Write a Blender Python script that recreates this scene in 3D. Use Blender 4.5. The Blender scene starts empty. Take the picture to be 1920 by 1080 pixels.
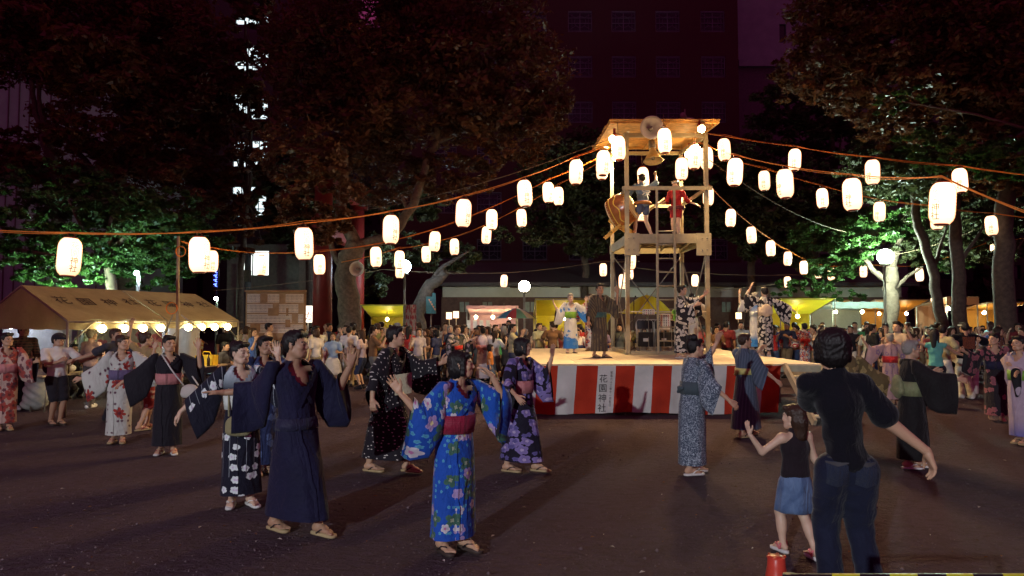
import bpy, math, random
import numpy as np
from mathutils import Vector, Matrix, Euler
random.seed(7); rng = np.random.default_rng(7)
PI = math.pi
sc = bpy.context.scene
COL = sc.collection

# ------------------------------------------------------------------ camera
F_PX, CAM_H, HORIZON = 1300.0, 1.8, 600.0
PITCH = math.atan((HORIZON - 540.0) / F_PX)
cam_d = bpy.data.cameras.new('camera'); cam = bpy.data.objects.new('camera', cam_d); COL.objects.link(cam)
cam_d.sensor_width = 36; cam_d.lens = 36 * F_PX / 1920; cam_d.clip_end = 600; cam_d.clip_start = 0.05
cam.location = (0, 0, CAM_H); cam.rotation_euler = (PI / 2 + PITCH, 0, 0)
sc.camera = cam

def at(px, py, Y):
    "point seen at pixel (px,py) of the 1920x1080 photo, Y metres in front of the camera"
    u, v = (px - 960) / F_PX, (540 - py) / F_PX
    yy = math.cos(PITCH) - v * math.sin(PITCH); zz = math.sin(PITCH) + v * math.cos(PITCH)
    k = Y / yy
    return Vector((u * k, Y, CAM_H + zz * k))
def ground_at(px, py, z=0.0):
    v = (540 - py) / F_PX
    yy = math.cos(PITCH) - v * math.sin(PITCH); zz = math.sin(PITCH) + v * math.cos(PITCH)
    Y = (z - CAM_H) / zz * yy
    return at(px, py, Y)

# ------------------------------------------------------------------ world: city night sky
AMB = 1.0
world = bpy.data.worlds.new('World'); sc.world = world; world.use_nodes = True
wn = world.node_tree; wn.nodes.clear()
wo = wn.nodes.new('ShaderNodeOutputWorld'); wb = wn.nodes.new('ShaderNodeBackground'); wb2 = wn.nodes.new('ShaderNodeBackground')
sky = wn.nodes.new('ShaderNodeTexSky'); sky.sky_type = 'NISHITA'; sky.sun_disc = False
sky.sun_elevation = math.radians(-8); sky.sun_rotation = math.radians(200)
wb.inputs['Strength'].default_value = 0.05
wn.links.new(sky.outputs[0], wb.inputs['Color'])
wb2.inputs['Color'].default_value = (1.0, 0.12, 0.46, 1); wb2.inputs['Strength'].default_value = 0.090   # sodium and violet city glow
add = wn.nodes.new('ShaderNodeAddShader')
wn.links.new(wb.outputs[0], add.inputs[0]); wn.links.new(wb2.outputs[0], add.inputs[1]); wn.links.new(add.outputs[0], wo.inputs['Surface'])

sc.view_settings.view_transform = 'Standard'
try: sc.view_settings.look = 'None'
except Exception: pass
sc.view_settings.gamma = 1; sc.view_settings.use_curve_mapping = False
sc.view_settings.exposure = 0.85
sc.cycles.use_denoising = True
sc.cycles.max_bounces = 6; sc.cycles.diffuse_bounces = 3; sc.cycles.glossy_bounces = 2
sc.cycles.transmission_bounces = 3; sc.cycles.transparent_max_bounces = 6
sc.cycles.sample_clamp_indirect = 4.0
sc.cycles.caustics_reflective = False; sc.cycles.caustics_refractive = False
try: sc.cycles.use_light_tree = True
except Exception: pass

# ------------------------------------------------------------------ materials
class NT:
    "small node-tree writer"
    def __init__(s, name):
        s.m = bpy.data.materials.new(name); s.m.use_nodes = True; s.t = s.m.node_tree; s.t.nodes.clear()
        s.out = s.t.nodes.new('ShaderNodeOutputMaterial')
    def n(s, typ, ins=None, **kw):
        nd = s.t.nodes.new(typ)
        for k, v in kw.items(): setattr(nd, k, v)
        for k, v in (ins or {}).items(): s.set(nd.inputs[k], v)
        return nd
    def set(s, sock, v):
        if isinstance(v, bpy.types.NodeSocket): s.t.links.new(v, sock)
        elif isinstance(v, bpy.types.Node): s.t.links.new(v.outputs[0], sock)
        elif isinstance(v, (tuple, list)) and len(v) == 3 and sock.type == 'RGBA': sock.default_value = (*v, 1)
        else: sock.default_value = v
    def math(s, op, a, b=0.0, c=0.0):
        nd = s.n('ShaderNodeMath', operation=op)
        s.set(nd.inputs[0], a); s.set(nd.inputs[1], b); s.set(nd.inputs[2], c); return nd.outputs[0]
    def mix(s, f, a, b):
        nd = s.n('ShaderNodeMix', data_type='RGBA')
        s.set(nd.inputs[0], f); s.set(nd.inputs[6], a); s.set(nd.inputs[7], b); return nd.outputs[2]
    def noise(s, vec=None, scale=5, detail=3, rough=.5, dist=0.0, col=False):
        nd = s.n('ShaderNodeTexNoise'); nd.inputs['Scale'].default_value = scale; nd.inputs['Detail'].default_value = detail
        nd.inputs['Roughness'].default_value = rough; nd.inputs['Distortion'].default_value = dist
        if vec is not None: s.set(nd.inputs['Vector'], vec)
        return nd.outputs[1 if col else 0]
    def ramp(s, f, lo, hi):
        nd = s.n('ShaderNodeMapRange'); s.set(nd.inputs[0], f); nd.inputs[1].default_value = lo; nd.inputs[2].default_value = hi
        return nd.outputs[0]
    def xyz(s, v):
        nd = s.n('ShaderNodeSeparateXYZ'); s.set(nd.inputs[0], v); return nd.outputs
    def comb(s, x, y, z=0.0):
        nd = s.n('ShaderNodeCombineXYZ'); s.set(nd.inputs[0], x); s.set(nd.inputs[1], y); s.set(nd.inputs[2], z); return nd.outputs[0]
    def obj(s): return s.n('ShaderNodeTexCoord').outputs['Object']
    def uv(s): return s.n('ShaderNodeTexCoord').outputs['UV']
    def gen(s): return s.n('ShaderNodeNewGeometry').outputs['Position']
    def bsdf(s, col, rough=.7, spec=.3, metal=0.0, bump=None, bstr=.3, bdist=.01, **extra):
        b = s.n('ShaderNodeBsdfPrincipled')
        s.set(b.inputs['Base Color'], col); s.set(b.inputs['Roughness'], rough); s.set(b.inputs['Metallic'], metal)
        b.inputs['Specular IOR Level'].default_value = spec
        for k, v in extra.items(): s.set(b.inputs[k], v)
        if bump is not None:
            bn = s.n('ShaderNodeBump'); bn.inputs['Strength'].default_value = bstr; bn.inputs['Distance'].default_value = bdist
            s.set(bn.inputs['Height'], bump); s.t.links.new(bn.outputs[0], b.inputs['Normal'])
        s.t.links.new(b.outputs[0], s.out.inputs[0]); return b

MATS = {}
def mat(name, col=(.5,.5,.5), rough=.7, metal=0.0, var=.25, scale=6, spec=.3, bump=.25, bscale=40):
    if name in MATS: return MATS[name]
    t = NT(name); o = t.obj()
    f = t.noise(o, scale, 4, .6)
    c2 = tuple(max(0, c * (1 - var)) for c in col); c1 = tuple(min(1, c * (1 + var * .6)) for c in col)
    c = t.mix(t.ramp(f, .3, .7), c2, c1)
    t.bsdf(c, rough, spec, metal, bump=t.noise(o, bscale, 3) if bump else None, bstr=bump or 0, bdist=.004)
    MATS[name] = t.m; return t.m
def emit(name, col, strength):
    if name in MATS: return MATS[name]
    t = NT(name); e = t.n('ShaderNodeEmission', {'Color': col, 'Strength': strength}); t.t.links.new(e.outputs[0], t.out.inputs[0])
    MATS[name] = t.m; return t.m
def tarp(name, col, trans=.5, rough=.5):
    "thin coated sheet that lets lamplight through"
    if name in MATS: return MATS[name]
    t = NT(name); o = t.obj(); f = t.noise(o, 2.2, 4, .6)
    c = t.mix(f, tuple(x * .72 for x in col), col)
    bn = t.n('ShaderNodeBump'); bn.inputs['Strength'].default_value = .5; bn.inputs['Distance'].default_value = .05
    t.set(bn.inputs['Height'], t.noise(o, 3.5, 3, .5, 1.5))
    d = t.n('ShaderNodeBsdfPrincipled', {'Base Color': c, 'Roughness': rough}); tr = t.n('ShaderNodeBsdfTranslucent', {'Color': c})
    t.t.links.new(bn.outputs[0], d.inputs['Normal']); t.t.links.new(bn.outputs[0], tr.inputs['Normal'])
    mx = t.n('ShaderNodeMixShader'); mx.inputs[0].default_value = trans
    t.t.links.new(d.outputs[0], mx.inputs[1]); t.t.links.new(tr.outputs[0], mx.inputs[2]); t.t.links.new(mx.outputs[0], t.out.inputs[0])
    MATS[name] = t.m; return t.m

# ------------------------------------------------------------------ object helpers
def mesh_obj(name, verts, faces, mats, parent=None, smooth=False, midx=None, uvs=None, loc=None):
    me = bpy.data.meshes.new(name)
    if isinstance(verts, np.ndarray): verts = verts.tolist()
    me.from_pydata(verts, [], faces if isinstance(faces, list) else faces.tolist())
    for m in (mats if isinstance(mats, (list, tuple)) else [mats]): me.materials.append(m)
    if midx is not None: me.polygons.foreach_set('material_index', np.asarray(midx, np.int32))
    if smooth is True: me.polygons.foreach_set('use_smooth', np.ones(len(me.polygons), bool))
    elif smooth is not False: me.polygons.foreach_set('use_smooth', np.asarray(smooth, bool))
    if uvs is not None:
        ul = me.uv_layers.new(name='UVMap'); li = np.empty(len(me.loops), np.int32); me.loops.foreach_get('vertex_index', li)
        ul.data.foreach_set('uv', np.asarray(uvs, np.float32)[li].ravel())
    me.update()
    return link(name, me, parent, loc)
def link(name, me, parent=None, loc=None):
    o = bpy.data.objects.new(name, me); COL.objects.link(o)
    if parent is not None: o.parent = parent
    if loc is not None: o.location = loc
    return o
def empty(name, loc, label, cat, group=None, rz=0.0):
    o = bpy.data.objects.new(name, None); COL.objects.link(o); o.location = loc; o.rotation_euler = (0, 0, rz)
    o.empty_display_size = .1
    return tag(o, label, cat, group)
def tag(o, label, cat, group=None):
    o['label'] = label; o['category'] = cat
    if group: o['group'] = group
    return o
def kind(o, k): o['kind'] = k; return o

class MB:
    "collects shapes and links them as one mesh"
    def __init__(s): s.v = []; s.f = []; s.m = []; s.sm = []; s.uv = []
    def add(s, vs, fs, mi=0, sm=False, uv=None):
        b = len(s.v); s.v += [tuple(v) for v in vs]; s.f += [tuple(i + b for i in f) for f in fs]
        s.m += [mi] * len(fs); s.sm += [sm] * len(fs); s.uv += list(uv) if uv is not None else [(0, 0)] * len(vs); return s
    def box(s, c, size, mi=0, rot=None, bev=0.0):
        hx, hy, hz = size[0] / 2, size[1] / 2, size[2] / 2
        vs = [Vector((x, y, z)) for z in (-hz, hz) for y in (-hy, hy) for x in (-hx, hx)]
        if rot is not None:
            R = rot if isinstance(rot, Matrix) else Euler(rot).to_matrix(); vs = [R @ v for v in vs]
        vs = [v + Vector(c) for v in vs]
        return s.add(vs, [(0, 2, 3, 1), (4, 5, 7, 6), (0, 1, 5, 4), (2, 6, 7, 3), (0, 4, 6, 2), (1, 3, 7, 5)], mi)
    def bar(s, a, b, w, h=None, mi=0, up=(0, 0, 1)):
        a = Vector(a); b = Vector(b); d = b - a; L = d.length; h = h or w
        if L < 1e-6: return s
        x = d / L; u = Vector(up)
        if abs(x.dot(u)) > .98: u = Vector((0, 1, 0))
        y = u.cross(x).normalized(); z = x.cross(y)
        return s.box((a + b) / 2, (L, w, h), mi, Matrix((x, y, z)).transposed())
    def tube(s, pts, rad, seg=8, mi=0, cap=True, sm=True):
        pts = [Vector(p) for p in pts]; n = len(pts)
        rad = rad if isinstance(rad, (list, tuple)) else [rad] * n
        vs = []; prev = None
        for i, p in enumerate(pts):
            d = (pts[min(i + 1, n - 1)] - pts[max(i - 1, 0)]).normalized()
            if prev is None:
                u = Vector((0, 0, 1)) if abs(d.z) < .9 else Vector((0, 1, 0)); x = d.cross(u).normalized()
            else: x = (prev - d * prev.dot(d)).normalized()
            prev = x; y = d.cross(x)
            vs += [p + (x * math.cos(2 * PI * k / seg) + y * math.sin(2 * PI * k / seg)) * rad[i] for k in range(seg)]
        fs = [(i * seg + k, i * seg + (k + 1) % seg, (i + 1) * seg + (k + 1) % seg, (i + 1) * seg + k) for i in range(n - 1) for k in range(seg)]
        if cap: fs += [tuple(reversed(range(seg))), tuple((n - 1) * seg + k for k in range(seg))]
        return s.add(vs, fs, mi, sm)
    def lathe(s, prof, seg=20, c=(0, 0, 0), axis=None, mi=0, sm=True):
        R = Vector((0, 0, 1)).rotation_difference(Vector(axis)).to_matrix() if axis else None
        vs = []
        for r, z in prof:
            for k in range(seg):
                v = Vector((r * math.cos(2 * PI * k / seg), r * math.sin(2 * PI * k / seg), z))
                if R: v = R @ v
                vs.append(v + Vector(c))
        fs = [(i * seg + k, i * seg + (k + 1) % seg, (i + 1) * seg + (k + 1) % seg, (i + 1) * seg + k) for i in range(len(prof) - 1) for k in range(seg)]
        return s.add(vs, fs, mi, sm)
    def sphere(s, c, r, seg=12, rings=8, mi=0):
        r = r if isinstance(r, (tuple, list)) else (r, r, r); vs = []; fs = []
        for i in range(rings + 1):
            th = PI * i / rings
            for k in range(seg):
                a = 2 * PI * k / seg
                vs.append((c[0] + r[0] * math.sin(th) * math.cos(a), c[1] + r[1] * math.sin(th) * math.sin(a), c[2] + r[2] * math.cos(th)))
        for i in range(rings):
            for k in range(seg): fs.append((i * seg + k, (i + 1) * seg + k, (i + 1) * seg + (k + 1) % seg, i * seg + (k + 1) % seg))
        return s.add(vs, fs, mi, True)
    def grid(s, fn, nu, nv, mi=0, sm=True, thick=0.0):
        vs = []; uv = []
        for j in range(nv + 1):
            for i in range(nu + 1):
                vs.append(Vector(fn(i / nu, j / nv))); uv.append((i / nu, j / nv))
        fs = [(j * (nu + 1) + i, j * (nu + 1) + i + 1, (j + 1) * (nu + 1) + i + 1, (j + 1) * (nu + 1) + i) for j in range(nv) for i in range(nu)]
        return s.add(vs, fs, mi, sm, uv)
    def build(s, name, mats, parent=None, loc=None):
        return mesh_obj(name, s.v, s.f, mats, parent, s.sm, s.m, s.uv, loc)

_txt = {}
def text_mesh(body, size=1.0, extr=0.0, vertical=False):
    "verts/faces of lettering centred on the origin in the xy plane"
    key = (body, vertical)
    if key not in _txt:
        cu = bpy.data.curves.new('lettering', 'FONT'); cu.body = body; cu.align_x = 'CENTER'; cu.align_y = 'CENTER'; cu.resolution_u = 2
        o = bpy.data.objects.new('lettering', cu); COL.objects.link(o)
        bpy.context.view_layer.update()
        me = bpy.data.meshes.new_from_object(o)
        v = np.array([tuple(x.co) for x in me.vertices]) if len(me.vertices) else np.zeros((0, 3)); f = [tuple(p.vertices) for p in me.polygons]
        bpy.data.objects.remove(o); bpy.data.curves.remove(cu); bpy.data.meshes.remove(me)
        if len(v):
            c = (v.min(0) + v.max(0)) / 2; v = v - c
        _txt[key] = (v, f)
    v, f = _txt[key]
    return v * size, f
def add_text(mb, body, size, origin, ux, uy, mi=0, fn=None):
    v, f = text_mesh(body, size); ux = Vector(ux); uy = Vector(uy); o = Vector(origin)
    mb.add([o + ux * a[0] + uy * a[1] for a in v] if fn is None else [fn(a[0], a[1]) for a in v], f, mi)

def copy_tree(o, parent=None):
    c = o.copy(); COL.objects.link(c); c.parent = parent
    for ch in o.children: copy_tree(ch, c)
    return c
def fast_mesh(name, V, F, m, parent=None):
    me = bpy.data.meshes.new(name); nv, nf = len(V), len(F); k = F.shape[1]
    me.vertices.add(nv); me.vertices.foreach_set('co', V.astype(np.float32).ravel()); me.loops.add(nf * k); me.loops.foreach_set('vertex_index', F.astype(np.int32).ravel())
    me.polygons.add(nf); me.polygons.foreach_set('loop_start', np.arange(0, nf * k, k, dtype=np.int32)); me.polygons.foreach_set('loop_total', np.full(nf, k, np.int32))
    me.materials.append(m); me.update(); me.validate(); return link(name, me, parent)
# ------------------------------------------------------------------ implicit surfaces (smooth union on a grid, surface nets)
class SDF:
    def __init__(s, vox, k=.03): s.vox = vox; s.k = k; s.pr = []
    def cap(s, a, b, ra, rb=None, k=None, sub=False): s.pr.append(('c', np.array(a, float), np.array(b, float), ra, ra if rb is None else rb, k or s.k, sub)); return s
    def ell(s, c, r, R=None, k=None, sub=False): s.pr.append(('e', np.array(c, float), np.array(r, float), None if R is None else np.array(R), 0, k or s.k, sub)); return s
    def bounds(s, p):
        if p[0] == 'c':
            m = max(p[3], p[4]); return np.minimum(p[1], p[2]) - m, np.maximum(p[1], p[2]) + m
        m = p[2].max() if p[3] is not None else p[2]; return p[1] - m, p[1] + m
    def mesh(s):
        bs = [s.bounds(p) for p in s.pr if not p[6]]
        lo = np.min([b[0] for b in bs], 0) - 3 * s.vox; hi = np.max([b[1] for b in bs], 0) + 3 * s.vox
        n = np.ceil((hi - lo) / s.vox).astype(int) + 1
        ax = [lo[i] + s.vox * np.arange(n[i]) for i in range(3)]
        D = np.full(n, .2, np.float32)
        for p in s.pr:
            b0, b1 = s.bounds(p); mg = p[5] + 2 * s.vox
            i0 = np.clip(np.floor((b0 - mg - lo) / s.vox).astype(int), 0, n - 1); i1 = np.clip(np.ceil((b1 + mg - lo) / s.vox).astype(int) + 1, 1, n)
            if (i1 <= i0).any(): continue
            X = ax[0][i0[0]:i1[0], None, None]; Y = ax[1][None, i0[1]:i1[1], None]; Z = ax[2][None, None, i0[2]:i1[2]]
            if p[0] == 'c':
                a, b = p[1], p[2]; ba = b - a; L2 = max(ba @ ba, 1e-12)
                px, py, pz = X - a[0], Y - a[1], Z - a[2]
                t = np.clip((px * ba[0] + py * ba[1] + pz * ba[2]) / L2, 0, 1)
                d = np.sqrt((px - t * ba[0]) ** 2 + (py - t * ba[1]) ** 2 + (pz - t * ba[2]) ** 2) - (p[3] + (p[4] - p[3]) * t)
            else:
                px, py, pz = X - p[1][0], Y - p[1][1], Z - p[1][2]
                if p[3] is not None:
                    R = p[3]; px, py, pz = (R[0, 0] * px + R[1, 0] * py + R[2, 0] * pz, R[0, 1] * px + R[1, 1] * py + R[2, 1] * pz, R[0, 2] * px + R[1, 2] * py + R[2, 2] * pz)
                r = p[2]; k0 = np.sqrt((px / r[0]) ** 2 + (py / r[1]) ** 2 + (pz / r[2]) ** 2) + 1e-9
                k1 = np.sqrt((px / r[0] ** 2) ** 2 + (py / r[1] ** 2) ** 2 + (pz / r[2] ** 2) ** 2) + 1e-9
                d = k0 * (k0 - 1) / k1
            sl = tuple(slice(i0[i], i1[i]) for i in range(3)); A = D[sl]; k = p[5]
            if p[6]: A = -A
            h = np.clip(.5 + .5 * (A - d) / k, 0, 1) if not p[6] else np.clip(.5 + .5 * (A - d) / k, 0, 1)
            R_ = A + (d - A) * h - k * h * (1 - h)
            if p[6]:
                R_ = -np.minimum(-D[sl] * 1.0, 1e9) if False else None
                dd = -d; h = np.clip(.5 - .5 * (D[sl] - dd) / k, 0, 1); R_ = D[sl] + (dd - D[sl]) * h + k * h * (1 - h)
            D[sl] = R_
        return surface_nets(D, lo, s.vox)

def surface_nets(D, lo, vox):
    n = D.shape; S = D < 0
    c = np.zeros((n[0] - 1, n[1] - 1, n[2] - 1), np.int8)
    offs = [(i, j, k) for i in (0, 1) for j in (0, 1) for k in (0, 1)]
    for i, j, k in offs: c += S[i:n[0] - 1 + i, j:n[1] - 1 + j, k:n[2] - 1 + k]
    act = (c > 0) & (c < 8)
    idx = -np.ones(act.shape, np.int64); ii = np.argwhere(act); idx[tuple(ii.T)] = np.arange(len(ii))
    acc = np.zeros((len(ii), 3)); cnt = np.zeros(len(ii))
    for a in offs:
        for axis in range(3):
            if a[axis]: continue
            b = list(a); b[axis] = 1
            da = D[ii[:, 0] + a[0], ii[:, 1] + a[1], ii[:, 2] + a[2]]; db = D[ii[:, 0] + b[0], ii[:, 1] + b[1], ii[:, 2] + b[2]]
            m = (da < 0) != (db < 0); t = np.where(m, da / np.where(m, da - db, 1), 0)
            p = np.zeros((len(ii), 3)); p[:] = a; p[:, axis] = t
            acc[m] += p[m]; cnt += m
    V = lo + vox * (ii + acc / np.maximum(cnt, 1)[:, None])
    Fs = []
    for axis in range(3):
        u, v = (axis + 1) % 3, (axis + 2) % 3
        sl0 = [slice(1, n[i] - 1) for i in range(3)]; sl1 = list(sl0); sl0[axis] = slice(0, n[axis] - 1); sl1[axis] = slice(1, n[axis])
        A = S[tuple(sl0)]; B = S[tuple(sl1)]; e = np.argwhere(A != B); sgn = A[tuple(e.T)]
        base = e.copy(); base[:, u] += 1; base[:, v] += 1
        def g(du, dv):
            q = base.copy(); q[:, u] -= du; q[:, v] -= dv; return idx[tuple(q.T)]
        q = np.stack([g(1, 1), g(0, 1), g(0, 0), g(1, 0)], 1)
        q[~sgn] = q[~sgn][:, ::-1]; q = q[(q >= 0).all(1)]; Fs.append(q)
    return V, np.concatenate(Fs)

class Part:
    "numpy mesh accumulator"
    def __init__(s): s.V = []; s.F = []; s.M = []; s.UV = []; s.n = 0
    def add(s, V, F, mi=0, uv=None):
        V = np.asarray(V, float)
        s.V.append(V); s.UV.append(np.zeros((len(V), 2)) if uv is None else np.asarray(uv)); F = [tuple(int(i) + s.n for i in f) for f in F]
        s.F += F; s.M += [mi] * len(F) if np.isscalar(mi) else list(mi); s.n += len(V); return s
    def mesh(s, name, mats):
        me = bpy.data.meshes.new(name); V = np.concatenate(s.V); me.from_pydata(V.tolist(), [], s.F)
        for m in mats: me.materials.append(m)
        me.polygons.foreach_set('material_index', np.array(s.M, np.int32)); me.polygons.foreach_set('use_smooth', np.ones(len(s.F), bool))
        ul = me.uv_layers.new(name='UVMap'); li = np.empty(len(me.loops), np.int32); me.loops.foreach_get('vertex_index', li)
        ul.data.foreach_set('uv', np.concatenate(s.UV).astype(np.float32)[li].ravel()); me.update(); return me

# ---- head template: faces -Y, origin at the middle of the head, about 0.225 m high
def head_template(vox, male, old=False):
    s = SDF(vox, .02)
    w = .073 if male else .069
    s.ell((0, .018, .030), (w + .002, .093, .086)).ell((0, -.020, -.020), (w - .010, .068, .085))
    s.cap((-.030, -.045, -.082), (.030, -.045, -.082), .024 if male else .019, k=.03)       # chin
    s.cap((-.05, -.0, -.055), (-.022, -.055, -.082), .022, .02, k=.03).cap((.05, -.0, -.055), (.022, -.055, -.082), .022, .02, k=.03)
    s.ell((-.040, -.060, -.020), (.024, .022, .022)).ell((.040, -.060, -.020), (.024, .022, .022))   # cheeks
    s.cap((-.035, -.074, .022), (.035, -.074, .022), .010, k=.02)      # brow
    s.cap((0, -.084, .012), (0, -.102, -.024), .006, .011, k=.012)     # nose
    s.ell((-.010, -.094, -.028), (.008, .009, .007), k=.008).ell((.010, -.094, -.028), (.008, .009, .007), k=.008)
    s.ell((-.031, -.096, .004), (.018, .015, .012), k=.012, sub=True).ell((.031, -.096, .004), (.018, .015, .012), k=.012, sub=True)
    s.ell((-.031, -.074, .003), (.014, .012, .011), k=.003).ell((.031, -.074, .003), (.014, .012, .011), k=.003)   # lids
    s.cap((-.018, -.084, -.055), (.018, -.084, -.055), .0075, k=.008)   # mouth
    for sx in (-1, 1):
        s.ell((sx * (w + .004), .012, -.006), (.009, .018, .031), k=.008)
    s.cap((0, .022, -.05), (0, .040, -.16), .052 if male else .044, .056 if male else .046, k=.03)       # neck
    V, F = s.mesh(); C = V[F].mean(1)
    M = np.zeros(len(F), int); x, y, z = np.abs(C[:, 0]), C[:, 1], C[:, 2]
    M[(np.hypot((x - .031) / .013, (z - .002) / .0052) < 1) & (y < -.06)] = 1
    bz = .026 - .12 * (x - .034) ** 2 / .02
    M[(np.abs(z - bz) < .0038) & (x > .015) & (x < .048) & (y < -.055)] = 1
    M[(x < .021) & (np.abs(z + .055) < .0055) & (y < -.080)] = 2
    return V, F, M
HEADS = {}
def head(male, lod):
    key = (male, lod)
    if key not in HEADS: HEADS[key] = head_template((.0072, .013)[lod], male)
    return HEADS[key]

# ---- hand template: wrist at origin, fingers along +X, palm faces -Z, thumb on +Y side. about 0.18 m
def hand_template(vox, curl, spread):
    s = SDF(vox, .008)
    s.cap((-.02, 0, 0), (.01, 0, 0), .024, .025, k=.02)
    for j, y in enumerate((.028, .010, -.010, -.028)): s.cap((.01, y * .55, 0), (.085 - abs(j - 1) * .003, y, 0), .0155, .0125, k=.012)
    ln = (.068, .076, .070, .055)
    for j in range(4):
        y = (.028, .010, -.010, -.028)[j]; a0 = (1.5 - j) * spread; p = np.array((.085 - abs(j - 1) * .003, y, 0.)); bend = 0
        for q, fr in enumerate((.45, .30, .25)):
            bend += curl * (1, 1.3, .9)[q]
            d = np.array((math.cos(bend) * math.cos(a0), math.sin(a0), -math.sin(bend))); p2 = p + d * ln[j] * fr
            s.cap(p, p2, .0088 - .0006 * q, .0082 - .0008 * q, k=.004); p = p2
    s.cap((.012, .018, -.004), (.045, .050, -.012), .015, .0115, k=.012).cap((.045, .050, -.012), (.070, .062, -.018), .0105, .0095, k=.005).cap((.070, .062, -.018), (.092, .066, -.024), .0092, .0078, k=.004)
    return s.mesh()
HANDS = {}
def hand(pose, lod):
    key = (pose, lod)
    if key not in HANDS:
        c, sp = {'open': (.10, .13), 'relaxed': (.34, .05), 'grip': (.85, .0), 'flat': (.05, .03)}[pose]
        HANDS[key] = hand_template((.0058, .0090)[lod], c, sp)
    return HANDS[key]
# ---- foot template: ankle above origin, toe towards -Y, sole at z=0, 0.24 m
FEET = {}
def foot(lod):
    if lod not in FEET:
        s = SDF((.008, .014)[lod], .02)
        s.cap((0, .0, .11), (0, .01, .045), .034, .034).cap((0, .035, .035), (0, -.06, .04), .033, .030).cap((-.014, -.06, .028), (-.016, -.13, .020), .024, .018).cap((.014, -.06, .028), (.018, -.12, .018), .024, .016)
        for i in range(5):
            x = -.030 + .0155 * i; y0 = -.14 + .007 * i; L = (.036, .033, .028, .024, .020)[i]
            s.cap((x, y0, .016), (x, y0 - L, .012), (.0125, .0095, .009, .0085, .008)[i], (.012, .009, .0085, .008, .0075)[i], k=.005)
        FEET[lod] = s.mesh()
    return FEET[lod]

def rot_frame(x, z):
    "matrix whose columns are x, y, z with x along the first vector and z near the second"
    x = np.array(x, float); x /= np.linalg.norm(x); z = np.array(z, float); z = z - x * (z @ x)
    if np.linalg.norm(z) < 1e-4: z = np.array((0, 1., 0)) - x * x[1]
    z /= np.linalg.norm(z); y = np.cross(z, x); return np.stack([x, y, z], 1)
def rz(a): c, s_ = math.cos(a), math.sin(a); return np.array([[c, -s_, 0], [s_, c, 0], [0, 0, 1.]])
def rx(a): c, s_ = math.cos(a), math.sin(a); return np.array([[1, 0, 0], [0, c, -s_], [0, s_, c]])
def nrm(v): v = np.array(v, float); return v / np.linalg.norm(v)

# ---- skeleton in world-aligned axes: x to the right of the photo, y away, z up; phi 0 faces the camera, 90 faces right, 180 away
class Pose:
    def __init__(s, H=1.6, phi=0, head_phi=None, nod=0, male=False, lean=(0, 0), armL=None, armR=None, feet=None, palmL=None, palmR=None,
                 handL='relaxed', handR='relaxed', child=False, turn=0, lift=(0, 0), seat=0.0, wide=1.0):
        s.H = H; s.male = male; s.child = child; s.wide = wide
        a = math.radians(phi); s.phi = a; s.f = np.array((math.sin(a), -math.cos(a), 0)); s.l = np.array((math.cos(a), math.sin(a), 0))
        s.hphi = math.radians(phi if head_phi is None else head_phi); s.nod = math.radians(nod)
        hip_z = .51 * H - seat; s.feet = feet or [(.055 * H, 0, 0), (-.055 * H, 0, 0)]   # (along l, along f, toe-out degrees)
        s.fpos = [s.l * q[0] + s.f * q[1] + np.array((0, 0, (lift[i]))) for i, q in enumerate(s.feet)]
        s.ftoe = [s.phi + math.radians(q[2]) * (1 if i == 0 else -1) for i, q in enumerate(s.feet)]
        mid = (s.fpos[0] + s.fpos[1]) / 2; mid[2] = 0
        ln = np.array((lean[0], lean[1], 0.))
        s.hip = mid * .7 + ln * .35 + np.array((0, 0, hip_z)); up = np.array((0, 0, 1.)) ; s.chest = s.hip + nrm(up * .22 * H + ln * .8) * .22 * H
        s.neck = s.chest + nrm(up * .1 * H + ln * .5) * .105 * H
        hs = (.865 if not child else .84) - (hip_z + .0) / H
        s.headc = s.neck + np.array((0, 0, .088 * H if not child else .10 * H)) + s.f * .012 * H + ln * .1
        s.hs = H / 1.62 * (.97 if not child else 1.22)
        t = math.radians(turn); s.ls = np.array((math.cos(a + t), math.sin(a + t), 0)); s.fs = np.array((math.sin(a + t), -math.cos(a + t), 0))
        sw = (.118 if male else .104) * H * wide; s.sw = sw
        s.sh = [s.neck + s.ls * sw - up * .034 * H, s.neck - s.ls * sw - up * .034 * H]
        dn = (0, 0, -1); arms = [armL or (tuple(s.l * .12 + np.array(dn)), tuple(s.l * .05 + s.f * .15 + np.array(dn))), armR or (tuple(-s.l * .12 + np.array(dn)), tuple(-s.l * .05 + s.f * .15 + np.array(dn)))]
        s.arms = arms; s.el = [s.sh[i] + nrm(arms[i][0]) * .165 * H for i in (0, 1)]; s.wr = [s.el[i] + nrm(arms[i][1]) * .150 * H for i in (0, 1)]
        s.fd = [nrm(arms[i][2]) if len(arms[i]) > 2 else nrm(arms[i][1]) for i in (0, 1)]
        s.palm = [palmL, palmR]; s.hp = [handL, handR]
    def legs(s):
        out = []
        for i in (0, 1):
            sg = 1 if i == 0 else -1; hj = s.hip + s.l * sg * .048 * s.H - np.array((0, 0, .02 * s.H)); an = s.fpos[i] + np.array((0, 0, .055 * s.H))
            L = np.linalg.norm(hj - an); seg = .232 * s.H; b = math.sqrt(max(seg ** 2 - (L / 2) ** 2, .0001)); kn = (hj + an) / 2 + s.f * b
            out.append((hj, kn, an))
        return out

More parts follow.
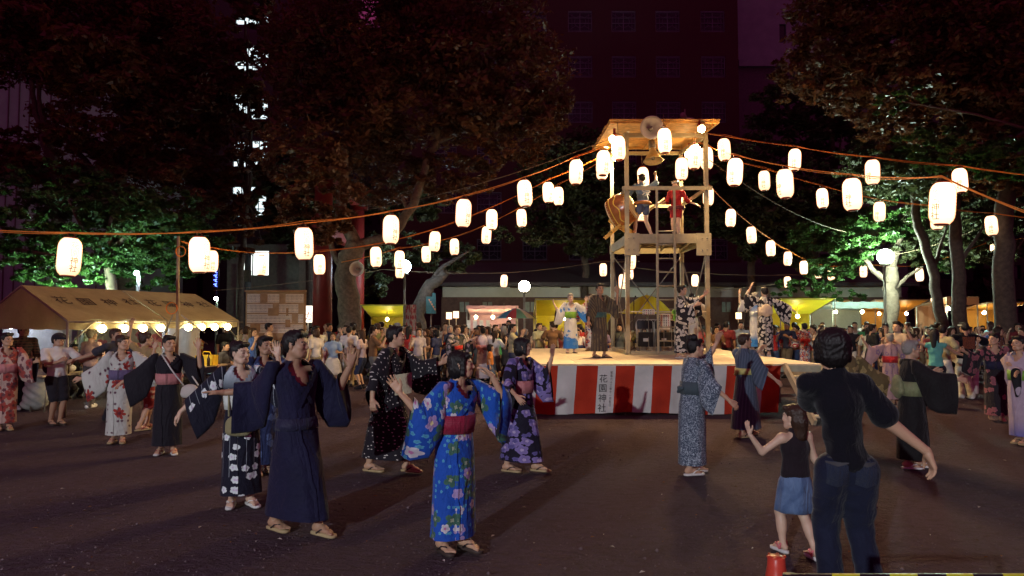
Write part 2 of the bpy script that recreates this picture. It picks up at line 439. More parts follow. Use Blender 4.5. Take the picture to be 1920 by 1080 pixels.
def body_mesh(P, lod, mats, bare=True, shoes=False, slim=1.0, robed=False):
    H = P.H; g = H / 1.65; m = 1.12 if P.male else 1.0
    if P.child: g = H / 1.45
    ga = g; g = g * slim; lg = .62 if robed else .90
    s = SDF((.015, .024)[lod], .045 * g)
    s.ell(P.hip, (.125 * g * P.wide, .085 * g * P.wide, .10 * g), np.stack([P.l, -P.f, (0, 0, 1)], 1)); s.ell((P.hip + P.chest) / 2, (.11 * g * P.wide, .08 * g * P.wide, .13 * g), np.stack([P.l, -P.f, (0, 0, 1)], 1))
    s.ell(P.chest, (.13 * g * m * P.wide, .090 * g * m, .14 * g), np.stack([P.ls, -P.fs, (0, 0, 1)], 1)).cap(P.sh[0], P.sh[1], (.030 if robed else .048) * g * m)
    s.cap(P.neck, P.headc - np.array((0, 0, .03)), .052 * g * m, .046 * g * m)
    for i in (0, 1):
        s.cap(P.sh[i], P.el[i], (.032 if robed else .046) * g * m, .036 * g * m, k=.03).cap(P.el[i], P.wr[i], .037 * ga * m, .024 * ga * m, k=.015)
    g = ga
    for hj, kn, an in P.legs():
        if robed: kn = kn * 0 + (hj + an) / 2
        s.cap(hj, kn, .078 * g * lg, .052 * g * lg, k=.03).cap(kn, an, .052 * g * (lg + .06), .034 * g, k=.02).cap(kn * .72 + an * .28 - P.f * .014, kn * .5 + an * .5 - P.f * .01, .046 * g * (lg + .06), .042 * g * (lg + .08), k=.03)
    pt = Part(); V, F = s.mesh(); pt.add(V, F, 0)
    hv, hf, hm = head(P.male, lod); R = rz(P.hphi) @ rx(P.nod)
    pt.add((hv * P.hs) @ R.T + P.headc, hf, hm)
    for i in (0, 1):
        v, f = hand(P.hp[i], lod); v = v * (H / 1.66) * (1.02 if P.male else .94)
        if i == 0: v = v * np.array((1, -1, 1)); f = f[:, ::-1]
        pn = P.palm[i] if P.palm[i] is not None else (P.l * (-1 if i == 0 else 1) + np.array((0, 0, -.3)))
        Rm = rot_frame(P.fd[i], -np.array(pn, float)); pt.add(v @ Rm.T + P.wr[i] + P.fd[i] * .012, f, 0)
    if not shoes:
        for i in (0, 1):
            v, f = foot(lod); v = v * (H / 1.66) * .98
            if i == 1: v = v * np.array((-1, 1, 1)); f = f[:, ::-1]
            pt.add(v @ rz(P.ftoe[i]).T + P.fpos[i] + np.array((0, 0, .022)), f, 0)
    return pt.mesh('body', mats)

def hair_mesh(P, style, lod, mats):
    s = SDF((.0085, .015)[lod], .02)
    m = P.male
    s.ell((0, .026, .042), (.081, .096, .084))
    if style == 'short':
        s.cap((-.045, -.045, .092), (.045, -.05, .09), .026).ell((0, .05, -.0), (.074, .068, .075)).cap((-.072, -.005, .03), (-.072, 0, .0), .010).cap((.072, -.005, .03), (.072, 0, .0), .010)
    elif style == 'bushy':
        s.ell((0, .028, .050), (.096, .108, .090)).cap((-.05, -.04, .10), (.05, -.045, .10), .032).ell((0, .055, -.02), (.088, .075, .090)).cap((-.082, .01, .03), (-.080, .02, -.05), .026).cap((.082, .01, .03), (.080, .02, -.05), .026)
    elif style == 'bob':
        s.cap((-.045, -.06, .078), (.045, -.06, .078), .024).ell((0, .045, -.03), (.084, .075, .10))
        for x in (-1, 1): s.cap((x * .070, -.02, .05), (x * .077, -.015, -.075), .024, .022)
    elif style == 'bun':
        s.cap((-.04, -.05, .088), (.045, -.05, .088), .024).ell((0, .05, -.005), (.072, .062, .07)).ell((0, .085, .085), (.050, .045, .045), k=.01)
    elif style == 'twinbun':
        s.cap((-.04, -.05, .088), (.045, -.05, .088), .024).ell((0, .05, -.005), (.072, .062, .07)).ell((-.05, .055, .125), (.045, .045, .045), k=.012).ell((.055, .045, .12), (.042, .045, .045), k=.012)
    elif style == 'long':
        s.cap((-.045, -.05, .086), (.045, -.05, .086), .024).cap((0, .06, .0), (0, .085, -.24), .068, .045)
        for x in (-1, 1): s.cap((x * .070, 0, .05), (x * .068, .02, -.15), .022, .02)
    elif style == 'pony':
        s.cap((-.045, -.05, .086), (.045, -.05, .086), .024).ell((0, .05, -.01), (.072, .062, .07)).cap((0, .10, .02), (0, .125, -.13), .028, .014, k=.01)
    elif style == 'sidetails':
        s.cap((-.045, -.05, .086), (.045, -.05, .086), .024).ell((0, .05, -.03), (.078, .065, .09)).cap((-.085, .03, .035), (-.12, .02, -.09), .022, .012, k=.01).cap((0, .07, -.03), (0, .07, -.16), .07, .055)
    V, F = s.mesh()
    # strands: fine ridges that run from the crown outwards
    a = np.arctan2(V[:, 1] - .02, V[:, 0]); n = V - np.array((0, .02, .02)); n /= np.linalg.norm(n, axis=1)[:, None]
    am = 1.3 if style == 'bushy' else 1.0
    nz = np.sin(V[:, 0] * 190 + V[:, 2] * 90 + 3 * np.sin(V[:, 1] * 40)) * np.sin(V[:, 1] * 130 - V[:, 2] * 60 + 3 * np.sin(V[:, 0] * 50)) + .7 * np.sin(V[:, 2] * 210 + V[:, 0] * 130) * np.sin(V[:, 1] * 240 + 2)
    V = V + n * ((np.sin(a * 23 + V[:, 2] * 60) + np.sin(a * 41 + 2)) * .0014 + nz * .0034 * am)[:, None]
    V = (V * P.hs) @ (rz(P.hphi) @ rx(P.nod)).T + P.headc
    return Part().add(V, F).mesh('hair', mats)

def robe_profile(P, hem=.075, flare=1.0, belly=1.0):
    H = P.H; l, f = P.l, P.f; m = 1.06 if P.male else 1.0
    sp = P.fpos[0] - P.fpos[1]; mid = (P.fpos[0] + P.fpos[1]) / 2
    a0 = (.068 * H + abs(sp @ l) / 2) * flare; b0 = (.066 * H + abs(sp @ f) / 2) * flare
    z0 = hem * H; hz = P.hip[2]
    ctr = lambda z: P.hip + (P.chest - P.hip) * (z - P.hip[2]) / (P.chest[2] - P.hip[2]) if z > hz else mid * (1 - (z / hz)) ** 1.0 + np.array((P.hip[0], P.hip[1], 0)) * (z / hz)
    rows = [(z0, a0, b0, 0), (.20 * H, a0 * .80 + .018 * H, b0 * .80 + .018 * H, 0), (.34 * H, a0 * .45 + .058 * H, b0 * .5 + .045 * H, 0), (hz, .104 * H * m * P.wide, .085 * H * belly, 0),
            (hz + .07 * H, .090 * H * m * P.wide, .077 * H * belly, 0), (hz + .13 * H, .090 * H * m * P.wide, .077 * H * belly, .3), (hz + .20 * H, .100 * H * m * P.wide, .078 * H, .8), (hz + .255 * H, .110 * H * m * P.wide, .072 * H, 1),
            (hz + .292 * H, .104 * H * m * P.wide, .060 * H, 1), (hz + .318 * H, .070 * H * m, .050 * H, 1), (hz + .335 * H, .040 * H, .038 * H, 1)]
    zz = np.array([r[0] for r in rows]); 
    def ring(z, n, grow=0.0, amp=0.0, ph=0.0):
        a = np.interp(z, zz, [r[1] for r in rows]) + grow; b = np.interp(z, zz, [r[2] for r in rows]) + grow; tw = np.interp(z, zz, [r[3] for r in rows])
        c = ctr(z).copy(); c[2] = z
        L = l * (1 - tw) + P.ls * tw; Fv = f * (1 - tw) + P.fs * tw
        th = np.linspace(0, 2 * PI, n, endpoint=False)        # th=0 is straight ahead, pi/2 the person's left
        mod = 1 + amp * (np.sin(th * 5 + ph) * .6 + np.sin(th * 9 + ph * 2.3) * .4)
        return c + np.outer(np.cos(th) * b * mod, Fv) + np.outer(np.sin(th) * a * mod, L), th
    return ring, zz, z0, ctr

def loft(rings, closed=True, cap0=False, cap1=False, skip=None):
    n = len(rings[0]); V = np.concatenate(rings); F = []
    for j in range(len(rings) - 1):
        for k in range(n if closed else n - 1):
            if skip and skip(j, k): continue
            F.append((j * n + k, j * n + (k + 1) % n, (j + 1) * n + (k + 1) % n, (j + 1) * n + k))
    if cap0: F.append(tuple(reversed(range(n))))
    if cap1: F.append(tuple((len(rings) - 1) * n + k for k in range(n)))
    return V, F

def robe_mesh(P, mats, lod=0, hem=.075, sleeve=.26, sleeve_cover=.86, flare=1.0, amp=.05, vdepth=.10, seed=0):
    n = (40, 24)[lod]; ring, zz, z0, ctr = robe_profile(P, hem, flare); H = P.H
    zs = np.concatenate([np.linspace(z0, P.hip[2], (16, 8)[lod], endpoint=False), np.linspace(P.hip[2], zz[-1], (20, 12)[lod])])
    R = []; uv = []
    rr = random.Random(seed); ph = rr.uniform(0, 6)
    for z in zs:
        t = max(0, 1 - (z - z0) / (P.hip[2] - z0)); V, th = ring(z, n, 0, .008 + amp * t ** 1.2, ph + z * 1.5)
        R.append(V); uv += [(((a + PI) % (2 * PI)) * .165, z) for a in th]
    # overlap of the front panel: right side pulled a little forward, a visible vertical edge
    topz = zz[-1]; vz = topz - vdepth * H
    def skip(j, k):
        z = zs[j]; a = 2 * PI * (k + .5) / n; a = (a + PI) % (2 * PI) - PI
        return z > vz and abs(a) < .95 * (z - vz) / (topz - vz) + .02
    pt = Part(); V, F = loft(R, skip=skip, cap0=False); pt.add(V, F, 0, uv)
    Vb, _ = ring(z0 + .02, n, -.012, amp, ph); pt.add(Vb, [tuple(range(n))], 2)         # near-black sheet as shade under the hem
    # edge of the overlapping front panel
    A = []; zz_ = np.linspace(z0 + .004, P.hip[2] + .06 * H, 14)
    for z in zz_:
        t = max(0, 1 - (z - z0) / (P.hip[2] - z0)); rg_, _ = ring(z, 72, .009, .008 + amp * t ** 1.2, ph + z * 1.5); k0 = 72 - 6 + int(round(2.5 * t))
        A += [rg_[k0 % 72], rg_[(k0 + 1) % 72], ring(z, 72, -.004, .008 + amp * t ** 1.2, ph + z * 1.5)[0][(k0 - 1) % 72]]
    F = [(3 * i + a, 3 * i + b, 3 * i + 3 + b, 3 * i + 3 + a) for i in range(len(zz_) - 1) for a, b in ((0, 1), (2, 0))]
    pt.add(np.array(A), F, 0, [(((72 - 6) / 72 * 2 * PI + PI) % (2 * PI) * .165 + .01 * (i % 3), p[2]) for i, p in enumerate(A)])
    # collar bands
    for sg in (1, -1):
        A = []; B = []
        path = [(PI, topz + .010), (PI * .72, topz + .012), (PI * .5, topz + .006)] + [(max(.0, 1.0 * (z - vz) / (topz - vz)) - .06, z) for z in np.linspace(topz - .004, vz, 6)] + [(-PI * .10, vz - .04 * H), (-PI * .19, vz - .075 * H)]
        for q, (a, z) in enumerate(path):
            g = .008 + (.004 if sg > 0 else 0); pa, _ = ring(min(z, topz), 72, g); i = int(round((sg * a) / (2 * PI) * 72)) % 72; p = pa[i].copy(); p[2] = z
            dz = .030 * H / 1.6 if q < 3 else .014; da = 0 if q < 3 else .26 * sg
            pb, _ = ring(min(z - dz, topz), 72, g); ib = int(round((sg * a + da) / (2 * PI) * 72)) % 72; p2 = pb[ib].copy(); p2[2] = z - dz
            A.append(p); B.append(p2)
        V = np.array([x for pr in zip(A, B) for x in pr]); F = [(2 * i, 2 * i + 1, 2 * i + 3, 2 * i + 2) for i in range(len(A) - 1)]
        pt.add(V, F, 1, [(v[0], v[2]) for v in V])
    # sleeves
    for i in (0, 1):
        S, E, W = P.sh[i], P.el[i], P.wr[i]; out = P.ls * (1 if i == 0 else -1)
        up_ = nrm(W - E)[2]; sc_ = sleeve_cover if up_ < .45 else min(sleeve_cover, .42)
        pts = [S - out * .03 + np.array((0, 0, .0)), S + out * .01] + [S * (1 - t) + E * t for t in (.3, .6, .9)] + [E * (1 - t) + W * t for t in np.linspace(.15, sc_, 4)]
        rings = []; nn = (20, 14)[lod]; L = 0; uv = []
        for q, p in enumerate(pts):
            a = nrm(pts[min(q + 1, len(pts) - 1)] - pts[max(q - 1, 0)]); dn = np.array((0, 0, -1.)); h = dn - (.30 + .60 * max(0, -a[2]) ** 2) * (dn @ a) * a + .06 * out
            h = nrm(h); w = nrm(np.cross(a, h)); s_ = q / (len(pts) - 1)
            drop = (.065 + (sleeve * .86 - .065) * min(1, max(0, (s_ - .18) / .35)) ** .8) * H; rt = .047 * H if not P.male else .050 * H
            th = np.linspace(0, 2 * PI, nn, endpoint=False); yy = (1 - np.cos(th)) / 2     # 0 top .. 1 bottom
            sup = np.sign(np.sin(th)) * np.abs(np.sin(th)) ** .6
            wd = (rt * (1 - yy) + .020 * H * yy) * (1 + .12 * math.sin(q * 1.7 + seed)) ; along = -a * (.02 * yy * math.sin(q))[:, None] if False else 0
            sway = .014 * np.sin(yy * 5 + q * 1.1 + seed)
            V = p + np.outer(-rt * .95 + yy * (drop + rt), h) + np.outer(sup * wd + sway, w); rings.append(V)
            L = L + (np.linalg.norm(p - pts[q - 1]) if q else 0); uv += [(L + .9 * i, y * drop * (1 if x >= 0 else -1) + .6) for x, y in zip(np.sin(th), yy)]
        V, F = loft(rings, cap0=True); pt.add(V, F, 0, uv)
        Vi = rings[-1] * .985 + rings[-1].mean(0) * .015; Vi2 = rings[-2] * .9 + rings[-2].mean(0) * .1; V, F = loft([Vi, Vi2], cap1=True); pt.add(V, [tuple(reversed(x)) for x in F], 2)
    return pt.mesh('robe', mats)

def obi_mesh(P, mats, lod=0, lo=.075, hi=.165, grow=.014, bow='flat', flare=1.0):
    ring, zz, z0, ctr = robe_profile(P, .075, flare); H = P.H; n = (36, 20)[lod]; hz = P.hip[2]
    R = []
    for z, g in ((lo, -.01), (lo, grow), ((lo + hi) / 2, grow * 1.35), (hi, grow), (hi, -.01)):
        V, th = ring(hz + z * H, n, g); R.append(V)
    pt = Part(); V, F = loft(R); pt.add(V, F, 0, [(a * .16, v[2]) for v, a in zip(V, list(th) * 5)])
    if bow != 'none':
        c = ctr(hz + (lo + hi) / 2 * H).copy(); c[2] = hz + (lo + hi) / 2 * H; c = c - P.f * (.078 * H + grow + .02)
        s = SDF((.010, .018)[lod], .015); Rm = np.stack([P.l, -P.f, (0, 0, 1)], 1)
        if bow == 'drum': s.ell(c + np.array((0, 0, .02)), (.13, .05, .15), Rm).cap(c - P.l * .1 + np.array((0, 0, -.03)), c + P.l * .1 + np.array((0, 0, -.03)), .045)
        elif bow == 'flat':
            s.ell(c, (.045, .045, .05), Rm).ell(c - P.l * .09 + np.array((0, 0, .02)), (.085, .035, .055), Rm).ell(c + P.l * .09 + np.array((0, 0, .02)), (.085, .035, .055), Rm)
            s.cap(c, c + P.l * .06 - np.array((0, 0, .16)), .03, .028).cap(c, c - P.l * .05 - np.array((0, 0, .14)), .03, .028)
        else: s.ell(c, (.06, .03, .03), Rm).cap(c, c + P.l * .05 - np.array((0, 0, .05)), .02)
        V, F = s.mesh(); pt.add(V, F, 0, V[:, [0, 2]])
    return pt.mesh('obi', mats)

def sandal_meshes(P, mats, geta=False):
    out = []
    for i in (0, 1):
        pt = Part(); k = P.H / 1.66; sg = 1 if i == 0 else -1
        ol = [(.034, .06), (.040, .0), (.038, -.06), (.044, -.12), (.040, -.165), (.020, -.190), (-.012, -.192), (-.036, -.170), (-.042, -.12), (-.036, -.06), (-.038, .0), (-.032, .06), (-.012, .078), (.014, .078)]
        lo = np.array([(x * sg, y, 0) for x, y in ol]) * k; hi = lo + np.array((0, 0, .020))
        V, F = loft([lo, hi], cap0=True, cap1=True); pt.add(V, F, 0)
        for sx in (-1, 1):
            pth = [np.array((-.012 * sg, -.135, .024)), np.array((sx * .018, -.10, .056)), np.array((sx * .036, -.06, .054)), np.array((sx * .042, -.015, .022))]
            mb = MB().tube([Vector(p * np.array((k, k, 1))) for p in pth], .007, 6); pt.add(np.array([tuple(v) for v in mb.v]), mb.f, 1)
        if geta:
            for y in (-.1, .02): 
                mb = MB().box((0, y * k, -.0), (.07, .02, .03)); pt.add(np.array([tuple(v) for v in mb.v]), mb.f, 0)
        pt.V = [v @ rz(P.ftoe[i]).T + P.fpos[i] + np.array((0, 0, .004)) for v in pt.V]
        out.append(pt.mesh('sandal', mats))
    return out

def shoe_meshes(P, mats):
    out = []
    for i in (0, 1):
        s = SDF(.011, .02); k = P.H / 1.66
        s.cap((0, .035, .045), (0, -.06, .045), .043, .042).cap((0, -.06, .04), (0, -.165, .03), .043, .030).cap((0, .0, .10), (0, .01, .05), .042, .042)
        V, F = s.mesh(); V[:, 2] = np.maximum(V[:, 2], .004); V = (V * k) @ rz(P.ftoe[i]).T + P.fpos[i]; out.append(Part().add(V, F).mesh('shoe', mats))
    return out

def shirt_mesh(P, mats, lod=0, sleeve=.6, long=0.0, loose=1.0, seed=0, strap=False):
    H = P.H; g = H / 1.65; m = 1.14 if P.male else 1.0
    if P.child: g = H / 1.42
    s = SDF((.013, .020)[lod], .05 * g); B = np.stack([P.l, -P.f, (0, 0, 1)], 1); Bs = np.stack([P.ls, -P.fs, (0, 0, 1)], 1)
    lw = P.hip + np.array((0, 0, .01 * H - long * H))
    s.ell(lw + np.array((0, 0, .03 * H)), (.145 * g * loose * P.wide, .112 * g * loose, .09 * g), B).ell((P.hip + P.chest) / 2, (.135 * g * loose * P.wide, .105 * g * loose, .15 * g), B)
    s.ell(P.chest, (.148 * g * m * loose * P.wide, .108 * g * m * loose, .135 * g), Bs)
    if not strap:
        s.cap(P.sh[0], P.sh[1], .046 * g * m, k=.05).cap(P.neck - np.array((0, 0, .01 * H)), P.sh[0], .040 * g, .042 * g * m, k=.04).cap(P.neck - np.array((0, 0, .01 * H)), P.sh[1], .040 * g, .042 * g * m, k=.04)
        for i in (0, 1):
            if sleeve > 0:
                t = min(sleeve, 1); e = P.sh[i] * (1 - t) + P.el[i] * t; s.cap(P.sh[i], e, .050 * g * m, (.062 if sleeve > 1 else .066 + .10 * max(0, loose - 1)) * g * m, k=.03)
                if sleeve > 1: t = sleeve - 1; s.cap(P.el[i], P.el[i] * (1 - t) + P.wr[i] * t, .052 * g * m, .042 * g, k=.02)
    s.cap(P.neck + np.array((0, 0, -.02)), P.neck + np.array((0, 0, .012)), .058 * g * m, k=.03)
    V, F = s.mesh(); rr = random.Random(seed); p1, p2 = rr.uniform(0, 6), rr.uniform(0, 6)
    d = V - (P.chest + P.hip) / 2; r = np.hypot(d[:, 0], d[:, 1]) + 1e-6; a = np.arctan2(d[:, 1], d[:, 0]); tt = np.clip((P.chest[2] + .08 - V[:, 2]) / .35, 0, 1)
    w = (np.sin(a * 6 + p1 + V[:, 2] * 9) * .6 + np.sin(a * 3 - V[:, 2] * 22 + p2)) * .0055 * tt * (0.5 if strap else 1)
    V[:, 0] += d[:, 0] / r * w; V[:, 1] += d[:, 1] / r * w
    # flatten the hem and open the neck
    hem = P.hip[2] - .045 * H - long * H; V[:, 2] = np.maximum(V[:, 2], hem)
    return Part().add(V, F, 0, V[:, [0, 2]]).mesh('shirt', mats)

def trouser_mesh(P, mats, lod=0, length=1.0, width=1.0, seed=0):
    H = P.H; g = H / 1.65 if not P.child else H / 1.42; s = SDF((.013, .020)[lod], .04 * g); B = np.stack([P.l, -P.f, (0, 0, 1)], 1)
    s.ell(P.hip + np.array((0, 0, .02 * H)), (.134 * g * P.wide, .100 * g, .085 * g), B)
    for hj, kn, an in P.legs():
        t = min(1, length * 2); k1 = hj * (1 - t) + kn * t; s.cap(hj, k1, .090 * g * width, (.090 + (.064 - .090) * t) * g * width + .006, k=.03)
        if length > .5:
            t = (length - .5) * 2; a1 = kn * (1 - t) + an * t; s.cap(kn, a1, .064 * g * width, (.056 if width < 1.1 else .064) * g * width, k=.02)
            if t > .9: s.cap(a1, a1 - np.array((0, 0, .03)), .058 * g * width, .060 * g * width, k=.01)
    V, F = s.mesh(); zz = V[:, 2]; V[:, :2] += np.stack([np.sin(zz * 55 + seed), np.cos(zz * 47 + seed)], 1) * .0028 * np.clip((P.hip[2] - zz) / .3, 0, 1)[:, None]
    if length >= .95: V[:, 2] = np.maximum(V[:, 2], .02)
    return Part().add(V, F, 0, V[:, [0, 2]]).mesh('trousers', mats)

def skirt_mesh(P, mats, lod=0, end=.28, flare=.10, seed=0):
    H = P.H; n = 32; R = []; uv = []; c0 = P.hip
    for t in np.linspace(0, 1, 9):
        z = P.hip[2] + .06 * H - t * (P.hip[2] + .06 * H - end * H); th = np.linspace(0, 2 * PI, n, endpoint=False)
        a = (.083 * H * P.wide + (flare * H) * t ** .8 * .55 + .02 * H * min(1, t * 4)); b = a * .86; mod = 1 + .05 * t * np.sin(th * 7 + seed)
        c = np.array((c0[0], c0[1], 0)) * (1 - t * .3); c[2] = z
        R.append(c + np.outer(np.cos(th) * b * mod, P.f) + np.outer(np.sin(th) * a * mod, P.l)); uv += [(x * .16, z) for x in th]
    V, F = loft(R, cap0=True, cap1=True); return Part().add(V, F, 0, uv).mesh('skirt', mats)
# ------------------------------------------------------------------ cloth and skin materials
def skin_mat(name, col):
    t = NT(name); o = t.obj(); c = t.mix(t.ramp(t.noise(o, 9, 3), .3, .7), tuple(x * .86 for x in col), col)
    t.bsdf(c, .5, .35, **{'Subsurface Weight': .08, 'Subsurface Radius': (.02, .008, .005)}); return t.m
SKIN = skin_mat('skin', (.52, .31, .20)); SKIN2 = skin_mat('tanned_skin', (.40, .23, .145)); SKIN3 = skin_mat('pale_skin', (.60, .40, .29))
BROW = mat('brow_and_eye', (.018, .012, .010), .35, var=.1, bump=0); LIP = mat('lip', (.30, .09, .08), .4, var=.1, bump=0)
def hair_mat(name, col, rough=.42):
    t = NT(name); o = t.obj(); w = t.n('ShaderNodeTexWave', {'Vector': o}, wave_type='BANDS', bands_direction='X'); w.inputs['Scale'].default_value = 60; w.inputs['Distortion'].default_value = 6
    t.bsdf(t.mix(w.outputs[0], tuple(x * .6 for x in col), col), rough, .4, bump=w.outputs[0], bstr=.4, bdist=.003); return t.m
HAIR = hair_mat('black_hair', (.009, .007, .007), .5); HAIRB = hair_mat('brown_hair', (.045, .022, .013)); HAIRG = hair_mat('grey_hair', (.30, .28, .25), .6)
INNER = mat('robe_inner_shade', (.02, .018, .022), .9, var=.1, bump=0)  # near-black, painted as the shade inside robe hems and sleeve mouths

def weave(t, uv): return t.noise(uv, 260, 2)
def flowers(t, uv, scale, petals, r, keep=0.0, sharp=.28, seed=0.0):
    off = t.n('ShaderNodeVectorMath', operation='ADD'); t.set(off.inputs[0], uv); off.inputs[1].default_value = (seed, seed * 1.7, 0)
    v = t.n('ShaderNodeTexVoronoi', voronoi_dimensions='2D', feature='F1'); v.inputs['Scale'].default_value = scale; v.inputs['Randomness'].default_value = .85; t.set(v.inputs['Vector'], off.outputs[0])
    df = t.n('ShaderNodeVectorMath', operation='SUBTRACT'); t.set(df.inputs[0], off.outputs[0]); t.set(df.inputs[1], v.outputs['Position'])
    x, y, _ = t.xyz(df.outputs[0]); cr = t.xyz(v.outputs['Color'])
    ang = t.math('ARCTAN2', y, x); ang = t.math('ADD', ang, t.math('MULTIPLY', cr[0], 6.28))
    d = t.math('MULTIPLY', t.math('SQRT', t.math('ADD', t.math('MULTIPLY', x, x), t.math('MULTIPLY', y, y))), scale)
    wig = t.math('MULTIPLY_ADD', t.math('ABSOLUTE', t.math('COSINE', t.math('MULTIPLY', ang, petals / 2))), sharp, 1 - sharp)
    q = t.math('DIVIDE', d, t.math('MULTIPLY', wig, r))
    k = t.math('GREATER_THAN', cr[1], keep)
    return t.math('MULTIPLY', t.math('LESS_THAN', q, 1.0), k), t.math('MULTIPLY', t.math('LESS_THAN', q, .30), k), q, cr
def fabric(name, base, layers=(), rough=.75, extra=None):
    "layers: (scale, petals, radius, keep, colour, centre colour, sharp, seed)"
    if name in MATS: return MATS[name]
    t = NT(name); uv = t.uv(); c = t.mix(t.ramp(t.noise(uv, 7, 3), .3, .7), tuple(x * .84 for x in base), base)
    if extra: c = extra(t, uv, c)
    for sc_, pe, r, kp, col, cc, sh, sd in layers:
        m, mc, q, cr = flowers(t, uv, sc_, pe, r, kp, sh, sd)
        tint = t.mix(t.ramp(q, .2, 1), tuple(min(1, x * .75) for x in col), col)
        c = t.mix(m, c, tint)
        if cc: c = t.mix(mc, c, cc)
    st = t.n('ShaderNodeVectorMath', {0: uv, 1: (1, .28, 1)}, operation='MULTIPLY').outputs[0]
    h = t.math('MULTIPLY_ADD', t.noise(st, 11, 3, .55, .9), 1.0, t.math('MULTIPLY', t.noise(uv, 13, 4, .6, 1.2), .55))
    t.bsdf(c, rough, .2, bump=h, bstr=.9, bdist=.028, **{'Sheen Weight': .1}); MATS[name] = t.m; return t.m
def stripes(freq, col, duty=.5, axis=0, dist=.0):
    def fn(t, uv, c):
        s = t.xyz(uv)[axis]
        if dist: s = t.math('MULTIPLY_ADD', t.noise(uv, 9, 2), dist, s)
        f = t.math('FRACT', t.math('MULTIPLY', s, freq)); return t.mix(t.math('LESS_THAN', f, duty), c, col)
    return fn
def grad(z0, z1, col, axis=1):
    def fn(t, uv, c): return t.mix(t.ramp(t.xyz(uv)[axis], z0, z1), c, col)
    return fn
def blotch(scale, lo, hi, col, dist=1.0):
    def fn(t, uv, c): return t.mix(t.ramp(t.noise(uv, scale, 4, .6, dist), lo, hi), c, col)
    return fn
def chain(*fs):
    def fn(t, uv, c):
        for f in fs: c = f(t, uv, c)
        return c
    return fn
F_ = fabric
FAB = {}
FAB['blue_floral'] = F_('blue floral cotton', (.012, .075, .42), [
    (26, 5, .36, .66, (.08, .32, .52), None, .35, 3.1), (7.4, 4, .44, .42, (.05, .13, .10), (.26, .30, .22), .50, 1.3), (7.4, 5, .34, .52, (.36, .26, .50), (.55, .48, .25), .30, .0), (7.4, 5, .27, .66, (.55, .52, .58), (.40, .14, .30), .30, 7.0)])
FAB['navy'] = F_('navy cotton', (.007, .007, .030), [], extra=blotch(3, .4, .8, (.010, .009, .040)))
def calla(t, uv, c):
    x, y, _ = t.xyz(uv); up = t.ramp(y, .88, 1.30); c = t.mix(up, (.008, .008, .020), (.010, .012, .032))
    c = t.mix(t.math('MULTIPLY', t.ramp(y, 1.12, 1.32), 1.0), c, (.42, .50, .56))
    lowm = t.math('LESS_THAN', y, .72)
    m, mc, q, cr = flowers(t, uv, 10.0, 5, .36, .55, .25, .4); c = t.mix(t.math('MULTIPLY', m, lowm), c, (.62, .66, .68)); c = t.mix(t.math('MULTIPLY', mc, lowm), c, (.55, .45, .60))
    st = t.math('LESS_THAN', t.math('FRACT', t.math('MULTIPLY', x, 13)), .06); st = t.math('MULTIPLY', st, t.math('MULTIPLY', lowm, t.math('GREATER_THAN', y, .30))); return t.mix(st, c, (.25, .28, .32))
FAB['calla'] = F_('black cotton shading to pale blue with white lilies', (.01, .01, .02), [], extra=calla)
FAB['black'] = F_('black cotton', (.012, .010, .016), [])
FAB['white_leaf'] = F_('white cotton with red maple leaves', (.52, .52, .48), [(12, 7, .26, .70, (.10, .03, .06), None, .6, 2.2), (4.8, 7, .46, .62, (.36, .045, .035), (.12, .02, .03), .55, .3)])
FAB['dots'] = F_('black cotton with white dots', (.012, .010, .015), [(24, 2, .17, .25, (.60, .56, .52), None, .3, 0.)])
FAB['lavender'] = F_('black cotton with lavender flowers', (.010, .008, .022), [(9, 5, .55, .42, (.22, .17, .42), (.40, .32, .52), .3, .6), (14, 5, .4, .55, (.12, .10, .30), None, .3, 4.)])
FAB['swirl'] = F_('slate cotton with pale swirls', (.055, .075, .115), [], extra=blotch(26, .50, .58, (.36, .42, .48), 3.0))
FAB['denimblue'] = F_('faded blue cotton', (.060, .082, .125), [], extra=stripes(22, (.085, .11, .16), .4))
FAB['waves'] = F_('black cotton with pale wave crests', (.012, .012, .018), [(13, 2, .52, .12, (.55, .53, .48), None, .45, .0)])
FAB['stripe_brown'] = F_('brown striped cotton', (.13, .105, .065), [], extra=chain(stripes(16, (.045, .035, .030), .45, 0, .02), blotch(5, .45, .6, (.05, .04, .035), 1)))
def bluewhite(t, uv, c):
    x, y, _ = t.xyz(uv); z = t.math('MULTIPLY_ADD', x, .25, y); z = t.math('MULTIPLY_ADD', t.noise(uv, 9, 3), .10, z)
    return t.mix(t.math('GREATER_THAN', z, .56), (.03, .17, .52), c)
FAB['bluewhite'] = F_('white cotton over a blue wave hem', (.66, .66, .62), [(9, 5, .4, .72, (.10, .25, .58), None, .5, .5)], extra=bluewhite)
FAB['pinkleaf'] = F_('pale pink cotton with faded flowers', (.52, .34, .32), [(8, 5, .42, .45, (.32, .20, .30), (.55, .42, .3), .3, .0)])
FAB['redfloral'] = F_('cream cotton with red flowers', (.48, .33, .28), [(6, 5, .52, .25, (.34, .06, .05), (.12, .03, .03), .35, .0), (11, 5, .35, .5, (.16, .06, .07), None, .3, 2.)])
FAB['brownleaf'] = F_('brown leafy cotton', (.12, .085, .035), [(11, 3, .5, .3, (.30, .22, .09), None, .5, .0)])
FAB['lilacfade'] = F_('lilac cotton fading to blue', (.46, .36, .44), [], extra=grad(.35, .05, (.06, .08, .36)))
FAB['whiteblue'] = F_('white cotton with red and blue petals', (.66, .62, .58), [(9, 5, .5, .2, (.50, .06, .06), (.8, .7, .5), .3, .0), (15, 5, .35, .5, (.10, .13, .34), None, .3, 2.)])
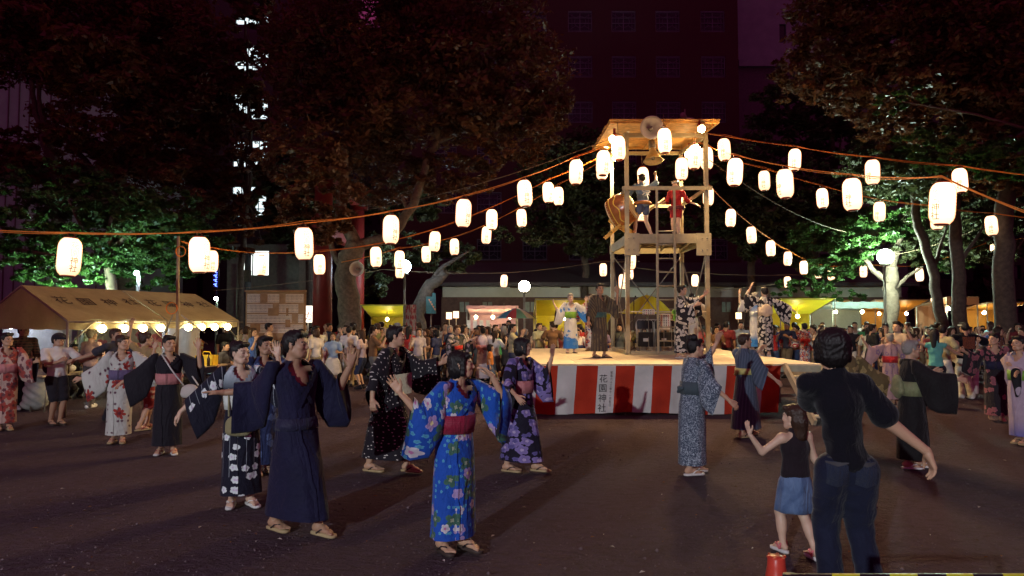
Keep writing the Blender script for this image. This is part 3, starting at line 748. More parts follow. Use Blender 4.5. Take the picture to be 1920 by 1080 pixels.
OBI_RED = F_('crimson sash cloth', (.26, .016, .045), [], .5, stripes(60, (.20, .012, .035), .4, 1)); OBI_WHITE = F_('white sash cloth', (.62, .66, .62), [], .5)
OBI_PINK = F_('dusty pink sash cloth', (.50, .20, .20), [], .5); OBI_PURPLE = F_('dull purple sash cloth', (.13, .10, .20), [], .5); OBI_NAVY = F_('dark navy sash cloth', (.02, .02, .05), [], .6)
OBI_GREEN = F_('lime green sash cloth', (.20, .42, .05), [], .5); OBI_CREAM = F_('cream sash cloth', (.62, .50, .36), [], .5); OBI_TEAL = F_('teal sash cloth', (.03, .09, .10), [], .5)
OBI_STRIPE = F_('sage green striped sash cloth', (.30, .34, .16), [], .5, stripes(70, (.08, .07, .05), .35, 1)); OBI_BRIGHT = F_('bright red sash cloth', (.55, .03, .03), [], .5)
OBI_YELLOW = F_('pale yellow sash cloth', (.55, .52, .18), [], .5)
SOLE = mat('sandal_sole', (.40, .30, .16), .6, var=.2, bump=.1); SOLE_DK = mat('dark_sandal_sole', (.05, .035, .03), .6); SOLE_W = mat('white_sandal_sole', (.62, .60, .58), .5)
THONG_K = mat('black_thong', (.02, .015, .02), .5, bump=0); THONG_R = mat('red_thong', (.35, .05, .06), .5, bump=0); THONG_W = mat('white_thong', (.7, .68, .66), .5, bump=0)
DENIM = F_('denim', (.006, .008, .024), [], .85, chain(blotch(4, .4, .7, (.013, .017, .042)), stripes(240, (.007, .010, .026), .4))); DENIM_LT = F_('light denim', (.07, .12, .24), [], .85, blotch(5, .4, .7, (.13, .20, .34)))
BLACKTEE = F_('black jersey', (.003, .003, .007), [], .9); WHITETEE = F_('white jersey', (.62, .60, .58), [], .85); WHITEPANT = F_('white cotton twill', (.62, .60, .48), [], .85)
BLACKSHORT = F_('black twill', (.014, .012, .018), [], .85)
# crowd clothes take the colour of their own object
def own_colour(name, rough=.8, pattern=0):
    t = NT(name); oi = t.n('ShaderNodeObjectInfo'); uv = t.uv(); c = oi.outputs['Color']
    if pattern:
        m, mc, q, cr = flowers(t, uv, 9, 5, .5, .3, .3, 0.); c2 = t.n('ShaderNodeHueSaturation', {'Color': c}); c2.inputs['Hue'].default_value = .62; c2.inputs['Value'].default_value = 1.6
        c3 = t.mix(.55, c2.outputs[0], (.6, .5, .5)); c = t.mix(m, c, c3)
    f = t.ramp(t.noise(uv, 8, 3), .3, .7); c = t.mix(f, t.mix(.25, c, (0, 0, 0)), c)
    t.bsdf(c, rough, .2); return t.m
CROWD_CLOTH = own_colour('plain cloth'); CROWD_ROBE = own_colour('flowered cloth', .8, 1); CROWD_HAIR = own_colour('hair of the crowd', .5); CROWD_SKIN = own_colour('skin of the crowd', .55)

# ------------------------------------------------------------------ putting a person together
def person(P, loc, label, skin=None, hair=('short', None), outfit=(), group=None, lod=0, cat='person', shoes=False):
    root = empty('person', loc, label, cat, group)
    skin = skin or SKIN
    rob = any(a == 'robe' for a, b in outfit); bare = not outfit
    link('body', body_mesh(P, lod, [skin, BROW, LIP], shoes=shoes, slim=.86 if rob else .93, robed=rob), root)
    if hair: link('hair', hair_mesh(P, hair[0], lod, [hair[1] or HAIR]), root)
    for nm, me in outfit:
        if isinstance(me, (list, tuple)):
            for m_ in me: link(nm, m_, root)
        else: link(nm, me, root)
    return root
def patch(name, me, center, normal, w, h, m, parent, off=.004):
    "a sewn-on patch that follows the surface of a garment"
    from mathutils.bvhtree import BVHTree
    bv = BVHTree.FromPolygons([v.co for v in me.vertices], [tuple(p.vertices) for p in me.polygons]); n = Vector(normal).normalized(); c = Vector(center); up = Vector((0, 0, 1)); x = up.cross(n).normalized(); y = n.cross(x)
    def fn(u, v):
        taper = 1 - .12 * (1 - v) if v < .25 else 1; p = c + x * (u - .5) * w + y * (v - .5) * h * (1 if v > .2 else 1 + .0) - y * (.02 * (1 - abs(2 * u - 1)) if v == 0 else 0); q = bv.ray_cast(p + n * .5, -n); return (q[0] + n * off) if q[0] is not None else p
    return MB().grid(fn, 6, 6).build(name, m, parent)
def yukata(P, cloth, obi=None, collar=None, lod=0, obi_kw=None, sandals=(None, None), seed=0, **kw):
    o = [('robe', robe_mesh(P, [cloth, collar or cloth, INNER], lod, seed=seed, **kw))]
    if obi: o.append(('obi', obi_mesh(P, [obi], lod, flare=kw.get('flare', 1.0), **(obi_kw or {}))))
    if sandals is not None: o.append(('sandal', sandal_meshes(P, [sandals[0] or SOLE, sandals[1] or THONG_K])))
    return o
# ------------------------------------------------------------------ the ground
def ground_material():
    t = NT('trodden_earth'); o = t.gen()
    a = t.noise(o, .35, 4, .6); b = t.noise(o, 2.2, 5, .65, .6); g = t.noise(o, 38, 3, .7); g2 = t.noise(o, 110, 2, .7)
    m9 = t.noise(t.n('ShaderNodeVectorMath', {0: o, 1: (1, 1.7, 1)}, operation='MULTIPLY').outputs[0], 8.5, 5, .72, .4); c = t.mix(t.ramp(a, .35, .65), (.145, .090, .172), (.205, .132, .240)); c = t.mix(t.math('MULTIPLY', t.ramp(b, .45, .75), .6), c, (.100, .050, .078)); c = t.mix(t.math('MULTIPLY', t.ramp(m9, .47, .62), .75), c, (.08, .045, .056)); c = t.mix(t.math('MULTIPLY', t.ramp(g, .55, .8), .5), c, (.34, .29, .27)); c = t.mix(t.math('MULTIPLY', t.ramp(g2, .3, .6), .45), (.10, .07, .065), c)
    h = t.math('ADD', t.math('MULTIPLY_ADD', m9, 2.4, t.math('MULTIPLY', b, 1.2)), t.math('ADD', t.math('MULTIPLY', g, .45), t.math('MULTIPLY', g2, .25)))
    t.bsdf(c, .95, .15, bump=h, bstr=1.0, bdist=.10); return t.m
def gfn(u, v):
    x = -70 + 140 * u; y = -12 + 132 * v ** 1.6
    d = math.sin(x * 1.3 + y * .7) * .5 + math.sin(x * .6 - y * 1.9 + 2) * .5
    return (x, y, -.012 + .012 * d if y < 12 else -.006)
gr = MB().grid(gfn, 220, 160).build('ground', ground_material()); kind(gr, 'structure')
# loose grit and clods
rg = np.random.default_rng(9); n = 9000; Yg = 2.3 + 15 * rg.random(n) ** 1.5; Xg = (rg.random(n) - .5) * 1.9 * Yg * .85 + .1; rs = rg.uniform(.004, .011, n) * (1 + (rg.random(n) > .96) * .9)
octa = np.array([(1, 0, 0), (0, 1, 0), (-1, 0, 0), (0, -1, 0), (0, 0, .7), (0, 0, -.7)], float); jit = rg.uniform(.6, 1.3, (n, 6, 1))
Vg = octa[None] * jit * rs[:, None, None] + np.stack([Xg, Yg, rs * .3], 1)[:, None, :]; fo = np.array([(0, 1, 4), (1, 2, 4), (2, 3, 4), (3, 0, 4), (1, 0, 5), (2, 1, 5), (3, 2, 5), (0, 3, 5)])
GRITL = (Vg.reshape(-1, 3), (fo[None] + (np.arange(n) * 6)[:, None, None]).reshape(-1, 3))
# fallen leaves and scraps trodden into the earth
mb = MB(); rr = random.Random(3)
for i in range(420):
    y = 2.6 + 14 * rr.random() ** 1.3; x = rr.uniform(-.9, .9) * y * .8; a = rr.uniform(0, 6.28); r = rr.uniform(.008, .028)
    z = .016; c, s_ = math.cos(a), math.sin(a)
    mb.add([(x + c * r, y + s_ * r, z), (x - s_ * r * .5, y + c * r * .5, z + .008), (x - c * r, y - s_ * r, z + .003), (x + s_ * r * .5, y - c * r * .5, z + .010)], [(0, 1, 2, 3)], rr.choice((0, 0, 1, 2)))
GRIT = True
o = mb.build('fallen_leaves', [mat('dry_leaf', (.22, .10, .04), .8), mat('paper_scrap', (.5, .46, .4), .8), mat('dark_leaf', (.10, .05, .02), .8)]); kind(o, 'stuff')
kind(fast_mesh('grit', GRITL[0], GRITL[1], mat('grit_stone', (.15, .11, .12), .95, bump=0)), 'stuff')

# ------------------------------------------------------------------ trees
def leaf_mat(name, dark, light, scale=1.3):
    t = NT(name); p = t.gen(); f = t.noise(p, scale, 3, .6); oi = t.noise(p, 9, 2)
    c = t.mix(t.ramp(f, .35, .65), dark, light); c = t.mix(t.math('MULTIPLY', oi, .5), c, tuple(x * .5 for x in light))
    d = t.n('ShaderNodeBsdfPrincipled', {'Base Color': c, 'Roughness': .5}); tr = t.n('ShaderNodeBsdfTranslucent', {'Color': t.mix(.0, c, c)}); mx = t.n('ShaderNodeMixShader'); mx.inputs[0].default_value = .35
    t.t.links.new(d.outputs[0], mx.inputs[1]); t.t.links.new(tr.outputs[0], mx.inputs[2]); t.t.links.new(mx.outputs[0], t.out.inputs[0]); return t.m
LEAF_G = leaf_mat('green_foliage', (.022, .062, .012), (.065, .15, .028)); LEAF_R = leaf_mat('lantern_lit_foliage', (.080, .030, .012), (.17, .062, .022)); LEAF_D = leaf_mat('dark_foliage', (.030, .040, .014), (.070, .075, .028))  # reddish leaves carry the orange lantern light in their colour
BARK = mat('bark', (.16, .115, .085), .95, var=.45, scale=9, bump=.9, bscale=22); BARKD = mat('dark_bark', (.075, .055, .045), .95, var=.4, scale=9, bump=.9, bscale=22)
def leaves(blobs, n, size, seed, flat=.55):
    r = np.random.default_rng(seed); w = np.array([b[1][0] * b[1][1] * b[1][2] for b in blobs]) ** .66; w /= w.sum(); V = []
    ncl = max(6, n // 46); cl = []
    for q in range(ncl):
        b = blobs[r.choice(len(blobs), p=w)]; d = r.normal(size=3); d /= np.linalg.norm(d); d *= r.uniform(.45, 1.05) ** .6
        cl.append((np.array(b[0]) + d * np.array(b[1]), min(b[1]) * r.uniform(.16, .34)))
    k = r.integers(0, ncl, n); C = np.array([c[0] for c in cl])[k]; R = np.array([c[1] for c in cl])[k]
    d = r.normal(size=(n, 3)); d /= np.linalg.norm(d, axis=1)[:, None]; d *= (r.random(n) ** .45)[:, None]; d[:, 2] *= flat; P = C + d * R[:, None]
    a = r.normal(size=(n, 3)); a[:, 2] *= .6; a /= np.linalg.norm(a, axis=1)[:, None]; b = np.cross(a, r.normal(size=(n, 3))); b /= np.linalg.norm(b, axis=1)[:, None]
    s_ = (size * r.uniform(.6, 1.35, n))[:, None]
    nrmv = np.cross(a, b) * s_ * .18
    V = np.stack([P - a * s_, P + b * s_ * .42 + nrmv, P + a * s_, P - b * s_ * .42 + nrmv], 1).reshape(-1, 3)
    F = np.arange(4 * n).reshape(-1, 4); return V, F
def wob(pts, amp, seed, n=5):
    r = random.Random(seed); out = []
    for i in range(len(pts) - 1):
        a, b = Vector(pts[i]), Vector(pts[i + 1])
        for q in range(n): out.append(a.lerp(b, q / n) + (Vector((r.uniform(-1, 1), r.uniform(-1, 1), r.uniform(-.4, .4))) * amp if (i or q) else Vector()))
    return out + [Vector(pts[-1])]
def tree(base, label, trunk, branches, blobs, n, size, leafm, barkm, seed=0, group=None, name='tree', flat=.55):
    "trunk: (points, r0, r1); branches: list of the same; world coordinates"
    root = empty(name, base, label, 'tree', group); B = Vector(base); mb = MB()
    for j, (pts, r0, r1) in enumerate([trunk] + list(branches)):
        pp = wob(pts, r0 * .22, seed * 7 + j); m = len(pp); rad = [r0 + (r1 - r0) * i / (m - 1) for i in range(m)]
        if j == 0: rad[0] *= 1.5; rad[1] *= 1.15
        mb.tube([p - B for p in pp], rad, 12 if j == 0 else 8)
    mb.build('trunk', barkm, root)
    V, F = leaves(blobs, n, size, seed, flat); fast_mesh('crown', V - np.array(B), F, leafm, root); return root
def twigs(blobs, origin, seed, r0=.05, n=7):
    r = random.Random(seed); out = []
    for q in range(n):
        b = r.choice(blobs); d = Vector((r.uniform(-.7, .7) * b[1][0], r.uniform(-.7, .7) * b[1][1], r.uniform(-.6, .6) * b[1][2])); e = Vector(b[0]) + d; o = Vector(origin)
        out.append(([o, o.lerp(e, .5) + Vector((0, 0, .3)), e], r0, r0 * .25))
    return out

# big old tree left of the tower, crown spreading over the lanterns
Y = 23.0
bl = [(at(700, 60, Y), (3.0, 3, 2.2)), (at(850, 40, Y), (3.0, 3, 2.2)), (at(930, 150, Y - .6), (2.5, 2.5, 1.9)), (at(780, 180, Y), (3.0, 2.5, 1.7)), (at(960, 245, Y - 1), (1.6, 1.8, 1.1)), (at(1010, 210, Y - .5), (1.1, 1.2, .8)), (at(640, 230, Y + 1), (2.4, 2.4, 1.8)), (at(600, 120, Y + 1), (1.9, 2.4, 2.2)), (at(690, 330, Y + 2), (2.3, 2, 1.2)), (at(850, 330, Y + 1), (1.4, 1.8, .9)), (at(600, 360, Y - 2.2), (1.3, .9, 1.6)), (at(560, 290, Y - 2.2), (1.4, 1, 1.0)), (at(610, 420, Y - 2), (.8, .7, .6))]
t0 = at(655, 700, Y)
tree((t0.x, Y, 0), 'gnarled old tree with forking trunk carrying a grey horn speaker, left of the tower', ([(t0.x, Y, 0), at(657, 600, Y), at(650, 500, Y), at(668, 455, Y)], .40, .33),
     [([at(668, 460, Y), at(735, 445, Y), at(775, 385, Y), at(800, 300, Y), at(822, 262, Y)], .20, .10), ([at(822, 264, Y), at(870, 245, Y), at(925, 225, Y)], .11, .05), ([at(822, 264, Y), at(815, 180, Y), at(780, 90, Y)], .12, .05), ([at(668, 462, Y), at(640, 400, Y), at(650, 250, Y), at(690, 90, Y)], .24, .08), ([at(768, 400, Y), at(752, 365, Y)], .08, .05), ([at(651, 520, Y), at(625, 470, Y), at(600, 400, Y)], .15, .06)],
     bl, 78000, .105, LEAF_R, BARK, 1, name='old_tree')
# far left dark trees
Y = 26.0
bl = [(at(x, y, Y + dy), (rx_, 3, rz_)) for x, y, dy, rx_, rz_ in ((60, 40, 0, 4, 2.4), (200, 60, 1, 4, 2.6), (310, 90, 0, 2.4, 2.4), (240, 230, 0, 3.0, 2.2), (340, 260, 1, 1.9, 2.2), (150, 20, 0, 4, 2), (300, 360, 0, 2.6, 1.6), (330, 180, 1, 2.2, 2), (120, 300, 0, 2.4, 1.0))]
tree((at(240, 700, Y).x, Y, 0), 'tall dark tree filling the upper left, trunk behind the white tent roof', ([(at(240, 700, Y).x, Y, 0), at(235, 480, Y), at(225, 330, Y), at(240, 180, Y)], .36, .16),
     [([at(230, 400, Y), at(160, 300, Y), at(90, 230, Y)], .14, .06), ([at(225, 330, Y), at(300, 250, Y), at(350, 150, Y)], .14, .05)], bl, 62000, .12, LEAF_R, BARKD, 2, name='tall_tree')
Y = 22.0
bl = [(at(150, 250, Y), (1.2, 1.6, .5)), (at(30, 70, Y), (2.0, 1.8, 1.0)), (at(170, 120, Y), (1.6, 1.8, 1.2)), (at(0, 310, Y), (1.8, 1.6, .6)), (at(110, 330, Y), (1.6, 1.6, .7))]
tree((at(118, 700, Y).x, Y, 0), 'dark tree with two curved bare stems against the pale building, far left', ([(at(118, 700, Y).x, Y, 0), at(112, 480, Y), at(98, 300, Y), at(84, 252, Y)], .24, .15),
     [([at(90, 262, Y), at(66, 215, Y), at(58, 150, Y)], .10, .07), ([at(88, 256, Y), at(76, 205, Y), at(70, 150, Y)], .08, .05)], bl, 13000, .15, LEAF_R, BARKD, 3, name='stemmed_tree')
Y = 27.0
bl = [(at(462, y, Y), (1.0, 1.2, 1.3)) for y in (-20, 60, 130, 200, 270, 340, 410)]
tree((at(450, 700, Y).x, Y, 0), 'thin leafy tree in front of the lit stairwell windows', ([(at(450, 700, Y).x, Y, 0), at(452, 500, Y), at(470, 300, Y), at(460, 40, Y)], .16, .05), twigs(bl, at(462, 380, Y), 5, .05, 8), bl, 9000, .14, LEAF_R, BARKD, 60, name='thin_tree')
# green-lit trees behind the tent
Y = 20.0
bl = [(at(60, 470, Y - 2), (1.7, 1.2, .55)), (at(20, 430, Y - 2), (1.4, 1.2, .5)), (at(110, 500, Y - 1), (1.0, 1.2, .6))]
tree((at(-40, 700, Y).x, Y, 0), 'low spreading branch of green needles above the left tent', ([(at(-40, 700, Y).x, Y, 0), at(-35, 480, Y - .5), at(-20, 400, Y)], .2, .1), [([at(-30, 470, Y - .5), at(40, 470, Y - 1.5), at(100, 478, Y - 2)], .09, .03)], bl, 6500, .10, LEAF_G, BARK, 4, flat=.35, name='pine_tree')
bl = [(at(180, 400, Y), (2.3, 1.6, .9)), (at(250, 430, Y), (1.6, 1.6, .9)), (at(200, 480, Y + .5), (1.5, 1.4, .8)), (at(290, 500, Y + 1), (1.4, 1.4, .7)), (at(120, 350, Y + 1), (1.8, 1.6, .7)), (at(350, 470, Y + 2), (1.5, 1.4, .8)), (at(310, 400, Y + 1), (1.3, 1.4, .7))]
tree((at(212, 700, Y).x, Y, 0), 'leafy green tree with pale trunk lit from below behind the left tent', ([(at(212, 700, Y).x, Y, 0), at(208, 540, Y), at(202, 470, Y), at(215, 400, Y)], .17, .10), [([at(204, 470, Y), at(250, 430, Y), at(300, 400, Y)], .08, .03), ([at(206, 500, Y), at(160, 440, Y), at(120, 360, Y)], .08, .03)], bl, 26000, .085, LEAF_G, BARK, 5, name='green_tree')
# tree with the lamp, right
Y = 27.0
bl = [(at(1640, 430, Y), (1.1, 1.3, .7)), (at(1600, 470, Y), (.9, 1.1, .6)), (at(1690, 400, Y), (1.2, 1.4, .8)), (at(1560, 500, Y + 2), (1.2, 1.3, .6)), (at(1500, 540, Y + 2), (1.3, 1.3, .4)), (at(1570, 555, Y + 3), (1.4, 1.2, .3)), (at(1780, 470, Y + 1), (1.2, 1.4, .8)), (at(1740, 420, Y + 1), (1.3, 1.4, .8)), (at(1550, 440, Y + 3), (1.6, 1.6, .8))]
tree((at(1668, 690, Y).x, Y, 0), 'pale smooth tree behind the bright white lamp, right of the stage', ([(at(1668, 690, Y).x, Y, 0), at(1670, 600, Y), at(1670, 540, Y), at(1672, 500, Y)], .29, .22),
     [([at(1670, 530, Y), at(1640, 510, Y), at(1612, 470, Y)], .15, .07), ([at(1671, 505, Y), at(1690, 440, Y), at(1700, 380, Y)], .17, .06), ([at(1672, 545, Y), at(1700, 520, Y), at(1730, 500, Y)], .10, .04)], bl, 26000, .09, LEAF_G, BARK, 6, name='lamp_tree')
# right hand trees
Y = 20.0
bl = [(at(x, y, Y + dy), (a, 2.4, b)) for x, y, dy, a, b in ((1620, 60, 0, 2.0, 1.4), (1760, 50, 0, 2.8, 1.6), (1880, 90, -1, 2.6, 1.8), (1550, 130, 1, 1.5, .9), (1690, 150, 0, 2.2, 1.2), (1830, 200, 0, 2.2, 1.2), (1730, 220, 1, 1.8, .8), (1910, 260, -1, 1.6, 1.2), (1640, -20, 0, 2.4, 1.4), (1870, 330, 0, 1.2, .6))]
tree((at(1885, 700, Y).x, Y, 0), 'large tree with thick reddish trunk and overhanging crown at the right edge', ([(at(1885, 700, Y).x, Y, 0), at(1884, 600, Y), at(1880, 460, Y), at(1888, 340, Y), at(1870, 200, Y)], .31, .20),
     [([at(1886, 300, Y), at(1830, 220, Y), at(1780, 130, Y)], .15, .06), ([at(1880, 260, Y), at(1700, 180, Y), at(1580, 130, Y)], .12, .03)], bl, 68000, .10, LEAF_R, BARKD, 7, name='overhanging_tree')
Y = 18.0
bl = [(at(1800, 290, Y), (1.2, 1.2, .4)), (at(1740, 265, Y), (.8, 1, .35)), (at(1890, 300, Y), (1.3, 1.2, .5)), (at(1690, 190, Y), (.7, .8, .3)), (at(1760, 300, Y), (.6, .7, .25))]
tree((at(1960, 700, Y).x, Y, 0), 'layered maple sprays reaching in above the right hand lanterns', ([(at(1960, 700, Y).x, Y, 0), at(1958, 400, Y), at(1950, 250, Y)], .16, .09), [([at(1955, 280, Y), at(1850, 270, Y), at(1740, 262, Y)], .05, .015), ([at(1950, 250, Y), at(1830, 215, Y), at(1690, 190, Y)], .05, .015)], bl, 9000, .085, LEAF_G, BARK, 8, flat=.4, name='maple_tree')
for i, (x0, x1, x2, Y, r, lab) in enumerate(((1768, 1752, 1716, 24, .20, 'slim dark tree leaning left beyond the orange stall roof'), (1800, 1796, 1788, 22, .24, 'straight dark trunk tree left of the thick reddish tree'), (1890, 1885, 1880, 30, .2, 'distant dark tree behind the right edge trunk'))):
    bl = [(at(x2, 330, Y + 1), (1.9, 1.8, 1.2)), (at(x2 + 60, 400, Y + 2), (1.6, 1.5, .9)), (at(x2 - 60, 300, Y + 1), (1.6, 1.5, 1)), (at(x2 + 30, 470, Y + 3), (1.6, 1.2, .6))]
    tree((at(x0, 690, Y).x, Y, 0), lab, ([(at(x0, 690, Y).x, Y, 0), at(x0, 620, Y), at(x1, 520, Y), at(x2, 400, Y), at(x2 - 4, 300, Y)], r, r * .6), [([at(x1, 500, Y), at(x2 + 60, 420, Y)], .08, .03)], bl, 14000, .11, LEAF_D, BARKD, 20 + i, 'dark trees on the right', name='dark_tree')
# middle distance
for i, (px, py, Y, sx, sz, lab) in enumerate(((1400, 360, 36, 5.0, 3.2, 'broad dark tree behind the right hand lantern strings'), (1520, 420, 34, 3.6, 2.6, 'dark leafy tree between tower and lamp tree'), (1090, 360, 38, 3.6, 3.6, 'dark tree behind the left side of the tower'), (1560, 220, 40, 5, 3.4, 'tall dark tree in front of the concrete building'), (1010, 560, 40, 0, 0, ''), (575, 380, 30, 1.8, 2.6, 'dark tree between lit stair tower and red gate'))):
    if not lab: continue
    c = at(px, py, Y); bl = [(c + Vector((sx * .5 * math.cos(a), .8 * math.sin(a * 2), sz * .5 * math.sin(a))), (sx * .55, 1.8, sz * .5)) for a in (0, 1.3, 2.5, 3.6, 5.0)]
    tree((c.x, Y, 0), lab, ([(c.x, Y, 0), (c.x + .2, Y, c.z * .5), (c.x, Y, c.z)], .28, .12), twigs(bl, (c.x, Y, c.z * .7), i, .08, 4), bl, 20000, .15, LEAF_D, BARKD, 30 + i, 'dark trees beyond the fairground', name='background_tree')
Y = 31.0
bl = [(at(830, 480, Y + 3), (1.8, 1.6, .8)), (at(730, 470, Y), (1.4, 1.4, .9)), (at(700, 530, Y), (.8, .9, .6)), (at(1010, 440, Y + 4), (3, 1.5, .5)), (at(760, 380, Y + 1), (2, 1.6, 1))]
tree((at(785, 690, Y).x, Y, 0), 'leaning dark tree lit blue white from behind, right of the yellow stall', ([(at(785, 690, Y).x, Y, 0), at(782, 590, Y), at(800, 540, Y), at(835, 510, Y)], .42, .2), [([at(800, 540, Y), at(830, 500, Y), at(880, 470, Y)], .15, .05)], bl, 11000, .16, LEAF_D, BARKD, 50, name='leaning_tree')
# dark mass of trees closing the view behind everything
mb_b = [((x, 60 + 3 * math.sin(x), 6 + 2 * math.sin(x * .7)), (6, 3, 7)) for x in range(-60, 66, 9)]
V, F = leaves(mb_b, 26000, .55, 77); o = fast_mesh('distant_wood', V, F, LEAF_D); kind(o, 'stuff')
# ------------------------------------------------------------------ buildings beyond the trees
BRICKM = None
def brick_mat():
    t = NT('dark_brick_tile'); p = t.gen(); b = t.n('ShaderNodeTexBrick', {'Vector': t.comb(t.xyz(p)[0], t.xyz(p)[2], 0)}); b.inputs['Scale'].default_value = 4; b.inputs['Color1'].default_value = (.075, .030, .035, 1); b.inputs['Color2'].default_value = (.06, .025, .03, 1); b.inputs['Mortar'].default_value = (.04, .025, .03, 1)
    t.bsdf(b.outputs[0], .8, .2); return t.m
BRICKM = brick_mat(); CONC = mat('pale_concrete', (.24, .34, .34), .9, var=.15, scale=1.2); GLASSD = mat('dark_glass', (.02, .02, .035), .15, var=.1, bump=0, spec=.5); FRAMEM = mat('window_frame_paint', (.17, .17, .24), .6, bump=0); GRILLE = mat('window_grille', (.12, .12, .17), .6, bump=0)
def facade(root, x0, x1, z0, z1, y, depth, openings, wallm, reveal=.22):
    "front wall with real openings, plus sides and top"
    xs = sorted({x0, x1, *[o[0] for o in openings], *[o[1] for o in openings]}); zs = sorted({z0, z1, *[o[2] for o in openings], *[o[3] for o in openings]})
    m = MB(); ox, oy = root.location.x, root.location.y
    hole = lambda cx, cz: any(o[0] < cx < o[1] and o[2] < cz < o[3] for o in openings)
    for i in range(len(xs) - 1):
        for j in range(len(zs) - 1):
            a, b, c, d = xs[i], xs[i + 1], zs[j], zs[j + 1]
            if hole((a + b) / 2, (c + d) / 2): continue
            m.add([(a - ox, y - oy, c), (b - ox, y - oy, c), (b - ox, y - oy, d), (a - ox, y - oy, d)], [(0, 1, 2, 3)])
    for a, b, c, d in openings:
        q = [(a, c), (b, c), (b, d), (a, d)]
        for k in range(4):
            p, r = q[k], q[(k + 1) % 4]; m.add([(p[0] - ox, y - oy, p[1]), (r[0] - ox, y - oy, r[1]), (r[0] - ox, y - oy + reveal, r[1]), (p[0] - ox, y - oy + reveal, p[1])], [(3, 2, 1, 0)])
    yb = y + depth; P8 = [(x0, y, z0), (x1, y, z0), (x1, yb, z0), (x0, yb, z0), (x0, y, z1), (x1, y, z1), (x1, yb, z1), (x0, yb, z1)]
    m.add([(p[0] - ox, p[1] - oy, p[2]) for p in P8], [(1, 2, 6, 5), (2, 3, 7, 6), (3, 0, 4, 7), (4, 5, 6, 7)]); return m.build('wall', wallm, root)
# brick block with ornamental window grilles
Y = 50.0; k = Y / F_PX
root = empty('brick_building', (at(1100, 600, Y).x, Y, 0), 'dark brick building with rows of grilled windows behind the tower roof', 'building')
zof = lambda py: at(960, py, Y).z; xof = lambda px: at(px, 540, Y).x
cols = [832, 917, 1003, 1090, 1173, 1257, 1343]; rows = [-45, 40, 125, 210, 295, 380, 468]
ops = []
for r in rows:
    for c in cols: ops.append((xof(c - 23), xof(c + 23), zof(r + 20), zof(r - 20)))
facade(root, xof(712), xof(1391), 0, zof(-110), Y, 10, ops, BRICKM)
proto = None
for a, b, c, d in ops:
    w, h = b - a, d - c
    if proto is None:
        m = MB()
        for q in ((0, h / 2 - .05, w, .10), (0, -h / 2 + .04, w, .08)): m.box((q[0], .10, q[1]), (q[2], .08, q[3]))
        for x in (-w / 2 + .03, 0, w / 2 - .03): m.box((x, .12, 0), (.05, .06, h - .19))
        for zz in (.30, -.1): m.box((0, .128, zz), (w - .1, .05, .045))
        proto = m.build('window', FRAMEM, root, ((a + b) / 2 - root.location.x, 0, (c + d) / 2)); wi = proto
        pane = MB().box((0, .20, 0), (w - .01, .02, h - .01)).build('pane', GLASSD, wi)
        m = MB()
        m.tube([(.42 * math.cos(t), .0, .42 * math.sin(t) - .05) for t in np.linspace(0, 2 * PI, 17)], .018, 5, cap=False)
        for s_ in (-1, 1):
            m.tube([(s_ * .85, 0, -.7), (s_ * .3, 0, -.33)], .016, 5).tube([(s_ * .85, 0, .55), (s_ * .3, 0, .25)], .016, 5)
        for q in (-.6, .6): m.tube([(q, 0, -.72), (q, 0, .6)], .014, 5)
        m.tube([(-.9, 0, -.70), (.9, 0, -.70)], .02, 5); m.tube([(-.9, 0, .60), (.9, 0, .60)], .02, 5)
        gri = m.build('grille', GRILLE, wi, (0, -.03, 0))
    else:
        wi = proto.copy(); COL.objects.link(wi); wi.location = ((a + b) / 2 - root.location.x, 0, (c + d) / 2)
        for ch in (pane, gri): q = ch.copy(); COL.objects.link(q); q.parent = wi
# pale concrete block to its right
Y = 56.0; xof = lambda px: at(px, 540, Y).x; zof = lambda py: at(960, py, Y).z
root = empty('concrete_building', (xof(1470), Y, 0), 'pale windowless concrete building seen above the right hand trees', 'building')
facade(root, xof(1386), xof(1700), 0, zof(-120), Y, 8, [(xof(1470), xof(1483), zof(80), zof(45))], CONC)
MB().box((0, 0, 0), (xof(1483) - xof(1470), .05, zof(45) - zof(80))).build('window', GLASSD, root, (xof(1476.5) - root.location.x, .2, (zof(45) + zof(80)) / 2))
MB().box((0, 0, 0), (xof(1700) - xof(1388), .5, .55)).build('ledge', CONC, root, (xof(1544) - root.location.x, -.3, zof(122)))
MB().box((0, 0, 0), (xof(1700) - xof(1386) + .1, .1, zof(124))).build('lower_facing', mat('dark_panel', (.12, .10, .13), .8), root, (xof(1543) - root.location.x, -.06, zof(128) / 2))
# pale building far left
Y = 46.0; xof = lambda px: at(px, 540, Y).x; zof = lambda py: at(960, py, Y).z
root = empty('pale_building', (xof(-20), Y, 0), 'pale grey building with vertical joints at the far left behind trees', 'building')
m = MB(); x = xof(-150); 
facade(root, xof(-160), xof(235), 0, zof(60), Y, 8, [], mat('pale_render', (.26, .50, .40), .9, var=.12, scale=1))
for px in (-60, -25, 5, 25, 45, 65, 85, 130, 180): MB().box((0, 0, 0), (.07, .06, zof(70))).build('panel_joint', mat('joint_seal', (.10, .09, .09), .8), root, (xof(px) - root.location.x, -.02, zof(70) / 2))
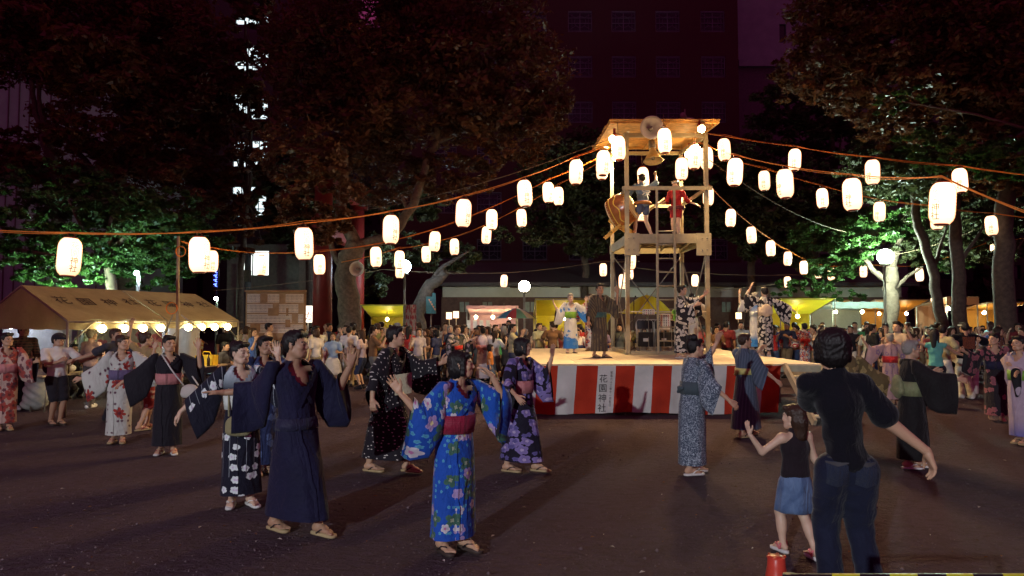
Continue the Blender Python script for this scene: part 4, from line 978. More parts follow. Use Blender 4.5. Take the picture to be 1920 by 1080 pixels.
# tower block with a lit stairwell
Y = 62.0; xof = lambda px: at(px, 540, Y).x; zof = lambda py: at(960, py, Y).z
root = empty('stair_tower_building', (xof(450), Y, 0), 'dark tall building whose stairwell windows glow white through the leaves', 'building')
ops = [(xof(432), xof(496), zof(y1), zof(y0)) for y0, y1 in ((-90, -60), (-20, 12), (30, 62), (85, 150), (176, 240), (264, 330), (350, 424))]
facade(root, xof(380), xof(620), 0, zof(-140), Y, 10, ops, mat('night_cladding', (.05, .045, .05), .8))
for a, b, c, d in ops:
    w = MB().box((0, 0, 0), (b - a, .04, d - c)).build('window', emit('stairwell_light', (.80, .95, 1.0), .8), root, ((a + b) / 2 - root.location.x, .3, (c + d) / 2))
    f = MB()
    for q in (.25, .5, .75): f.box(((q - .5) * (b - a), 0, 0), (.07, .06, d - c - .02))
    f.box((0, 0, -.2), (b - a - .02, .055, .09)); f.box((0, 0, -(d - c) / 2 + .45), (b - a - .02, .055, .9)); f.build('frame', GLASSD, w, (0, -.06, 0))
# lit shop window with dark pole (left of the notice board)
Y = 34.0; xof = lambda px: at(px, 540, Y).x; zof = lambda py: at(960, py, Y).z
root = empty('street_building', (xof(480), Y, 0), 'building with a white lit upper window behind the dark utility pole', 'building')
ops = [(xof(452), xof(503), zof(516), zof(470))]
facade(root, xof(425), xof(560), 0, zof(458), Y, 5, ops, mat('grey_cladding', (.16, .17, .16), .8))
a, b, c, d = ops[0]; w = MB().box((0, 0, 0), (b - a, .04, d - c)).build('window', emit('shop_light', (.92, 1.0, .92), 1.3), root, ((a + b) / 2 - root.location.x, .3, (c + d) / 2))
MB().box((0, 0, 0), (.05, .06, d - c - .02)).build('mullion', FRAMEM, w, (-.2, -.06, 0))
mb = MB().tube([(0, 0, 0), (0, 0, zof(455) * 30 / 34)], .14, 10); u = mb.build('utility_pole', mat('pole_concrete', (.06, .055, .06), .8), None, (at(463, 600, 30).x, 30, 0)); tag(u, 'dark utility pole in front of the white lit window', 'pole')
MB().box((0, -.16, 3.7), (.35, .25, .5)).build('switch_box', BARKD, u)
# vertical blue neon sign
Y = 31.0; c = at(405, 521, Y)
s_ = empty('neon_sign', (c.x, Y, 0), 'small vertical blue neon sign glowing beside the lit window', 'sign')
MB().box((0, 0, c.z), (.26, .12, .85)).build('panel', GLASSD, s_); MB().tube([(0, .1, 0), (0, .1, c.z)], .05, 8).build('post', GLASSD, s_)
m = MB()
for q in range(4): m.tube([(-.06, -.08, c.z + .30 - q * .2), (.07, -.08, c.z + .34 - q * .2), (.0, -.08, c.z + .24 - q * .2), (.08, -.08, c.z + .22 - q * .2)], .016, 5)
m.build('neon_tube', emit('blue_neon', (.08, .14, 1.0), 6), s_)
# dark city blocks added to hide the sky glow between the trees
for i, (x0, x1, hh, lab) in enumerate(((-62, -30, 38, 'added dark city block far away at the left behind the trees'), (-29, -12, 30, 'added dark city block in the distance behind the white tents'), (24, 44, 36, 'added dark city block far away behind the lamp tree'), (45, 72, 40, 'added dark city block far away at the right behind the trunks'))):
    e = empty('added_far_block', ((x0 + x1) / 2, 66, 0), lab, 'building'); ops = [(x, x + 1.6, z, z + 1.3) for x in np.arange(x0 + 2, x1 - 3, 3.6) for z in np.arange(2.5, hh - 2, 3.2)]
    facade(e, x0, x1, 0, hh, 66, 8, ops, mat('night_cladding', (.05, .045, .05), .8))
    o = MB().box((0, .3, hh / 2), (x1 - x0 - .4, .05, hh - .4)).build('glazing', GLASSD, e)
# long low shrine hall with white band of wall
Y = 38.0; xof = lambda px: at(px, 540, Y).x; zof = lambda py: at(960, py, Y).z
root = empty('low_hall', (xof(1100), Y, 0), 'long low hall with white upper wall and dark lower wall behind stalls', 'building')
PLAS = mat('white_plaster', (.42, .42, .37), .9, var=.15, scale=1); DKW = mat('dark_timber_wall', (.10, .055, .045), .8)
ops = []
for px in (965, 1060, 1170, 1270, 1385): ops.append((xof(px - 9), xof(px + 9), zof(540), zof(535)))
facade(root, xof(830), xof(1690), zof(557), zof(528), Y, 6, ops, PLAS, .1)
for a, b, c, d in ops: MB().box((0, 0, 0), (b - a, .03, d - c)).build('vent', DKW, root, ((a + b) / 2 - root.location.x, .08, (c + d) / 2))
ops = [(xof(p), xof(p + 18), zof(585), zof(566)) for p in (862, 905, 985, 1010, 1110, 1352, 1425)]
facade(root, xof(828), xof(1692), 0, zof(557.2), Y - .12, 6, ops, DKW)
for a, b, c, d in ops:
    w = MB().box((0, 0, 0), (b - a, .03, d - c)).build('window', mat('curtained_glass', (.20, .24, .20), .4), root, ((a + b) / 2 - root.location.x, .05, (c + d) / 2))
    MB().box((0, -.04, 0), (.05, .03, d - c - .02)).build('mullion', DKW, w)
ro = MB(); rx0, rx1 = xof(815) - root.location.x, xof(1705) - root.location.x; z = zof(528)
ro.add([(rx0, -1.0, z - .1), (rx1, -1.0, z - .1), (rx1, 3, z + 1.3), (rx0, 3, z + 1.3), (rx1, 7, z - .1), (rx0, 7, z - .1), (rx0, -1.0, z - .28), (rx1, -1.0, z - .28), (rx1, 7, z - .28), (rx0, 7, z - .28)], [(0, 1, 2, 3), (3, 2, 4, 5), (6, 7, 1, 0), (6, 9, 8, 7), (1, 7, 8, 4, 2), (0, 3, 5, 9, 6)])
ro.build('roof', mat('roof_tiles', (.05, .045, .05), .7), root)
# low roof dormer beside the leaning tree: teal sign board
c = at(808, 570, 30); s_ = empty('teal_signboard', (c.x, 30, 0), 'narrow teal signboard with orange marks standing beside the leaning tree', 'sign')
MB().box((0, 0, c.z - .05), (.42, .05, .75)).build('panel', mat('teal_board', (.03, .085, .09), .6), s_); MB().box((.12, 0, c.z + .40), (.14, .05, .16)).build('crest', mat('teal_board'), s_)
MB().tube([(0, .06, 0), (0, .06, c.z)], .035, 8).build('post', DKW, s_)
m = MB()
for q in range(5): m.add([(-.12 + .06 * q, -.03, c.z + .2 - q * .1), (-.04 + .06 * q, -.03, c.z + .22 - q * .1), (-.05 + .06 * q, -.03, c.z + .11 - q * .1)], [(0, 1, 2)])
m.build('mark', mat('orange_print', (.5, .16, .06), .6), s_)

# ------------------------------------------------------------------ torii gate
RED = mat('vermilion_paint', (.20, .020, .016), .5, var=.25, scale=3, bump=.1); Y = 24.0
c = at(604, 600, Y); c2 = at(668, 600, 30.0); g = empty('torii_gate', (c.x, Y, 0), 'large red shrine gate whose pillars rise behind the crowd, left of the old tree', 'gate')
d = Vector((c2.x - c.x, 6.0, 0)); H_ = 6.9
for p, lab in ((Vector(), ''), (d, '')):
    MB().tube([p, p + Vector((0, 0, H_))], [.34, .30], 28).build('pillar', RED, g)
    MB().lathe([(.0, 0), (.44, 0), (.44, .5), (.37, .62)], 24, p).build('pillar_base', mat('black_base', (.02, .02, .02), .5), g)
u = d.normalized()
MB().bar(-u * 1.1 + Vector((0, 0, 5.0)), d + u * 1.1 + Vector((0, 0, 5.0)), .26, .42).build('tie_beam', RED, g)
MB().bar(-u * 1.4 + Vector((0, 0, 6.95)), d + u * 1.4 + Vector((0, 0, 6.95)), .42, .40).build('lintel', RED, g); MB().bar(-u * 1.7 + Vector((0, 0, 7.27)), d + u * 1.7 + Vector((0, 0, 7.27)), .6, .22).build('roof_beam', mat('black_base'), g)
MB().bar(d / 2 + Vector((0, 0, 5.25)), d / 2 + Vector((0, 0, 6.7)), .3, .1).build('name_plate', RED, g)

# ------------------------------------------------------------------ notice board with paper slips
Y = 19.5; a = at(463, 548, Y); b = at(570, 638, Y); w, h = b.x - a.x, a.z - b.z
nb = empty('notice_board', ((a.x + b.x) / 2, Y, 0), 'wide board covered with rows of pale donor slips beside the left tent', 'notice board')
zc = (a.z + b.z) / 2
MB().box((0, 0, zc), (w, .04, h)).build('board', mat('board_wood', (.36, .24, .13), .8), nb); MB().box((0, -.02, zc + h / 2 + .03), (w + .1, .10, .05)).build('top_rail', mat('rail_wood', (.30, .17, .08), .8), nb)
for x in (-w / 2, w / 2): MB().box((x, .03, (zc + h / 2) / 2), (.06, .06, zc + h / 2)).build('post', mat('rail_wood'), nb)
slip = MB().box((0, 0, 0), (.034, .004, .235)); sm = mat('slip_paper', (.80, .72, .58), .85, bump=0); slipmesh = None; r = random.Random(5)
ink = MB()
for row in range(4):
    for q in range(44):
        x = -w / 2 + .04 + q * (w - .08) / 43; z = zc + h / 2 - .17 - row * .285
        if (row, q // 5) in ((0, 2), (1, 4), (0, 5), (3, 1), (2, 7), (1, 8)): continue
        if slipmesh is None: o = slip.build('paper_slip', sm, nb, (x, -.024, z)); slipmesh = o.data
        else: link('paper_slip', slipmesh, nb, (x, -.024 - r.random() * .002, z))
        for s_ in range(5): ink.box((x, -.0285, z + .085 - s_ * .042), (.016, .001, .020 + r.random() * .008))
ib = ink.build('slip_writing', mat('ink', (.04, .03, .03), .8, bump=0), nb); kind(ib, 'stuff')
for x, z, ww in ((-.30, zc + h / 2 - .17, .16), (-.05, zc + .12, .30), (.34, zc + .12, .06), (-.55, zc - .32, .28), (.36, zc - .2, .14)): MB().box((x, -.03, z), (ww, .006, .22)).build('kraft_sheet', mat('kraft', (.34, .21, .10), .8), nb)
# ------------------------------------------------------------------ stage
SX0, SX1, SY0, SY1, SZ = .33, 5.93, 13.3, 20.6, .96
WOODL = mat('pale_plywood', (.62, .52, .36), .7, var=.2, scale=3, bump=.1); TIMB = mat('old_timber', (.40, .30, .18), .8, var=.35, scale=5); STEEL = mat('galvanised_steel', (.36, .31, .20), .45, metal=.35, var=.2, scale=7, bump=.1); STEELD = mat('dull_steel', (.24, .22, .19), .5, metal=.4, var=.25)
st = empty('stage', ((SX0 + SX1) / 2, (SY0 + SY1) / 2, 0), 'low square dance stage of pale boards under the lantern tower', 'stage')
cx, cy = (SX0 + SX1) / 2, (SY0 + SY1) / 2
pm = None; nx, ny = 6, 4
for i in range(nx):
    for j in range(ny):
        w, d = (SX1 - SX0) / nx, (SY1 - SY0) / ny; p = (SX0 + (i + .5) * w - cx, SY0 + (j + .5) * d - cy, SZ - .02)
        if pm is None: o = MB().box((0, 0, 0), (w - .008, d - .008, .04)).build('deck_panel', WOODL, st, p); pm = o.data
        else: link('deck_panel', pm, st, p)
m = MB().box((0, -(SY1 - SY0) / 2 - .02, SZ - .085), (SX1 - SX0 + .06, .04, .12)).box((0, (SY1 - SY0) / 2 + .02, SZ - .085), (SX1 - SX0 + .06, .04, .12))
for s_ in (-1, 1): m.box((s_ * ((SX1 - SX0) / 2 + .015), 0, SZ - .085), (.03, SY1 - SY0, .12))
m.build('fascia', mat('grey_green_timber', (.34, .37, .28), .8), st)
legm = None
for x in (-2.7, -1.35, 0, 1.35, 2.7):
    for y in (-3.5, -1.7, .2, 1.9, 3.5):
        if legm is None: o = MB().box((0, 0, 0), (.07, .07, SZ - .05)).build('support_leg', STEELD, st, (x, y, (SZ - .05) / 2)); legm = o.data
        else: link('support_leg', legm, st, (x, y, (SZ - .05) / 2))
MB().box((0, -3.5, .35), (5.5, .04, .05)).build('cross_rail', STEELD, st)
# red and white curtain
bounds = [1001, 1008, 1046, 1081, 1121, 1154, 1190, 1224, 1259, 1295, 1330, 1361, 1395, 1428, 1462]
bx = [at(b, 682, SY0).x for b in bounds]; bx[0] = SX0 + .02
cu = empty('festival_curtain', ((bx[0] + bx[-1]) / 2, SY0 - .06, 0), 'red and white striped festival curtain hung along the stage front', 'curtain')
def cloth_m(name, a, b):
    t = NT(name); o = t.gen(); c = t.mix(t.ramp(t.noise(o, 3, 4), .3, .7), a, b); t.bsdf(c, .85, .15, bump=t.noise(o, 10, 4, .6, 1.2), bstr=.6, bdist=.02, **{'Sheen Weight': .2}); return t.m
CR = cloth_m('red_curtain_cloth', (.36, .030, .012), (.46, .042, .016)); CW = cloth_m('white_curtain_cloth', (.48, .50, .46), (.60, .60, .56))
def cpt(x, v):
    z = .93 - v * (.90 + .02 * math.sin(x * 2.1)); y = .03 * math.sin(x * 7 + v * 2) * v + .018 * math.sin(x * 19 + 1) * v + .012 * math.sin(v * 9 + x * 3); return (x - cu.location.x, -y, z)
for i in range(len(bx) - 1):
    a, b = bx[i], bx[i + 1]; sk = .06
    m = MB().grid(lambda u, v, a=a, b=b: cpt(a + (b - a) * u - sk * v * 1.1, v), 10, 14); m.sm = [True] * len(m.f)
    o = m.build('white_stripe' if i % 2 == 0 else 'red_stripe', CW if i % 2 == 0 else CR, cu)
INK = mat('black_ink', (.03, .025, .025), .8, bump=0)
def vtext(s_, size, x, z, step, sq=1.0):
    m = MB()
    for q, ch in enumerate(s_):
        v, f = text_mesh(ch, size); zz = z - q * step
        m.add([Vector(cpt(x + p[0] * sq - .06 * ((.93 - zz) / .9), (.93 - (zz + p[1])) / .9)) + Vector((0, -.012, 0)) for p in v], f)
    return m
xc = at(1134, 730, SY0).x
vtext('花園神社', .165, xc - .02, .69, .185).build('lettering', INK, cu); vtext('昭和六十三年十一月吉日', .06, xc + .13, .80, .062, .8).build('small_lettering', INK, cu)
# steps at the right end
sp = empty('stage_steps', (5.54, SY0 - .1, 0), 'open wooden steps leading down from the right front corner of the stage', 'steps')
for x in (-.36, .36): MB().bar((x, .02, .93), (x, -1.25, .03), .05, .14, up=(0, 0, 1)).build('stringer', mat('worn_board', (.50, .43, .28), .8), sp)
for q in range(4): MB().box((0, -.16 - .29 * q, .74 - .205 * q), (.68, .24, .035)).build('tread', mat('worn_board'), sp)

# ------------------------------------------------------------------ tower
TX0, TX1, TY0, TY1 = 2.80, 4.74, 16.8, 19.3; tcx, tcy = (TX0 + TX1) / 2, (TY0 + TY1) / 2
PZ = 3.90   # top of the drummers' floor
tw = empty('drum_tower', (tcx, tcy, SZ), 'tall steel scaffold tower with plank roof and drummers floor on the stage', 'tower')
def L(x, y, z): return Vector((x - tcx, y - tcy, z - SZ))
corners = [(TX0, TY0), (TX1, TY0), (TX0, TY1), (TX1, TY1)]
for x, y in corners:
    pt_ = 6.38 if y < 18 else 6.54; MB().box(L(x, y, (SZ + pt_) / 2 + .02), (.095, .095, pt_ - SZ - .04)).build('post', STEEL, tw)
for a, b in ((0, 1), (2, 3), (0, 2), (1, 3)):
    A, B = corners[a], corners[b]; e = .062; dx = e if A[0] != B[0] else 0; dy = e if A[1] != B[1] else 0
    MB().bar(L(A[0] + dx, A[1] + dy, SZ + .05), L(B[0] - dx, B[1] - dy, SZ + .05), .08, .08).build('base_rail', STEEL, tw)
    MB().bar(L(A[0] - dx, A[1] - dy - (.065 if dx else 0) * (1 if A[1] < 18 else -1), PZ - .14), L(B[0] + dx, B[1] + dy - (.065 if dx else 0) * (1 if A[1] < 18 else -1), PZ - .12), .05, .23).build('floor_beam', STEEL, tw)
    MB().bar(L(A[0] - dx * 2, A[1] - (.085 if dx else 0) * (1 if A[1] < 18 else -1) - dy * 2, 5.0), L(B[0] + dx * 2, B[1] - (.085 if dx else 0) * (1 if A[1] < 18 else -1) + dy * 2, 5.0), .045, .09).build('hand_rail', STEEL, tw)
for x in (TX0, TX1):
    g = MB().box(L(x + (.10 if x < 3.5 else -.10), TY0 - .10, PZ - .27), (.36, .02, .54)).build('gusset_plate', STEEL, tw)
    m = MB()
    for q in range(4): m.lathe([(0, -.012), (.018, -.012), (.018, 0)], 8, L(x + (.02 if x < 3.5 else -.02) + (.12 * (q % 2) if x < 3.5 else -.12 * (q % 2)), TY0 - .112, PZ - .12 - .28 * (q // 2)), axis=(0, 1, 0))
    m.build('bolt', STEELD, g)
for q in range(5): MB().bar(L(TX0 + .06, TY0 + .35 + .45 * q, PZ - .10), L(TX1 - .06, TY0 + .35 + .45 * q, PZ - .10), .05, .07).build('joist', STEEL, tw)
for q in range(3): MB().bar(L(TX0 + .35 + q * .6, TY0 + .05, PZ - .165), L(TX0 + .75 + q * .6, TY1 - .05, PZ - .165), .04, .05).build('floor_strut', STEEL, tw)
npl = 11
for q in range(npl):
    w = (TX1 - TX0 - .14) / npl
    MB().box(L(TX0 + .07 + w * (q + .5), tcy, PZ - .045), (w - .012, TY1 - TY0 - .1, .035)).build('floor_plank', TIMB, tw)
for y, zt_ in ((TY0, 6.32), (TY1, 6.48)): MB().bar(L(TX0 + .06, y, zt_), L(TX1 - .06, y, zt_), .06, .10).build('top_beam', STEEL, tw)
for x in (TX0, TX1): MB().bar(L(x, TY0 + .06, 6.32), L(x, TY1 - .06, 6.48), .06, .10).build('top_beam', STEEL, tw)
# diagonal braces and guy rods
for A, B, r in (((TX0, TY0 + .1, 3.4), (TX0, TY1 - .1, 1.1), .018), ((TX0, TY0 + .1, 1.1), (TX0, TY1 - .1, 3.4), .018), ((TX1, TY0 + .1, 3.4), (TX1, TY1 - .1, 1.1), .018), ((TX1, TY0 + .1, 1.1), (TX1, TY1 - .1, 3.4), .022), ((TX0, TY1, 3.6), (TX1, TY1, 1.1), .016), ((TX1, TY1, 3.6), (TX0, TY1, 1.1), .016), ((TX0 + .1, TY0 + .1, 3.6), (TX0 + .02, TY0 + .5, 1.0), .024)):
    MB().tube([L(*A), L(*B)], r, 8).build('brace', STEELD, tw)
for y in (TY0 + .0,): MB().tube([L(TX0 + .06, TY0 - .075, 2.0), L(TX1 - .06, TY0 - .075, 2.0)], .014, 6).build('rope_rail', mat('white_rope', (.55, .5, .4), .8), tw)
MB().tube([L(TX0, TY0 + .06, 2.0), L(TX0, TY1 - .06, 2.0)], .014, 6).build('rope_rail', mat('white_rope'), tw)
# ladder
lx0, lx1 = at(1233, 550, TY0 - .15).x, at(1266, 550, TY0 - .15).x
for x in (lx0, lx1): MB().bar(L(x, TY0 - .16, 4.98), L(x, TY0 - .16, SZ + .02), .055, .035).build('ladder_rail', STEEL, tw)
for q in range(9): MB().tube([L(lx0 + .02, TY0 - .16, 1.30 + q * .33), L(lx1 - .02, TY0 - .16, 1.30 + q * .33)], .017, 8).build('rung', STEEL, tw)
# roof of planks
RX0, RX1, RY0, RY1 = 2.32, 4.95, 16.25, 19.65; rz0, rz1 = 6.55, 6.74; PLK = mat('amber_plank', (.66, .36, .10), .6, var=.4, scale=7, bump=.3)
nr = 14
for q in range(nr):
    y0 = RY0 + (RY1 - RY0) * q / nr; z = rz0 + (rz1 - rz0) * (q + .5) / nr + .012 * (q % 2)
    MB().box(L((RX0 + RX1) / 2, y0 + (RY1 - RY0) / nr / 2, z), (RX1 - RX0 + .03 * math.sin(q * 5), (RY1 - RY0) / nr - .012, .022)).build('roof_plank', PLK, tw)
for x in (RX0 + .04, tcx, RX1 - .04): MB().bar(L(x, RY0 + .02, rz0 - .045), L(x, RY1 - .02, rz1 - .045), .05, .06).build('rafter', PLK, tw)
for y, z in ((RY0 + .08, rz0), (RY1 - .08, rz1)): MB().bar(L(RX0 + .07, y, z - .046), L(RX1 - .07, y, z - .046), .045, .05).build('purlin', PLK, tw)
MB().box(L((RX0 + RX1) / 2, RY1 + .03, rz1 - .01), (RX1 - RX0 + .04, .03, .09)).build('fascia_board', PLK, tw)
# horn speakers
HORN = mat('horn_grey', (.66, .62, .52), .45, var=.1, bump=0); HORND = mat('horn_throat', (.28, .25, .21), .6, bump=0)
def horn(c, axis, r, label, depth=None, col=HORN, group='horn speakers'):
    d = depth or r * 1.25; e = empty('horn_speaker', c, label, 'loudspeaker', group); ax = Vector(axis).normalized()
    MB().lathe([(r, 0), (r * 1.03, .01), (r * 1.0, .02), (r * .62, -d * .45), (r * .32, -d * .85), (r * .25, -d)], 28, axis=ax).lathe([(r * .98, .004), (r * .60, -d * .42), (r * .30, -d * .8), (.0, -d * .8)], 28, axis=ax).build('bell', col, e)
    MB().lathe([(0, -.02), (r * .14, -.03), (r * .20, -d * .5), (r * .2, -d * .8)], 14, axis=ax).build('inner_cone', HORND, e)
    MB().lathe([(0, -d * 1.6), (r * .34, -d * 1.6), (r * .36, -d * 1.05), (r * .2, -d * .98)], 16, axis=ax).build('driver', HORND, e)
    s_ = Vector((0, 0, 1)) if abs(ax.z) < .7 else Vector((0, 1, 0)); MB().bar(-ax * d * .9, -ax * d * .9 + s_ * r * 1.2, .03, .03).build('bracket', STEELD, e); return e
horn(at(1222, 239, 16.02), (-.10, -1, -.12), .265, 'round grey horn speaker facing the camera under the front of the tower roof')
horn(at(1225, 301, 18.2) , (.02, -.25, -1), .255, 'horn speaker pointing down at the middle of the tower roof', .36, mat('cream_horn', (.62, .50, .28), .35, bump=0))
horn(at(1171, 240, 17.6), (-.9, -.1, -.2), .20, 'horn speaker turned sideways under the left side of the tower roof')
horn(at(1290, 232, 17.6), (.5, .7, -.35), .20, 'dark horn speaker seen from behind under the right side of the tower roof', None, HORND)
horn(at(669, 504, 21.9), (.02, -1, -.05), .23, 'grey horn speaker strapped to the forked trunk of the old tree')
# floodlights on the roof corners
REDP = mat('red_lamp_bracket', (.38, .05, .03), .5, bump=0); BULB = emit('floodlamp_glass', (1.0, .64, .26), 80); REFL = mat('reflector', (.6, .55, .45), .3, metal=.6, bump=0)
def flood(c, aim, label, power, r=.085, spot=150):
    e = empty('floodlight', c, label, 'floodlight', 'floodlights on the tower'); ax = Vector(aim).normalized()
    MB().lathe([(.04, -.16), (r * .7, -.12), (r * 1.02, -.07), (r * 1.0, -.07), (r * .66, -.115), (.03, -.15)], 20, axis=ax).build('reflector_bowl', REFL, e)
    MB().lathe([(0, .06), (r * .7, .04), (r, -.02), (r * .8, -.07), (0, -.1)], 16, axis=ax).build('bulb', BULB, e)
    MB().lathe([(0, -.24), (.05, -.24), (.05, -.12), (0, -.12)], 12, axis=ax).build('lamp_holder', REDP, e); MB().bar(-ax * .20, -ax * .20 + Vector((0, 0, .16)), .05, .03).build('clamp', REDP, e)
    ld = bpy.data.lights.new('floodlight_beam', 'SPOT'); ld.energy = power; ld.color = (1.0, .66, .30); ld.spot_size = math.radians(spot); ld.spot_blend = .5; ld.shadow_soft_size = .05
    lo = bpy.data.objects.new('floodlight_beam', ld); COL.objects.link(lo); lo.parent = e; lo.location = ax * .09; lo.rotation_euler = ax.to_track_quat('-Z', 'Y').to_euler(); return e
flood(at(1148, 262, 16.2), (-.35, -.62, -.7), 'glaring floodlight clamped at the front left corner of the tower roof', 1050)
flood(at(1316, 243, 16.15), (.10, -.70, -.72), 'glaring floodlight clamped at the front right corner of the tower roof', 720)
flood(at(1153, 297, 18.9), (-.6, .2, -.7), 'small white floodlight at the rear left post of the tower', 450)
flood(at(1290, 291, 18.6), (-.25, -.3, -1), 'white floodlight at the rear right of the tower above the red-clad drummer', 900)

# ------------------------------------------------------------------ drum on its stand
DR = mat('lacquered_drum', (.30, .10, .03), .25, var=.4, scale=4, bump=0, spec=.6); HIDE = mat('drum_hide', (.72, .58, .34), .6, bump=0); YW = mat('yellow_pine', (.66, .38, .07), .5, var=.25)
dc = at(1166, 394, 17.75); dr = empty('taiko_drum', dc, 'big barrel drum with pale hide tilted on its stand in the tower', 'drum'); ax = Vector((.80, -.42, .38)).normalized()
MB().lathe([(.36, -.30), (.41, -.18), (.43, 0), (.41, .18), (.36, .30)], 32, axis=ax).build('barrel', DR, dr)
for s_ in (-1, 1): MB().lathe([(0, s_ * .305), (.345, s_ * .305), (.372, s_ * .29), (.375, s_ * .25)], 32, axis=ax).build('drumhead', HIDE, dr)
m = MB(); R = Vector((0, 0, 1)).rotation_difference(ax).to_matrix()
for s_ in (-1, 1):
    for q in range(30):
        a = q * 2 * PI / 30; m.sphere(R @ Vector((.385 * math.cos(a), .385 * math.sin(a), s_ * .245)), .013, 6, 4)
m.build('tack', mat('brass', (.55, .38, .1), .3, metal=.8, bump=0), dr)
m = MB().tube([R @ Vector((.437 * math.cos(a), .437 * math.sin(a), .04 * math.sin(a * 6))) for a in np.linspace(0, 2 * PI, 41)], .014, 6); m.build('rope', mat('yellow_rope', (.70, .50, .08), .7), dr)
m2 = MB().tube([R @ Vector((.41 * math.cos(a), .41 * math.sin(a), -.17)) for a in np.linspace(0, 2 * PI, 33)], .012, 6); m2.build('rope', mat('yellow_rope'), dr)
sd_ = empty('drum_stand', (dc.x, dc.y, PZ), 'crossed yellow pine stand holding the tilted drum', 'drum stand')
for a, b in (((-.42, -.1, .02), (.30, -.1, .62)), ((.42, -.1, .02), (-.30, -.1, .50)), ((-.42, .22, .02), (.30, .22, .62)), ((.42, .22, .02), (-.30, .22, .50))): MB().bar(a, b, .07, .09).build('crossed_leg', YW, sd_)
for a, b in (((-.1, -.25, .31), (-.1, .36, .31)), ((.33, -.22, .60), (.33, .34, .60)), ((-.28, -.22, .16), (-.28, .34, .16))): MB().bar(a, b, .06, .06).build('cross_bar', YW, sd_)

# ------------------------------------------------------------------ folding chairs and small things in the tower base
CHF = mat('chair_frame', (.42, .40, .36), .3, metal=.6, bump=0); CHP = mat('black_vinyl', (.014, .012, .014), .4, bump=.1)
def folded_chair(x, y, rz_, label, tilt=.14):
    e = empty('folding_chair', (x, y, SZ), label, 'chair', 'folded chairs stacked in the tower base', rz_); T = lambda p: Vector((p[0], p[1] + p[2] * tilt, p[2]))
    m = MB().tube([T((-.21, 0, .0)), T((-.21, 0, .78)), T((-.16, 0, .85)), T((.16, 0, .85)), T((.21, 0, .78)), T((.21, 0, .0))], .012, 8); m.build('frame', CHF, e)
    MB().tube([T((-.17, .03, .0)), T((-.17, .03, .62))], .011, 6).tube([T((.17, .03, .0)), T((.17, .03, .62))], .011, 6).tube([T((-.17, .03, .06)), T((.17, .03, .06))], .010, 6).build('rear_frame', CHF, e)
    m = MB().grid(lambda u, v: T((-.19 + .38 * u, -.02 - .02 * math.sin(u * PI), .62 + .20 * v)), 8, 4).grid(lambda u, v: T((-.19 + .38 * u, .01, .62 + .20 * v)), 8, 4); m.build('backrest', CHP, e)
    MB().box(T((0, -.035, .36)), (.37, .03, .36), 0, (tilt, 0, 0)).build('seat', CHP, e); MB().box(T((0, -.055, .37)), (.12, .006, .12), 0, (-tilt, 0, 0)).build('label_patch', mat('patch', (.5, .47, .42), .7, bump=0), e); return e
cxs = [(at(1210, 640, 17.25).x, 17.2, .03, 'front black folding chair of the stack, left of the ladder'), (at(1216, 640, 17.4).x, 17.33, -.02, 'second black folding chair leaning behind the front one'), (at(1222, 640, 17.5).x, 17.45, -.05, 'rearmost black folding chair of the left stack'),
       (at(1244, 640, 17.25).x, 17.2, .05, 'black folding chair of the right stack, seen through the ladder'), (at(1252, 640, 17.4).x, 17.34, .02, 'rear black folding chair of the right stack behind the ladder')]
for x, y, r_, lab in cxs: folded_chair(x, y, r_, lab)
PAP = mat('white_paper', (.62, .58, .50), .85, bump=0)
for (px, py, Y, w, h, lab, txt) in ((1216, 585, 17.18, .30, .14, 'small white notice sheet propped above the folded chairs', '御神酒'), (1245, 604, 17.05, .30, .40, 'tall white notice with vertical red and black writing behind the ladder', '寄附')):
    c = at(px, py, Y); e = MB().box((0, 0, 0), (w, .01, h)).build('notice_sheet', PAP, None, c); tag(e, lab, 'notice', None); m = MB(); r = random.Random(px)
    for q in range(int(w / .055)):
        for z in range(int(h / .045)): m.box((-w / 2 + .04 + q * .055, -.007, h / 2 - .035 - z * .042), (.020 + r.random() * .008, .003, .022 + r.random() * .006), 1 if q % 3 == 1 else 0)
    m.build('writing', [INK, mat('red_ink', (.42, .05, .04), .8, bump=0)], e)
    MB().tube([(0, .02, -h / 2), (0, .02, -(c.z - SZ))], .008, 6).build('stick', STEELD, e)
ms = empty('microphone_stand', (at(1189, 640, 17.8).x, 17.8, SZ), 'thin black microphone stand left of the folded chairs', 'microphone stand')
MB().tube([(0, 0, .03), (0, 0, 1.35), (.02, -.05, 1.42)], .012, 8).build('pole', CHP, ms); MB().sphere((.03, -.07, 1.44), (.025, .03, .025), 8, 6).build('microphone', CHP, ms)
for q in range(3): a = q * 2.1 + .3; MB().tube([(0, 0, .12), (.22 * math.cos(a), .22 * math.sin(a), .01)], .009, 6).build('foot', CHP, ms)

